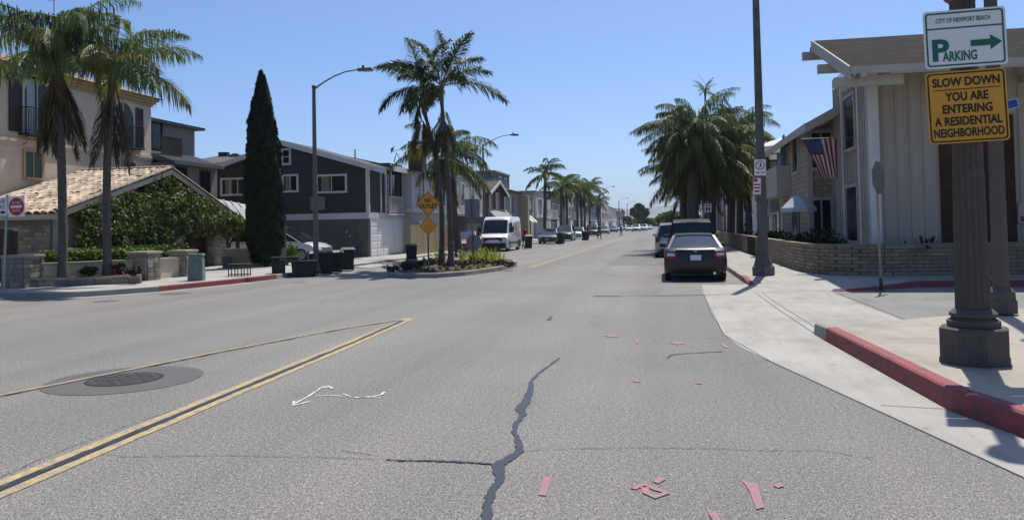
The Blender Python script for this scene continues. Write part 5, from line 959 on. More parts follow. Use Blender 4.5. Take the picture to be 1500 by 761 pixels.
# patio umbrellas
def umbrella(label, c, r_, h, rise, m_, n=8, closed=False, tilt=0):
    t = T('patio_umbrella', label, 'umbrella', c, .3); MB().tube([(0, 0, 0), (0, 0, h+rise*.9)], .022, 8).build('pole', DARKM, t, 0, True); MB().lathe([(.28, 0), (.28, .06), (.05, .1)], 14).build('base', DARKM, t, 0, True)
    m = MB()
    if closed: m.lathe([(.10, h-1.1), (.17, h-.9), (.16, h-.3), (.09, h+.2), (.02, h+.45)], 12, (0, 0, 0), lambda k, i: 1+.16*(k % 2)); m.build('canopy', m_, t, 30, True); return t
    for k in range(n):
        a0, a1 = 2*PI*k/n, 2*PI*(k+1)/n; p0, p1 = V3((math.cos(a0)*r_, math.sin(a0)*r_, h)), V3((math.cos(a1)*r_, math.sin(a1)*r_, h)); tp = V3((0, 0, h+rise)); md0, md1 = tp.lerp(p0, .5)+V3((0, 0, .05)), tp.lerp(p1, .5)+V3((0, 0, .05)); D = V3((0, 0, -.14))
        g = MB(); g.add([tp, md0, p0, p1, md1, p0+D, p1+D], [(0, 1, 4), (1, 2, 3, 4), (2, 5, 6, 3)]); g.build('canopy_panel', m_, t, 0, True); 
    for k in range(n): a0 = 2*PI*k/n; MB().bar((0, 0, h+rise*.95), (math.cos(a0)*r_*.98, math.sin(a0)*r_*.98, h-.01), .02).build('rib', DARKM, t, 0, True)
    MB().lathe([(.0, h+rise+.12), (.03, h+rise+.06), (.03, h+rise-.02), (.12, h+rise-.05)][::-1], 8).build('finial', m_, t, 0, True); return t
ux0, uz0 = AY(1143, 309, 29.0); ux1, _ = AY(1197, 309, 29.0); _, uzt = AY(1170, 284, 29.0); UMB = mat('pale_blue_canvas', (.42, .47, .5), .85, .08, 1.5, trans=.12)
umbrella('open pale grey-blue patio umbrella behind the brick wall', ((ux0+ux1)/2, 29.0, .15), (ux1-ux0)/2, uz0-.15+.1, uzt-uz0-.1, UMB)
x, z = AY(1140, 240, 38); umbrella('closed grey-blue umbrella on the balcony of the shingle house', (X2-.05, yb0+1.0, zb0_), .9, 2.0, .4, mat('blue_canvas', (.12, .18, .22), .85, .1), closed=True)
umbrella('open white umbrella on the balcony of the shingle house', (X2+.1, yb0+2.4, zb0_), 1.3, 2.0, .45, mat('white_canvas', (.68, .68, .66), .85, .06, 1.5, trans=.2))
x, z = AY(1096, 300, 42); umbrella('closed dark umbrella on the patio beyond the lamp post', (x, 42, .15), .9, 2.1, .4, mat('dark_canvas', (.035, .035, .04), .85, .1), closed=True)
for i, (px, Y, s) in enumerate(((1128, 33, .5), (1150, 30.5, .45), (1165, 28.8, .42), (1182, 27.6, .5), (1205, 26.9, .55), (1216, 26.4, .5), (1110, 36, .5), (1098, 40, .45), (1085, 46, .5))):
    x, _ = AY(px, 345, Y); shrub('dark leafy patio plant growing just behind the low tan brick wall', (max(x, a[0]+.5), Y, .15), s, s*.8, s*1.35, SHRUB_D, 520, .1, 800+i, 'patio_shrub', 'patio plants behind the brick wall')
# ---------------- houses further on the right
yR = lambda px, X=7.6: AX(px, 320, X)[0]
row_house('grey_house', 'blue-grey stucco house with small porch awning beyond the shingle house', -1, 7.8, yb2+3.2, 56, 6.4, mat('cool_grey_stucco', (.2, .21, .22), .9, .08, 1, stain=.1), TRIM, 'flat', mat('flat_roof'), 10, [(46, 3.4, 1.4, 1.5, 2, 1), (50, 3.4, 1.4, 1.5, 2, 1), (46, .9, 1.6, 1.4, 2, 1), (51, .9, 1.6, 1.4, 2, 1)], [(9, 3.4, 1.4, 1.4, 2, 1)])
row_house('white_house', 'white house with green tinted windows behind the big palms', -1, 7.4, 57, 70, 6.0, PWH, WHITE, 'gable', SHG, 10, [(59, 3.3, 1.6, 1.4, 2, 1), (64, 3.3, 1.6, 1.4, 2, 1), (60, .9, 1.6, 1.4, 2, 1)], [(8.6, 3.3, 1.4, 1.4, 2, 1)])
for i in range(6):
    y0 = 71+i*15; row_house(['tan_house', 'cream_house', 'grey_house'][i % 3], ['tan hipped house beyond the thick palm trunks, next after the white gabled one', 'cream flat roofed house beyond the big palms, next after a tan hipped house', 'dark grey gabled house beyond the big palms, next after a cream one', 'tan hipped house beyond the first dark grey gabled house past the palms', 'cream flat roofed house beyond the second tan house past the palms', 'last dark grey gabled house past the big palms and parked trucks'][i], -1, 7.6, y0, y0+13.5, 6.2+.4*(i % 3), [TANS, CREAM, DKG][i % 3], TRIM, ['hip', 'flat', 'gable'][i % 3], SHG, 10, [(y0+2, 3.3, 1.6, 1.5, 2, 1), (y0+8, 3.3, 1.6, 1.5, 2, 1), (y0+2, .9, 1.6, 1.4, 2, 1)], [(9, 3.3, 1.5, 1.4, 2, 1)])
# ---------------- palms on the right and in the left row
def kp(px, py, Y): return (AY(px, py, Y)[0], Y, AY(px, py, Y)[1])
QS = [('queen', 19, -30, 90), ('queen_olive', 13, -50, 60), ('queen_dry', 5, -90, -55)]
def palm_at(lb, px, Y, ptop, seed, sc=1., spec=None, r=.24, group=None):
    b = (AY(px, 340, Y)[0], Y, .15); return palm(lb, b, kp(px+random.uniform(-3, 3), ptop, Y), r, r*.75, spec or QS, 'queen_palm', group, (0, 0), seed, sc, 0, 18)
palm_at('thick trunked queen palm with broad drooping crown behind the parked pickup', 1014, 46, 196, 21, 1.2, [('queen', 34, -30, 90), ('queen_olive', 24, -50, 60), ('queen_dry', 8, -90, -55)], .36)
palm_at('queen palm whose crown hangs beside the lamp post with parking signs', 1040, 48, 226, 22, 1.2, [('queen', 30, -30, 90), ('queen_olive', 28, -50, 60), ('queen_dry', 8, -90, -55)], .36)
palm_at('queen palm with olive fronds behind the thick trunked pair', 1070, 54, 196, 23, 1.3, [('queen', 28, -30, 90), ('queen_olive', 18, -50, 60), ('queen_dry', 6, -90, -55)], .28)
palm_at('lower queen palm filling the gap under the big crowns', 1000, 52, 258, 24, 1.1, None, .26)
palm_at('queen palm with low yellowing crown beside the grey house wall', 1084, 60, 248, 25, 1.3, None, .26)
sp = (AY(1033, 300, 88)[0], 88, .15); palm('slender distant palm whose small tuft pokes above the big crowns', sp, kp(1033, 136, 88), .14, .1, [('pup', 14, 0, 90)], 'slender_palm', None, (0, 0), 31, 1.4, 0, 14)
FS = [('far', 13, -15, 90), ('queen_olive', 6, -20, 60), ('queen_dry', 3, -90, -70)]
rowp = ((797, 254, 'tall queen palm standing apart at the start of the palm row, beside the dark sedan', 1.15), (821, 275, 'second queen palm of the palm row, behind the black utility vehicle', 1.15), (831, 272, 'third queen palm of the palm row, behind the white sedan', 1.2), (846, 274, 'fourth queen palm of the palm row beside the parked cars', 1.25), (852, 278, 'fifth queen palm of the palm row beside the parked cars', 1.2), (857, 282, 'sixth queen palm of the palm row beside the parked cars', 1.15), (864, 276, 'seventh queen palm of the palm row beside the parked cars', 1.3), (877, 296, 'last queen palm of the palm row, under the far street lamp', 1.2))
for i, (px, pt, lb, sc) in enumerate(rowp):
    Y = AX(px, 320, -12.7)[0]; palm_at(lb, px, Y, pt, 50+i, .86*sc*(1+.003*max(0, Y-100)), FS, .19, 'queen palms lining the street')
# ================================================================ VEHICLES
CGL = mat('car_glass', (.012, .016, .018), .04, .2, 1, spec=.7); CHROME = mat('chrome', (.55, .56, .57), .18, .05, 1, metal=.9); TAILR = mat('tail_lamp_red', (.32, .012, .015), .2, .15, 4, spec=.6); HEADL = mat('head_lamp', (.55, .57, .58), .12, .1, 3, spec=.7); AMBER = mat('amber_lamp', (.55, .2, .03), .3, .1); PLATE = mat('number_plate', (.6, .62, .65), .5, .08, 20); TRIMB = mat('black_plastic', (.02, .02, .021), .6, .2)
RIM = mat('alloy_rim', (.3, .31, .32), .35, .1, 3, metal=.8)
def paint(name, c, rough=.28, metal=.0): return mat(name, c, rough, .06, .7, metal=metal, spec=.5, coat=.8)
def arc(yc, zc, r, n=9):      # arch, walked from front to rear
    a0 = math.asin(max(-1, min(1, (.2-zc)/r))); return [(yc+r*math.cos(a0+(PI-2*a0)*i/n), zc+r*math.sin(a0+(PI-2*a0)*i/n)) for i in range(n+1)]
KIND = dict(
 coupe=dict(W=1.80, rear=[(-2.1, .26), (-2.2, .42), (-2.21, .62), (-2.14, .9)], top=[(-1.98, .985), (-1.55, 1.0), (.85, .95)], front=[(1.75, .80), (2.1, .66), (2.2, .5), (2.14, .24)], wy=(1.3, -1.33), wr=.31, gh=[(-1.72, .985), (-1.0, 1.335), (-.45, 1.39), (.05, 1.38), (1.0, .93)], wb=.80, wt=.55, bp=(-.35,)),
 sedan=dict(W=1.80, rear=[(-2.2, .26), (-2.3, .42), (-2.3, .66), (-2.24, .95)], top=[(-2.1, 1.01), (-1.7, 1.02), (.85, .97)], front=[(1.9, .82), (2.2, .68), (2.28, .5), (2.2, .24)], wy=(1.36, -1.36), wr=.32, gh=[(-1.85, 1.0), (-1.15, 1.4), (-.4, 1.45), (.1, 1.43), (1.05, .95)], wb=.80, wt=.58, bp=(-.2,)),
 suv=dict(W=1.9, rear=[(-2.2, .36), (-2.3, .5), (-2.3, .8), (-2.26, 1.05)], top=[(-2.2, 1.1), (.9, 1.06)], front=[(1.9, .96), (2.2, .82), (2.28, .6), (2.2, .32)], wy=(1.36, -1.36), wr=.36, gh=[(-2.24, 1.09), (-1.95, 1.62), (-1.2, 1.74), (.1, 1.7), (1.0, 1.04)], wb=.86, wt=.66, bp=(-.2, -1.2)),
 minivan=dict(W=1.95, rear=[(-2.3, .3), (-2.42, .5), (-2.42, .8), (-2.38, 1.0)], top=[(-2.3, 1.05), (1.2, 1.0)], front=[(2.0, .86), (2.35, .7), (2.45, .5), (2.36, .26)], wy=(1.5, -1.5), wr=.33, gh=[(-2.36, 1.04), (-2.1, 1.55), (-1.3, 1.7), (.2, 1.66), (1.55, .95)], wb=.9, wt=.68, bp=(.35, -.75, -1.6)),
 pickup=dict(W=1.98, rear=[(-2.75, .5), (-2.8, .65), (-2.78, 1.12)], top=[(-2.72, 1.14), (1.05, 1.12)], front=[(2.3, 1.02), (2.6, .9), (2.68, .62), (2.6, .38)], wy=(1.75, -1.75), wr=.4, gh=[(-1.05, 1.13), (-.85, 1.72), (-.2, 1.86), (.5, 1.83), (1.3, 1.1)], wb=.9, wt=.7, bp=(.25, -.5)),
)
def car(label, loc, rz, kind, pm, name=None, cat='car', group=None, view='rear', sc=1.0, badge=True):
    K = KIND[kind]; W = K['W']; t = T(name or 'parked_car', label, cat, loc, rz, group); t.scale = (sc, sc, sc)
    prof = K['rear']+K['top']+K['front']; wf, wr_ = K['wy']; R_ = K['wr']; prof = prof+[(wf+R_*1.5, .2)]+arc(wf, R_, R_*1.16)+[(0, .19)]+arc(wr_, R_, R_*1.16)+[(wr_-R_*1.5, .2)]
    hl = max(abs(p[0]) for p in prof); cy = sum(p[0] for p in prof)/len(prof); cz = .6
    def place(y, z, s, ins=0.):
        k = max(0, (abs(y)-.5*hl)/(.5*hl)); sg = 1 if y > 0 else -1; y2 = y-sg*k*k*.26*abs(s)**2.6
        if ins: y2 -= ins*(1 if y2 > cy else -1)*min(1, abs(y2-cy)/1.5); z2 = z-ins*(1 if z > cz else -.3)
        else: z2 = z
        bul = 1-.05*max(0, (z-.75)/.4)-.04*max(0, (.45-z)/.3); return V3((s*W/2*bul, y2, z2-.03*s*s*(1 if z > .7 else 0)))
    S = [(-1, .045), (-.975, .012), (-.85, 0), (-.5, 0), (0, 0), (.5, 0), (.85, 0), (.975, .012), (1, .045)]; m = MB(); n = len(prof); vs = []; fs = []
    for s, i_ in S: vs += [place(y, z, s, i_) for y, z in prof]
    for j in range(len(S)-1):
        for i in range(n): a, b = j*n+i, j*n+(i+1) % n; fs.append((a, a+n, b+n, b))
    fs += [tuple(range(n)), tuple((len(S)-1)*n+i for i in range(n))[::-1]]
    m.add(vs, [f[::-1] for f in fs]); body = m.build('body', pm, t, 35, True)
    MB().box(-W/2*.8, W/2*.8, -hl*.86, hl*.86, .17, .5).build('underbody', TRIMB, t, 0, True)
    # greenhouse
    gh = K['gh']; zb = min(gh[0][1], gh[-1][1]); zt = max(p[1] for p in gh); hw = lambda z: K['wb']+(K['wt']-K['wb'])*max(0, min(1, (z-zb)/(zt-zb)))
    m = MB(); vs = []; sl = (-1, -.9, -.5, 0, .5, .9, 1)
    for s in sl: vs += [V3((s*hw(z), y-(.05*s*s if y < -.3 else -.10*s*s)*(-1 if y < -.3 else 1)*1.0, z-.02*s*s-(.02 if abs(s) == 1 else 0))) for y, z in gh]
    g = len(gh); fs = []
    for j in range(len(sl)-1):
        for i in range(g-1): fs.append((j*g+i, j*g+i+1, (j+1)*g+i+1, (j+1)*g+i))
    fs += [tuple(range(g))[::-1], tuple((len(sl)-1)*g+i for i in range(g))]
    m.add(vs, [f[::-1] for f in fs]); m.build('windows', CGL, t, 30, True)
    gp = lambda i, s, up=0: V3((s*hw(gh[i][1]), gh[i][0]+(.05*s*s if gh[i][0] < -.3 else -.1*s*s)*(1 if gh[i][0] < -.3 else 1), gh[i][1]-.02*s*s+up))
    r0 = 1; r1 = len(gh)-2
    m = MB(); rl = []
    for s in (-1.0, -.9, -.5, 0, .5, .9, 1.0): rl.append([gp(i, s*1.01, .012) for i in range(r0, r1+1)])
    k = r1-r0+1; vs = [p for r in rl for p in r]; vs2 = [p-V3((0, 0, .035)) for p in vs]; N = len(vs); fs = [(j*k+i, (j+1)*k+i, (j+1)*k+i+1, j*k+i+1) for j in range(6) for i in range(k-1)]; fs += [tuple(x+N for x in f)[::-1] for f in fs]
    fs += [(j*k, j*k+N, (j+1)*k+N, (j+1)*k) for j in range(6)]+[(j*k+k-1, (j+1)*k+k-1, (j+1)*k+k-1+N, j*k+k-1+N) for j in range(6)]+[(i, i+1, i+1+N, i+N) for i in range(k-1)]+[(6*k+i+1, 6*k+i, 6*k+i+N, 6*k+i+1+N) for i in range(k-1)]
    m.add(vs+vs2, fs); m.build('roof', pm, t, 40, True)
    for s in (-1, 1):
        MB().bar(gp(0, s)+V3((0, 0, -.03)), gp(r0, s)+V3((0, 0, -.005)), .085, .05).build('pillar', pm, t, 0, True); MB().bar(gp(-1, s)+V3((0, 0, -.03)), gp(r1, s)+V3((0, 0, -.005)), .07, .05).build('pillar', pm, t, 0, True)
        for by_ in K['bp']:
            zt_l = zt-.06; MB().bar(V3((s*(hw(zb)+.004), by_, zb-.02)), V3((s*(hw(zt_l)+.004), by_-.05, zt_l)), .03, .09, (s, 0, 0)).build('pillar', TRIMB if kind != 'coupe' else pm, t, 0, True)
        mm = MB(); mm.hexa([(s*.82, .58, 1.0*zb), (s*(W/2+.14), .6, zb), (s*(W/2+.14), .72, zb), (s*.82, .74, zb)][::(1 if s > 0 else -1)], [(s*.84, .6, zb+.13), (s*(W/2+.13), .62, zb+.13), (s*(W/2+.13), .7, zb+.13), (s*.84, .72, zb+.13)][::(1 if s > 0 else -1)]); mm.build('mirror', pm, t, 0, True, .02)
        MB().box(s*(W/2-.006)-.012, s*(W/2-.006)+.012, -.25, -.08, .86, .89).build('door_handle', pm, t, 0, True)
        for wy in K['wy']:
            xo = s*(W/2-.11); w_ = MB().tube([(xo-.1, wy, R_), (xo-.085, wy, R_), (xo+.085, wy, R_), (xo+.1, wy, R_)], [R_*.93, R_, R_, R_*.93], 22).build('wheel', RUBBER, t, 40, True)
            rm = MB(); rm.tube([(xo-s*.05, wy, R_), (xo+s*.102, wy, R_)], R_*.3, 12); rm.tube([(xo+s*.09, wy, R_), (xo+s*.103, wy, R_)], [R_*.66, R_*.64], 20)
            rm.build('rim', RIM, w_, 30, True)
            for q in range(5): a = 2*PI*q/5; MB().bar((xo+s*.104, wy, R_), (xo+s*.106, wy+math.cos(a)*R_*.6, R_+math.sin(a)*R_*.6), .012, R_*.2, (0, -math.sin(a), math.cos(a))).build('spoke', RIM, w_, 0, True)
    # pieces that hug the tail and the nose
    def endy(z, end):
        P = sorted([(z_, y_) for y_, z_ in (K['rear'] if end < 0 else K['front'])]); 
        if end < 0: P.append((K['top'][0][1], K['top'][0][0]))
        for (za, ya_), (zb_, yb_) in zip(P, P[1:]):
            if za <= z <= zb_: return ya_+(yb_-ya_)*(z-za)/max(1e-6, zb_-za)
        return P[0][1] if z < P[0][0] else P[-1][1]
    def patch(nm, mt, x0, x1, z0, z1, end, off=.012, par=None, sk=0.):
        m = MB(); f = lambda u_, v_: (lambda x, z: place(endy(z, end), z, x/(W/2))+V3((0, end*off, .03*(x/(W/2))**2)))(x0+(x1-x0)*u_, z0+(z1-z0)*v_+sk*u_)
        def f2(u_, v_): p = f(u_, v_); return V3((x0+(x1-x0)*u_, p.y, p.z))
        nu, nv = 5, 3; A = [f2(i/nu, j/nv) for j in range(nv+1) for i in range(nu+1)]; Bk = [p-V3((0, end*(off+.05), 0)) for p in A]; N = len(A)
        fs = [(j*(nu+1)+i, j*(nu+1)+i+1, (j+1)*(nu+1)+i+1, (j+1)*(nu+1)+i) for j in range(nv) for i in range(nu)]; fl = (x1 > x0) == (end < 0)
        if not fl: fs = [q[::-1] for q in fs]
        rim_ = [i for i in range(nu+1)]+[(j)*(nu+1)+nu for j in range(1, nv+1)]+[nv*(nu+1)+i for i in range(nu-1, -1, -1)]+[j*(nu+1) for j in range(nv-1, 0, -1)]
        ed = [(rim_[i], rim_[(i+1) % len(rim_)], rim_[(i+1) % len(rim_)]+N, rim_[i]+N) for i in range(len(rim_))]; ed = [q[::-1] for q in ed] if fl else ed
        m.add(A+Bk, fs+ed); return m.build(nm, mt, par or t, 30, True)
    zt_ = K['rear'][-1][1]; 
    if view == 'rear':
        for s in (-1, 1):
            if kind == 'pickup': tl = patch('tail_lamp', TAILR, s*(W/2*.99), s*(W/2*.82), .78, 1.1, -1)
            elif kind == 'suv': tl = patch('tail_lamp', TAILR, s*(W/2*.98), s*(W/2*.76), .78, 1.06, -1)
            else:
                tl = patch('tail_lamp', TAILR, s*W/2*.965, s*W/2*.60, .665, .84, -1, .012, None, -.0); patch('lamp_lens', HEADL, s*W/2*.9, s*W/2*.66, .745, .83, -1, .018, tl)
        if kind == 'coupe':
            patch('boot_edge', pm, -W/2*.62, W/2*.62, .93, .965, -1, .05); patch('plate_recess', TRIMB, -.24, .24, .60, .80, -1, .006); patch('seam', TRIMB, -W/2*.52, -W/2*.5, .55, .9, -1, .004); patch('seam', TRIMB, W/2*.5, W/2*.52, .55, .9, -1, .004); patch('seam', TRIMB, -W/2*.5, W/2*.5, .545, .556, -1, .004)
            patch('bumper_insert', TRIMB, -W/2*.62, W/2*.62, .27, .36, -1, .01); MB().tube([(.52, -2.12, .25), (.52, -2.2, .25)], .04, 10).build('exhaust_pipe', CHROME, t, 40, True); pl = patch('number_plate', PLATE, -.155, .155, .625, .775, -1, .016); patch('emblem', CHROME, -.05, .05, .865, .905, -1, .016)
            patch('reflector', TAILR, -W/2*.8, -W/2*.66, .40, .425, -1, .012); patch('reflector', TAILR, W/2*.66, W/2*.8, .40, .425, -1, .012)
            m = MB(); m.bar((-.66, -1.7, 1.0), (.66, -1.7, 1.0), .02, .01); 
        elif kind == 'pickup':
            patch('tailgate', pm, -W/2*.78, W/2*.78, .70, 1.10, -1, .014); patch('bumper', CHROME, -W/2*.95, W/2*.95, .52, .66, -1, .05); patch('number_plate', PLATE, -.155, .155, .55, .64, -1, .056); MB().box(-.22, .22, -.92, -.88, 1.70, 1.75).build('brake_light', TAILR, t, 0, True)
        else: patch('number_plate', PLATE, -.155, .155, .66, .80, -1, .014); patch('bumper_insert', TRIMB, -W/2*.7, W/2*.7, .32, .42, -1, .012)
    else:
        zf = K['front'][1][1]; zh = K['front'][2][1]
        for s in (-1, 1): patch('head_lamp', HEADL, s*W/2*.94, s*W/2*.62, zh+.06, zf+.0, 1); patch('turn_lamp', AMBER, s*W/2*.97, s*W/2*.84, zh+.02, zh+.08, 1, .014)
        patch('grille', TRIMB, -W/2*.55, W/2*.55, zh-.0, zf-.05, 1); patch('lower_grille', TRIMB, -W/2*.6, W/2*.6, .3, zh-.1, 1); patch('number_plate', PLATE, -.15, .15, .40, .50, 1, .02)
    return t
CARS = 'cars parked along the palm row'
# coupe, truck and suv along the right kerb
lx, ly = G(973, 412.5); rx_, _y = G(1068, 412.5)
car('black two-door coupe with red tail lamps parked behind a dark pickup', ((lx+rx_)/2, ly+2.1, 0), 0, 'coupe', mat('black_car_paint', (.009, .009, .011), .38, .1, 1, spec=.4, coat=.35), 'black_coupe')
car('dark grey pickup truck parked ahead of the black coupe', (1.12, 32.9, 0), 0, 'pickup', mat('graphite_paint', (.014, .015, .017), .4, .1, 1, spec=.35, coat=.3), 'pickup_truck', 'truck')
car('silver sport utility vehicle parked in front of the pickup', (AY(958, 350, 40.5)[0]+1.0, 41.5, 0), 0, 'suv', paint('silver_paint', (.42, .43, .44), .3, .5), 'parked_suv', 'suv')
# silver car on the drive behind the cypress: faces the street
sx0, _ = AY(343, 360, 36.6); sx1, _ = AY(479, 370, 36.6)
car('silver minivan parked nose to the street behind the cypress', ((sx0+sx1)/2, 36.8, .15), -PI/2, 'minivan', paint('pale_silver_paint', (.6, .62, .64), .28, .15), 'silver_minivan', 'car', None, 'front', (sx1-sx0)/4.9)
# cars facing us along the left kerb
x_, y_ = G(727, 367.5)
car('faded red sedan parked beside the white van', (x_-1.35, y_-3.0, 0), PI*1.02, 'sedan', paint('faded_red_paint', (.3, .085, .075), .4), 'red_sedan', 'car', None, 'front')
lc = [(807, 'dark silver sedan with amber lamps parked next to the first queen palm', 'sedan', (.055, .055, .058)), (829, 'black sport utility vehicle parked behind the dark silver sedan', 'suv', (.03, .032, .035)), (848, 'white sedan parked between the black utility vehicle and a bin', 'sedan', (.6, .6, .6)), (869, 'brown utility vehicle with an open rear hatch down the street', 'suv', (.09, .06, .045)), (886, 'grey blue sedan parked under the far street lamp', 'sedan', (.12, .14, .16)), (899, 'black sedan parked beyond the grey blue one', 'sedan', (.02, .02, .022)), (908, 'silver sedan parked near the end of the row of parked cars', 'sedan', (.4, .4, .41)), (914, 'dark utility vehicle parked at the far end of the row of parked cars', 'suv', (.05, .05, .055))]
for i, (px, lb, kd, c) in enumerate(lc):
    Y = AX(px, 350, -10.7)[0]; car(lb, (-10.75, Y, 0), PI, kd, paint('left_car_paint.%d' % i, c, .3), 'parked_car', 'car', CARS, 'front')
for i, (px, py, lb, kd, c) in enumerate(((922, 338, 'white sedan on the far road below the round clipped tree', 'sedan', (.6, .6, .6)), (932, 338.5, 'white utility vehicle on the far road below the round clipped tree', 'suv', (.65, .65, .66)), (943, 337.5, 'white pickup far down the middle of the road', 'suv', (.62, .62, .6)), (951, 336, 'pale distant car beside the parked silver utility vehicle', 'sedan', (.5, .5, .52)))):
    x, y = G(px, py+.5); car(lb, (x, y, 0), PI, kd, paint('road_car_paint.%d' % i, c, .3), 'distant_car', 'car', None, 'front')
# ---- white van
VN_ = T('white_van', 'white high-roof delivery van with colourful side print parked beside a faded red sedan', 'van', (0, 0, 0), PI); vx, vy = G(742, 368.5); VN_.location = (vx-.95, vy+2.75, 0); VP_ = paint('white_van_paint', (.66, .67, .67), .35); VW = .98
prof = [(-2.8, .4), (-2.85, .6), (-2.83, 2.0), (-2.72, 2.3), (-2.3, 2.42), (1.0, 2.40), (1.45, 2.28), (1.75, 1.9), (2.12, 1.22), (2.5, 1.12), (2.72, .95), (2.8, .6), (2.78, .3)]; pr2 = prof+[(2.45, .28)]+arc(1.85, .36, .44)+[(0, .26)]+arc(-1.75, .36, .44)+[(-2.5, .3)]
m = MB(); S = [(-1, .06), (-.97, .015), (-.85, 0), (-.4, 0), (.4, 0), (.85, 0), (.97, .015), (1, .06)]; vs = []; n = len(pr2)
for s, ins in S: vs += [V3((s*VW*(1-.07*max(0, (z-1.1)/1.3)), y-(.16*abs(s)**3 if y > 1.2 else 0)-ins*(1 if y > 0 else -1)*.7, z-ins*(1 if z > 1 else 0))) for y, z in pr2]
fs = []
for j in range(len(S)-1):
    for i in range(n): a_, b_ = j*n+i, j*n+(i+1) % n; fs.append((a_, b_, b_+n, a_+n))
fs += [tuple(range(n))[::-1], tuple((len(S)-1)*n+i for i in range(n))]; m.add(vs, fs); m.build('body', VP_, VN_, 35, True)
wy = lambda z: 2.12+(z-1.22)*(1.75-2.12)/(1.9-1.22) if z < 1.9 else 1.75+(z-1.9)*(1.45-1.75)/(2.28-1.9)
m = MB(); q = [(x, wy(z)+.012-.16*abs(x/VW)**3, z) for z in (1.27, 1.6, 1.9, 2.18) for x in (-.84, -.55, 0, .55, .84)]; m.add(q, [(j*5+i+1, j*5+i, (j+1)*5+i, (j+1)*5+i+1) for j in range(3) for i in range(4)]); m.build('windscreen', CGL, VN_, 40, True)
m = MB(); q = [(x, y, z) for x, y, z in [(-.8, 2.72, .62), (.8, 2.72, .62), (.8, 2.6, 1.0), (-.8, 2.6, 1.0)]]; MB().box(-.62, .62, 2.55, 2.74, .66, .98).build('grille', TRIMB, VN_, 0, True); MB().box(-.9, .9, 2.5, 2.82, .3, .6).build('bumper', TRIMB, VN_, 0, True, .04)
for s in (-1, 1):
    MB().box(*sorted((s*.62, s*.92)), 2.45, 2.70, .70, 1.02).build('head_lamp', HEADL, VN_, 0, True, .03); xs = s*(VW+.004)
    tw = lambda z: VW*(1-.07*max(0, (z-1.1)/1.3))+.006
    m = MB(); pl = [(.62, 1.3), (1.85, 1.3), (1.55, 1.95), (.62, 2.0)]; m.add([(s*tw(z), y, z) for y, z in pl], [(0, 1, 2, 3) if s > 0 else (3, 2, 1, 0)]); m.build('side_window', CGL, VN_, 0, True)
    MB().bar((s*tw(1.3), .55, .5), (s*tw(2.1), .55, 2.1), .01, .02, (s, 0, 0)).build('door_seam', TRIMB, VN_, 0, True); MB().box(*sorted((s*(VW+.0), s*(VW+.02))), -2.6, 2.3, .52, .62).build('side_strip', TRIMB, VN_, 0, True)
    mm = MB(); mm.box(*sorted((s*(VW+.06), s*(VW+.3))), 1.7, 1.85, 1.3, 1.72); mm.build('mirror', TRIMB, VN_, 0, True, .03)
    for nm, cc, y0, y1, z0, z1 in (('side_print', (.45, .1, .06), -1.1, -.3, 1.45, 2.05), ('side_print', (.2, .4, .08), -2.0, -1.15, 1.35, 2.1), ('side_print', (.06, .2, .4), -.25, .35, 1.5, 1.95), ('side_print', (.3, .2, .2), -2.3, .2, 1.1, 1.3)):
        m = MB(); m.add([(s*tw(z)*1.001, y, z) for y, z in ((y0, z0), (y1, z0), (y1-.15, z1), (y0+.1, z1))], [(0, 1, 2, 3) if s > 0 else (3, 2, 1, 0)]); m.build(nm, mat('van_print.%s' % cc[0], cc, .4, .35, 6), VN_, 0, True)
    for wy_ in (1.85, -1.75):
        xo = s*(VW-.12); w_ = MB().tube([(xo-.1, wy_, .36), (xo+.1, wy_, .36)], .36, 22).build('wheel', RUBBER, VN_, 40, True); MB().tube([(xo, wy_, .36), (xo+s*.106, wy_, .36)], [.24, .2], 16).build('rim', RIM, w_, 30, True)
# bins along the far left kerb
for i, (px, py, lb) in enumerate(((774, 364, 'black wheeled bin at the kerb between the white van and the dark silver sedan'), (822, 357.5, 'black wheeled bin between the dark silver sedan and the utility vehicle'), (858, 352, 'black wheeled bin beside the people down the street'))):
    x, y = G(px, py); bin_(lb, x, y, PI*.1+i, 1.05, None, 0, 'bins along the row of parked cars')
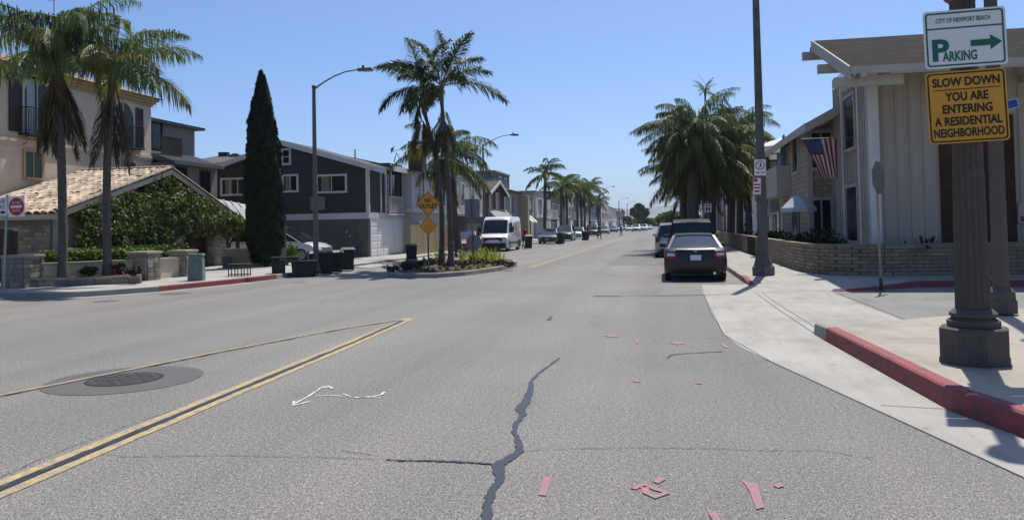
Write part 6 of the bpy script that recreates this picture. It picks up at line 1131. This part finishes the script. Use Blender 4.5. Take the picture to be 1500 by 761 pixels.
# ---- people far down the left side
def person(label, x, y, rz, shirt, legs, skin, z=0., h=1.72, stride=.12, arms=.1, bare=False):
    t = T('person', label, 'person', (x, y, z), rz); k = h/1.75
    J = dict(pel=(0, 0, .96, .14), sp=(0, .0, 1.18, .13), ch=(0, .01, 1.38, .155), nk=(0, .01, 1.5, .06), hd=(0, .02, 1.62, .095), tp=(0, .02, 1.70, .08))
    V = []; E = []; Rr = []
    def v(p, r): V.append((p[0]*k, p[1]*k, p[2]*k)); Rr.append(r*k); return len(V)-1
    ids = [v(J[q][:3], J[q][3]) for q in ('pel', 'sp', 'ch', 'nk', 'hd', 'tp')]
    for a_, b_ in zip(ids, ids[1:]): E.append((a_, b_))
    for s in (-1, 1):
        sy = s*stride; c_ = [v((s*.1, 0, .9), .1), v((s*.11, sy*.7+.02, .5), .07), v((s*.11, sy-.02, .1), .05), v((s*.11, sy+.12, .035), .04)]; E.append((ids[0], c_[0])); E += list(zip(c_, c_[1:]))
        d_ = [v((s*.2, 0, 1.40), .06), v((s*.25, -sy*arms*3, 1.13), .045), v((s*.25, -sy*arms*5+.1, .9), .036), v((s*.245, -sy*arms*5+.16, .82), .032)]; E.append((ids[2], d_[0])); E += list(zip(d_, d_[1:]))
    tm = MB()
    for a_, b_ in E: tm.tube([V[a_], (V3(V[a_])+V3(V[b_]))/2, V[b_]], [Rr[a_], (Rr[a_]+Rr[b_])/2, Rr[b_]], 10)
    for q, r_ in zip(V, Rr): tm.lathe([(r_*math.sin(PI*i/6)+.001, -r_*math.cos(PI*i/6)) for i in range(7)], 10, q)
    o = tm.build('body', DARKM); rmf = o.modifiers.new('remesh', 'REMESH'); rmf.mode = 'VOXEL'; rmf.voxel_size = .022
    dg = bpy.context.evaluated_depsgraph_get(); me2 = bpy.data.meshes.new_from_object(o.evaluated_get(dg)); bpy.data.objects.remove(o)
    me2.materials.clear()
    for q in (mat('cloth_%s' % (shirt,), shirt, .9, .15), mat('cloth_%s' % (legs,), legs, .9, .15), mat('skin_%s' % (skin,), skin, .6, .08), mat('hair_dark', (.02, .015, .012), .8, .2)): me2.materials.append(q)
    for p in me2.polygons:
        c_ = p.center/k; p.material_index = (3 if c_.z > 1.67 or (c_.z > 1.58 and c_.y < 0) else 2 if c_.z > 1.47 else (2 if abs(c_.x) > .19 and c_.z < 1.22 else 0 if c_.z > .95 else 1 if c_.z > (.5 if bare else .09) else 2 if bare and c_.z > .09 else 3)); p.use_smooth = True
    b = bpy.data.objects.new('body', me2); COL.objects.link(b); b.parent = t; return t
SK = (.35, .2, .14)
x, y = G(778, 363); person('person in a red shirt standing behind the bin beside the white van', x-.7, y+1.2, 2.6, (.28, .02, .025), (.02, .022, .03), SK)
x, y = G(861, 351.5); person('person in a dark red top walking beside the bin down the street', x, y, .4, (.2, .04, .04), (.3, .12, .1), SK, 0, 1.7, .2)
x, y = G(878, 350.5); person('person in dark clothes walking along the parked cars', x, y, -.3, (.03, .025, .04), (.03, .03, .05), SK, 0, 1.72, .22)
x, y = G(910, 345); person('person in shorts crossing far down the street', x, y, 1.2, (.12, .08, .07), (.25, .12, .09), SK, 0, 1.7, .2, .1, True)
# ================================================================ LAMP POSTS, POLES AND SIGNS
def lamp(label, x, y, z0, h, arm, armz, r0=.105, r1=.065, group=None, sgn=1, m_=None):
    m_ = m_ or GREYP; t = T('street_lamp', label, 'street lamp', (x, y, z0), 0, group)
    MB().tube([(0, 0, 0), (0, 0, h*.5), (0, 0, h)], [r0, (r0+r1)/2, r1], 12).build('pole', m_, t, 40, True)
    MB().lathe([(r0*1.9, 0), (r0*1.9, .05), (r0*1.5, .09), (r0*1.2, .3), (r0*1.02, .32)], 14).build('base', m_, t, 40, True)
    pts = [(sgn*arm*f, 0, h-.12+(armz+.12)*math.sin(PI/2*min(1, f*1.05))**.9) for f in (0, .1, .25, .45, .7, 1)]
    MB().tube(pts, [.035, .033, .03, .027, .025, .024], 8).build('arm', m_, t, 40, True); MB().lathe([(r1*1.3, h-.02), (r1*1.3, h+.03), (.01, h+.09)], 12).build('cap', m_, t, 40, True)
    e = V3(pts[-1]); hd = MB(); hd.hexa([e+V3((sgn*d, w_, -.07)) for d, w_ in ((-.05, -.06), (.55, -.1), (.55, .1), (-.05, .06))][::sgn], [e+V3((sgn*d, w_, .05)) for d, w_ in ((-.08, -.05), (.5, -.06), (.5, .06), (-.08, .05))][::sgn]); hd_ = hd.build('lamp_head', m_, t, 0, True, .02)
    MB().lathe([(.05, 0), (.05, .1), (.02, .12)], 8, e+V3((sgn*.15, 0, .04))).build('photocell', BLACK, hd_, 0, True)
    m = MB(); lx_ = e+V3((sgn*.33, 0, -.075)); m.box(lx_.x-.16, lx_.x+.16, -.07, .07, lx_.z-.02, lx_.z); m.build('lens', HEADL, hd_, 0, True); return t
x, y = G(463, 397.5, .15); z1 = AY(459, 127, y)[1]; ex, ez_ = AY(541, 101, y); lamp('tall grey lamp post with curved arm behind the row of bins', x, y, .15, z1-.15, ex-x-.4, ez_-z1)
Y2_ = AX(709, 300, -12.45)[0]; z1 = AX(709, 213, -12.45)[1]; ex, ez_ = AY(757, 197, Y2_); lamp('grey lamp post with curved arm behind the white van', -12.45, Y2_, .15, z1-.15, ex+12.45-.4, ez_-z1)
for px, py, ax_, ay_, lb in ((879, 281, 897, 273, 'grey lamp post rising beside the last queen palm of the row'), (907, 295, 918, 290, 'small far lamp post by the cream house'), (919, 299, 928, 295, 'farthest lamp post beside the round tree')):
    Yk = AX(px, 320, -12.45)[0]; z1 = AX(px, py, -12.45)[1]; ex, ez_ = AY(ax_, ay_, Yk); lamp(lb, -12.45, Yk, .15, z1-.15, max(1.5, ex+12.45), max(.3, ez_-z1), .14, .1)
# right kerb lamp post with a flared base
x, y = G(1118, 404, .15); y += .3; x = AY(1118, 380, y)[0]; RL = T('street_lamp', 'weathered lamp post with flared base carrying two small signs by the brick wall', 'street lamp', (x, y, .15)); WGP = mat('weathered_pole', (.13, .125, .115), .85, .25, 4, stain=.25, streak=.25, bump=.3, bsc=40)
MB().lathe([(.31, 0), (.31, .24), (.27, .29), (.2, .55), (.16, .85), (.145, 1.1), (.14, 3.2), (.125, 3.25), (.105, 6.5), (.085, 9.6)], 8).build('pole', WGP, RL, 20, True); pts = [(-2.6*f, 0, 9.3+.9*math.sin(PI/2*f)) for f in (0, .2, .45, .7, 1)]; MB().tube(pts, .035, 8).build('arm', WGP, RL, 40, True); MB().hexa([(-3.2, -.11, 10.12), (-2.55, -.08, 10.12), (-2.55, .08, 10.12), (-3.2, .11, 10.12)], [(-3.1, -.07, 10.26), (-2.55, -.05, 10.26), (-2.55, .05, 10.26), (-3.1, .07, 10.26)]).build('lamp_head', WGP, RL, 0, True, .02)
# ---- sign helpers
SW = mat('sign_white', (.72, .74, .74), .45, .04, 2, stain=.06); SY = mat('sign_yellow', (.62, .30, .025), .5, .08, 2, stain=.12); SG = mat('sign_green', (.01, .12, .08), .5, .06); SBk = mat('sign_black', (.01, .01, .01), .6, .05); SR = mat('sign_red', (.40, .02, .025), .5, .08); SGy = mat('sign_back_grey', (.2, .205, .2), .5, .12, 3, metal=.4, stain=.15); SB = mat('sign_blue', (.02, .05, .26), .5, .08); SO = mat('sign_orange', (.62, .25, .02), .5, .08)
def rrect(w_, h, r, n=4):
    P = []
    for cx_, cy_, a0 in ((w_/2-r, h/2-r, 0), (-w_/2+r, h/2-r, 90), (-w_/2+r, -h/2+r, 180), (w_/2-r, -h/2+r, 270)): P += [(cx_+r*math.cos(math.radians(a0+90*i/n)), cy_+r*math.sin(math.radians(a0+90*i/n))) for i in range(n+1)]
    return P
class Sign:
    def __init__(s, par, c, u, up, w_, h): s.p = par; s.c = V3(c); s.u = V3(u).normalized(); s.up = V3(up).normalized(); s.up = (s.up-s.u*s.up.dot(s.u)).normalized(); s.n = s.u.cross(s.up); s.w = w_; s.h = h
    def at(s, fx, fy, d=0.): return s.c+s.u*((fx-.5)*s.w)+s.up*((.5-fy)*s.h)+s.n*d
    def poly(s, name, P, m_, d0, d1, par=None): m = MB(); m.hexa([s.c+s.u*a+s.up*b+s.n*d0 for a, b in P], [s.c+s.u*a+s.up*b+s.n*d1 for a, b in P]); return m.build(name, m_, par or s.p)
    def ring(s, name, Po, Pi, m_, d, par=None):
        m = MB(); n = len(Po); m.add([s.c+s.u*a+s.up*b+s.n*d for a, b in Po]+[s.c+s.u*a+s.up*b+s.n*d for a, b in Pi], [(i, (i+1) % n, n+(i+1) % n, n+i) for i in range(n)]); return m.build(name, m_, par or s.p)
    def text(s, t_, m_, fx, fy, fw, fh, par=None, bold=.0): return text_part(t_, 'lettering', m_, par or s.p, s.at(fx, fy), s.u, s.up, fw*s.w, fh*s.h, .0035, s.n, bold)
def px_sign(par, Y, TL, TR, BR, BL):
    q = [V3((AY(*p, Y)[0], Y, AY(*p, Y)[1])) for p in (TL, TR, BR, BL)]; c = sum(q, V3((0, 0, 0)))/4; u = (q[1]+q[2]-q[0]-q[3])/2; up = (q[0]+q[1]-q[2]-q[3])/2; return Sign(par, c, u, up, u.length, up.length)
# ---- fluted column with the two signs
x, y = G(1427, 538, .185); y += .31; AG = mat('exposed_aggregate', (.105, .095, .082), .9, .3, 60, bump=.6, bsc=120, stain=.15)
x = AY(1427, 500, y)[0]; NP = T('fluted_lamp_column', 'fluted concrete lamp column on an octagonal plinth carrying two traffic signs', 'lamp column', (x, y, .185))
MB().lathe([(.345, 0), (.345, .05), (.335, .06), (.335, .36), (.31, .375)], 8).build('plinth', AG, NP, 20, True)
MB().lathe([(.24, .375), (.25, .40), (.25, .44), (.215, .46), (.2, .475), (.225, .49), (.225, .52), (.19, .55), (.172, .565)], 28).build('moulding', AG, NP, 40, True)
MB().lathe([(.166-.045*f, .56+f*3.25) for f in np.linspace(0, 1, 9)], 64, (0, 0, 0), lambda k, i: (1.0, .92, .87, .92)[k % 4]).build('fluted_shaft', AG, NP, 50, True)
MB().lathe([(.125, 3.8), (.17, 3.84), (.185, 3.9), (.185, 3.95), (.13, 3.99), (.09, 4.02)], 24).build('capital', mat('terracotta_cap', (.16, .07, .05), .8, .2), NP, 40, True); MB().lathe([(.085, 3.98), (.075, 5.3)], 12).build('upper_pole', GREYP, NP, 40, True)
MB().lathe([(.075, 5.3), (.12, 5.36), (.12, 5.4), (.09, 5.42), (.16, 5.5), (.19, 5.75), (.13, 5.95), (.02, 6.05)], 20).build('lantern', mat('lantern_glass', (.5, .48, .42), .4, .05), NP, 40, True)
MB().lathe([(.165, 0), (.165, .03)], 24, (0, 0, 2.6)).build('steel_band', STEEL, NP, 40, True)
Ys = y-.20
s1 = px_sign(NP, Ys, (1352, 18), (1474, 9), (1475, 93), (1355, 103)); P0 = rrect(s1.w, s1.h, .035); pn = s1.poly('parking_sign', P0, SW, -.004, 0); s1.ring('border', rrect(s1.w-.04, s1.h-.04, .03), rrect(s1.w-.075, s1.h-.075, .022), SG, .0015, pn)
s1.text('CITY OF NEWPORT BEACH', SG, .485, .175, .66, .08, pn, .02); s1.text('P', SG, .20, .685, .21, .385, pn, .035); s1.text('ARKING', SG, .425, .80, .42, .175, pn, .03)
dv = MB(); dv.add([s1.at(.03, .325, .002), s1.at(.97, .325, .002), s1.at(.97, .298, .002), s1.at(.03, .298, .002)], [(0, 1, 2, 3)]); dv.build('divider', SG, pn)
ar = MB(); ar.add([s1.at(fx, fy, .0025) for fx, fy in ((.565, .655), (.565, .545), (.80, .545), (.80, .47), (.945, .60), (.80, .73), (.80, .655))], [tuple(range(7))]); ar.build('arrow', SG, pn)
s2 = px_sign(NP, Ys-.004, (1356, 108), (1474, 98), (1479, 205), (1361, 212)); py_ = s2.poly('warning_sign', rrect(s2.w, s2.h, .04), SY, -.004, 0); s2.ring('border', rrect(s2.w-.03, s2.h-.03, .035), rrect(s2.w-.06, s2.h-.06, .028), SBk, .0015, py_)
for tx, fx, fy, fw in (('SLOW DOWN', .5, .15, .84), ('YOU ARE', .5, .355, .535), ('ENTERING', .5, .525, .62), ('A RESIDENTIAL', .5, .695, .84), ('NEIGHBORHOOD', .5, .855, .875)): s2.text(tx, SBk, fx, fy, fw, .125, py_, .032)
dv = MB(); dv.add([s2.at(.08, .262, .002), s2.at(.92, .262, .002), s2.at(.92, .25, .002), s2.at(.08, .25, .002)], [(0, 1, 2, 3)]); dv.build('underline', SBk, py_)
for sg, pp in ((s1, pn), (s2, py_)):
    for fy in (.045, .955): MB().lathe([(.012, 0), (.012, .006), (.004, .009)], 8, (0, 0, 0)).build('bolt', STEEL, pp).location = (sg.at(.5, fy, .002)-V3(NP.location))
for fz in (.25, .75): MB().bar(s1.at(.35, fz, -.02), s1.at(.65, fz, -.02), .03, .05).build('bracket', STEEL, NP); MB().bar(s2.at(.35, fz, -.02), s2.at(.65, fz, -.02), .03, .05).build('bracket', STEEL, NP)
# ---- plain concrete lamp post behind it
x, y = G(1467, 458, .09); y += .2; x = AY(1467, 440, y)[0]; P2_ = T('concrete_lamp_column', 'octagonal pebbled concrete lamp post behind the fluted column', 'lamp column', (x, y, .07))
MB().lathe([(.25, 0), (.25, .2), (.225, .24), (.22, .36), (.165, .42), (.14, .44)], 8).build('base', AG, P2_, 20, True); MB().lathe([(.138, .43), (.125, 2.5), (.095, 7.5)], 8).build('shaft', AG, P2_, 20, True); MB().lathe([(.1, 7.5), (.14, 7.6), (.2, 7.9), (.24, 8.3), (.14, 8.6), (.02, 8.7)], 16).build('lantern', mat('lantern_glass'), P2_, 40, True)
st_ = px_sign(P2_, y-.17, (1456, 152), (1492, 143), (1492, 157), (1457, 166)); bl_ = st_.poly('street_name_blade', rrect(st_.w, st_.h, .01), SB, -.004, 0); st_.ring('border', rrect(st_.w-.01, st_.h-.01, .008), rrect(st_.w-.025, st_.h-.025, .006), SW, .0015, bl_)
# ---- stop sign seen from its edge
bx, by = G(1291, 426); tx_, tz_ = AY(1283, 236, by+.05); SS = T('stop_sign', 'stop sign seen almost edge-on, on a leaning thin post by the side street kerb', 'sign', (bx, by, 0)); RUST = mat('pale_rusty_post', (.27, .24, .18), .7, .3, 8, stain=.3)
top = V3((tx_, by+.05, tz_)); MB().tube([(bx, by, 0), top], .028, 8).build('post', RUST, SS); MB().tube([(bx, by, .0), V3((bx, by, 0)).lerp(top, .1)], .04, 8).build('sleeve', DARKM, SS)
MB().lathe([(.13, 0), (.13, .008)], 14, (bx, by, .008)).build('footing', TAR, SS)
cz = (AY(1286, 238, by)[1]+AY(1286, 283, by)[1])/2; cx_ = AY(1286, 260, by)[0]; a_ = math.radians(56); u = V3((math.cos(a_), math.sin(a_), 0)); sg = Sign(SS, (cx_, by-.05, cz), u, (-.05, 0, 1), .78, .78); oc = [(.42*math.cos(PI/8+PI/4*k), .42*math.sin(PI/8+PI/4*k)) for k in range(8)]
pl = sg.poly('panel', oc, SGy, -.004, 0); 
sg2 = Sign(SS, V3((cx_, by-.05, cz))-sg.n*.005, -u, (-.05, 0, 1), .78, .78); f_ = sg2.poly('face', oc, SR, 0, .002); sg2.text('STOP', SW, .5, .5, .72, .3, f_)
# ---- small signs on the right lamp post
Yq = RL.location.y-.17; s3 = px_sign(RL, Yq, (1105, 234), (1122, 233), (1122, 257), (1105, 257)); p3 = s3.poly('no_turn_sign', rrect(s3.w, s3.h, .02), SW, -.004, 0); r_ = s3.w*.42; cyy = s3.h*.14
circ = lambda r, n=24: [(r*math.cos(2*PI*k/n), cyy+r*math.sin(2*PI*k/n)) for k in range(n)]
s3.ring('prohibition_ring', circ(r_), circ(r_*.8), SR, .002, p3); m = MB(); bar_ = [(-.62, .52), (.52, -.62), (.62, -.52), (-.52, .62)]; m.add([s3.c+s3.u*(a*r_*.95)+s3.up*(cyy+b*r_*.95)+s3.n*.003 for a, b in bar_], [(0, 1, 2, 3)]); m.build('prohibition_bar', SR, p3)
m = MB(); m.add([s3.c+s3.u*(a*r_)+s3.up*(cyy+b*r_)+s3.n*.0025 for a, b in ((-.2, -.6), (0, -.6), (.1, -.2), (.45, .15), (.1, .55), (-.05, .4), (.12, .15), (-.1, -.15))], [tuple(range(8))]); m.build('arrow_symbol', SBk, p3)
for fx in (.28, .72): m = MB(); m.add([s3.at(fx-.16, .84, .002), s3.at(fx+.16, .84, .002), s3.at(fx+.16, .78, .002), s3.at(fx-.16, .78, .002)], [(0, 1, 2, 3)]); m.build('legend_strip', SBk, p3)
s4 = px_sign(RL, Yq, (1103, 260), (1115, 260), (1115, 285), (1103, 285)); p4 = s4.poly('parking_restriction_sign', rrect(s4.w, s4.h, .015), SW, -.004, 0); s4.ring('border', rrect(s4.w-.01, s4.h-.01, .012), rrect(s4.w-.03, s4.h-.03, .01), SR, .0015, p4)
for fx0, fx1, f0, f1 in ((.1, .55, .05, .26), (.12, .88, .36, .46), (.12, .88, .55, .64), (.2, .8, .74, .86)): m = MB(); m.add([s4.at(fx0, f1, .002), s4.at(fx1, f1, .002), s4.at(fx1, f0, .002), s4.at(fx0, f0, .002)], [(0, 1, 2, 3)]); m.build('legend_strip', SR, p4)
# ---- signs on the median
bx, by = G(628, 397.5, .13); NO = T('no_outlet_sign', 'yellow diamond NO OUTLET sign above a plain orange diamond on one post', 'sign', (bx, by, .13)); MB().bar((bx, by, .1), (bx, by, AY(628, 281, by)[1]), .05).build('post', GREYP, NO)
d_ = V3((AY(646, 299, by)[0]-AY(610, 299, by)[0], 0, 0)).x*.5; sg = Sign(NO, (AY(627.5, 298.5, by)[0], by-.04, AY(627.5, 298.5, by)[1]), (1, 0, .02), (-.02, 0, 1), 2*d_, 2*d_)
dia = lambda r: [(0, -r), (r, 0), (0, r), (-r, 0)]
pp = sg.poly('warning_diamond', dia(d_), SY, -.004, 0); sg.ring('border', dia(d_*.94), dia(d_*.88), SBk, .0015, pp); sg.text('NO', SBk, .5, .36, .27, .18, pp, .035); sg.text('OUTLET', SBk, .5, .59, .72, .18, pp, .035)
d2 = d_*.74; sg = Sign(NO, (AY(627.5, 330.5, by)[0], by-.04, AY(627.5, 330.5, by)[1]), (1, 0, .02), (-.02, 0, 1), 2*d2, 2*d2); pp = sg.poly('object_marker', dia(d2), SO, -.004, 0); sg.ring('border', dia(d2*.95), dia(d2*.9), SBk, .0015, pp)
bx, by = G(694, 391, .13); BS = T('sign_back', 'grey back of a large rectangular sign with an octagon below it on the median', 'sign', (bx, by, .13)); MB().bar((bx, by, .1), (AY(690, 291, by)[0], by, AY(690, 291, by)[1]), .05).build('post', GREYP, BS)
s5 = px_sign(BS, by+.03, (680, 292), (702, 291), (703, 318), (681, 318)); s5.poly('panel', rrect(s5.w, s5.h, .03), SGy, -.004, .004); cc = V3((AY(694, 355, by+.03)[0], by+.03, AY(694, 355, by+.03)[1])); sg = Sign(BS, cc, (1, 0, 0), (0, 0, 1), .7, .7); sg.poly('octagon', [(.33*math.cos(PI/8+PI/4*k), .33*math.sin(PI/8+PI/4*k)) for k in range(8)], SGy, -.004, .004)
# ---- do not enter / one way at the left corner
bx, by = G(5, 428, .15); DN = T('do_not_enter_sign', 'DO NOT ENTER and ONE WAY signs on a steel post by the planter', 'sign', (bx, by, .15)); tx_, tz_ = AY(10.5, 285, by); MB().tube([(bx, by, .1), (tx_, by, tz_)], .032, 8).build('post', STEEL, DN)
s6 = px_sign(DN, by-.05, (12, 288), (36, 287), (36, 317), (12, 318)); p6_ = s6.poly('do_not_enter_panel', rrect(s6.w, s6.h, .02), SW, -.004, 0); r_ = s6.w*.47; m = MB(); m.add([s6.c+s6.u*(r_*math.cos(2*PI*k/28))+s6.up*(r_*math.sin(2*PI*k/28))+s6.n*.002 for k in range(28)], [tuple(range(28))]); dsc = m.build('red_disc', SR, p6_)
m = MB(); m.add([s6.at(.16, .56, .003), s6.at(.84, .56, .003), s6.at(.84, .44, .003), s6.at(.16, .44, .003)], [(0, 1, 2, 3)]); m.build('white_bar', SW, dsc); s6.text('DO NOT', SW, .5, .31, .52, .12, dsc); s6.text('ENTER', SW, .5, .69, .48, .12, dsc)
s7 = px_sign(DN, by-.04, (-14, 290), (11, 289), (11, 316), (-14, 317)); p7_ = s7.poly('one_way_panel', rrect(s7.w, s7.h, .02), SW, -.004, 0); s7.ring('border', rrect(s7.w-.015, s7.h-.015, .018), rrect(s7.w-.03, s7.h-.03, .014), SBk, .0015, p7_); s7.text('ONE', SBk, .56, .2, .62, .22, p7_); s7.text('WAY', SBk, .56, .5, .62, .22, p7_)
m = MB(); m.add([s7.at(fx, fy, .0025) for fx, fy in ((.12, .84), (.12, .76), (.68, .76), (.68, .68), (.92, .80), (.68, .92), (.68, .84))], [tuple(range(7))]); m.build('arrow', SBk, p7_)
# ---- sign by the big palms, antennas
x, z = AY(1012, 305, 44); x = max(x, 2.42); t = T('speed_sign', 'small white sign on a thin post in front of the thick palm trunk', 'sign', (x, 44, .15)); MB().tube([(x, 44, .1), (x, 44, z+.4)], .025, 6).build('post', STEEL, t); sg = Sign(t, (x, 43.95, z), (1, 0, 0), (0, 0, 1), .4, .5); pp = sg.poly('panel', rrect(.4, .5, .03), SW, -.004, 0); sg.ring('border', rrect(.37, .47, .025), rrect(.34, .44, .02), SBk, .0015, pp)
for fx0, fx1, f0, f1 in ((.2, .8, .16, .28), (.2, .45, .42, .82), (.55, .8, .42, .82)): m = MB(); m.add([sg.at(fx0, f1, .002), sg.at(fx1, f1, .002), sg.at(fx1, f0, .002), sg.at(fx0, f0, .002)], [(0, 1, 2, 3)]); m.build('legend_strip', SBk, pp)
for px, p0, p1, X_ in ((79, 0, 60, -27.5), (158, 2, 90, -27.5)):
    ya_, z1 = AX(px, p0, X_); z1 = min(z1+.6, 13); t = T('roof_antenna', 'thin mast antenna on the roof of the beige corner house', 'antenna', (X_, ya_, 9.2), 0, 'antennas on the corner house'); MB().tube([(0, 0, 0), (0, 0, z1-9.2)], .025, 6).build('mast', STEEL, t, 0, True); MB().bar((-.3, 0, z1-9.6), (.3, 0, z1-9.6), .02).build('crossbar', STEEL, t, 0, True)
x, zt = AY(1023, 107, 62); t = T('roof_antenna', 'thin whip antenna rising above the big palm crowns', 'antenna', (7.9, 62.5, 6.0)); MB().tube([(0, 0, 0), (x-7.9, 0, zt-6.0)], [.03, .012], 6).build('mast', STEEL, t, 0, True); MB().lathe([(.12, 0), (.12, .1)], 8).build('base', STEEL, t, 0, True)
# ================================================================ FAR END OF THE STREET
def tree(label, x, y, h, rx, rz_, m_, seed, n=2600, size=.5, trunk=.3, group=None, cz=None, cr=.38, clumps=26):
    t = T('street_tree', label, 'tree', (x, y, .0), 0, group); m = MB(); m.tube([(0, 0, -.1), (.1, 0, h*.35), (0, .1, h*.6)], [trunk, trunk*.8, trunk*.4], 8)
    for k in range(5): a = k*1.26+seed; m.tube([(.05, 0, h*.4), (math.cos(a)*rx*.4, math.sin(a)*rx*.4, h*.62), (math.cos(a)*rx*.7, math.sin(a)*rx*.7, h*.78)], [trunk*.5, trunk*.35, trunk*.1], 6)
    m.build('trunk', BARK, t, 40, True); cloud_obj('crown', blob_points(n, rx, rx, rz_, seed, clumps, cz or h-rz_, cr), size, m_, t, seed); return t
FT = leafmat('far_tree_leaf', (.035, .055, .022), .3, .15, .35); FT2 = leafmat('far_tree_olive', (.07, .085, .03), .3, .2, .35); FT3 = leafmat('far_tree_bright', (.06, .11, .03), .3, .2, .35)
Yt = 265; xt, zt = AY(937, 299, Yt); xw = AY(951, 310, Yt)[0]-AY(923, 310, Yt)[0]; tree('round clipped dark green tree at the far end of the road', xt, Yt, zt, xw*.54, (zt-AY(937, 321, Yt)[1])*.56, FT, 5, 5200, .5, .4, None, (zt+AY(937, 321, Yt)[1])/2, .45, 40)
for i, (px, py, Yk, rx_k, mk, lb) in enumerate(((912, 316, 300, 4.5, FT, 'dark tree beneath the round clipped tree, behind the last lamp'), (926, 318, 310, 5, FT2, 'olive tree below the round clipped tree'), (945, 317, 300, 4.5, FT2, 'yellow-green tree just past the round clipped tree'), (955, 319, 320, 5, FT, 'low dark tree before the distant hill'), (966, 318, 330, 5, FT, 'dark tree at the foot of the distant hill'), (978, 316, 240, 4.5, FT3, 'bright green tree over the roof of the parked silver utility vehicle'), (988, 309, 170, 4.5, FT3, 'green street tree seen past the roof of the pickup'), (999, 306, 140, 4.5, FT2, 'olive street tree beside the thick palm trunks'), (900, 318, 330, 5, FT, 'dark tree behind the last white house of the street'), (935, 324, 350, 5, FT, 'low dark tree closing the end of the road'))):
    x, z = AY(px, py, Yk); tree(lb, x, Yk, max(3, z), rx_k, max(1.2, z*.42), mk, 60+i, 1700, .55, .25)
m = MB(); HN = 60
def hz(x): return 58+34*math.sin(x*.0021+.7)+22*math.sin(x*.0057+2)+9*math.sin(x*.017)
vs = []; 
for i in range(HN+1): x = -3600+7200*i/HN; vs += [(x, 3900, -2), (x, 4300, hz(x)*.62), (x, 4700, hz(x)*1.1), (x, 5600, -2)]
m.add(vs, [(4*i+j, 4*(i+1)+j, 4*(i+1)+j+1, 4*i+j+1) for i in range(HN) for j in range(3)]); struct(m, 'hills', mat('hill_scrub', (.12, .12, .08), .95, .3, .01, world=True), None, 60)

# ---- sea air
hzm = bpy.data.materials.new('sea_haze'); hzm.use_nodes = True; hn = hzm.node_tree.nodes; hn.clear(); ho = hn.new('ShaderNodeOutputMaterial'); pv = hn.new('ShaderNodeVolumePrincipled'); pv.inputs['Color'].default_value = (.72, .84, 1, 1); pv.inputs['Density'].default_value = .00013; pv.inputs['Anisotropy'].default_value = .2; hzm.node_tree.links.new(pv.outputs[0], ho.inputs['Volume'])
hb = MB().box(-4100, 4100, -400, 7100, -1.1, 150).build('haze', hzm); hb['kind'] = 'stuff'
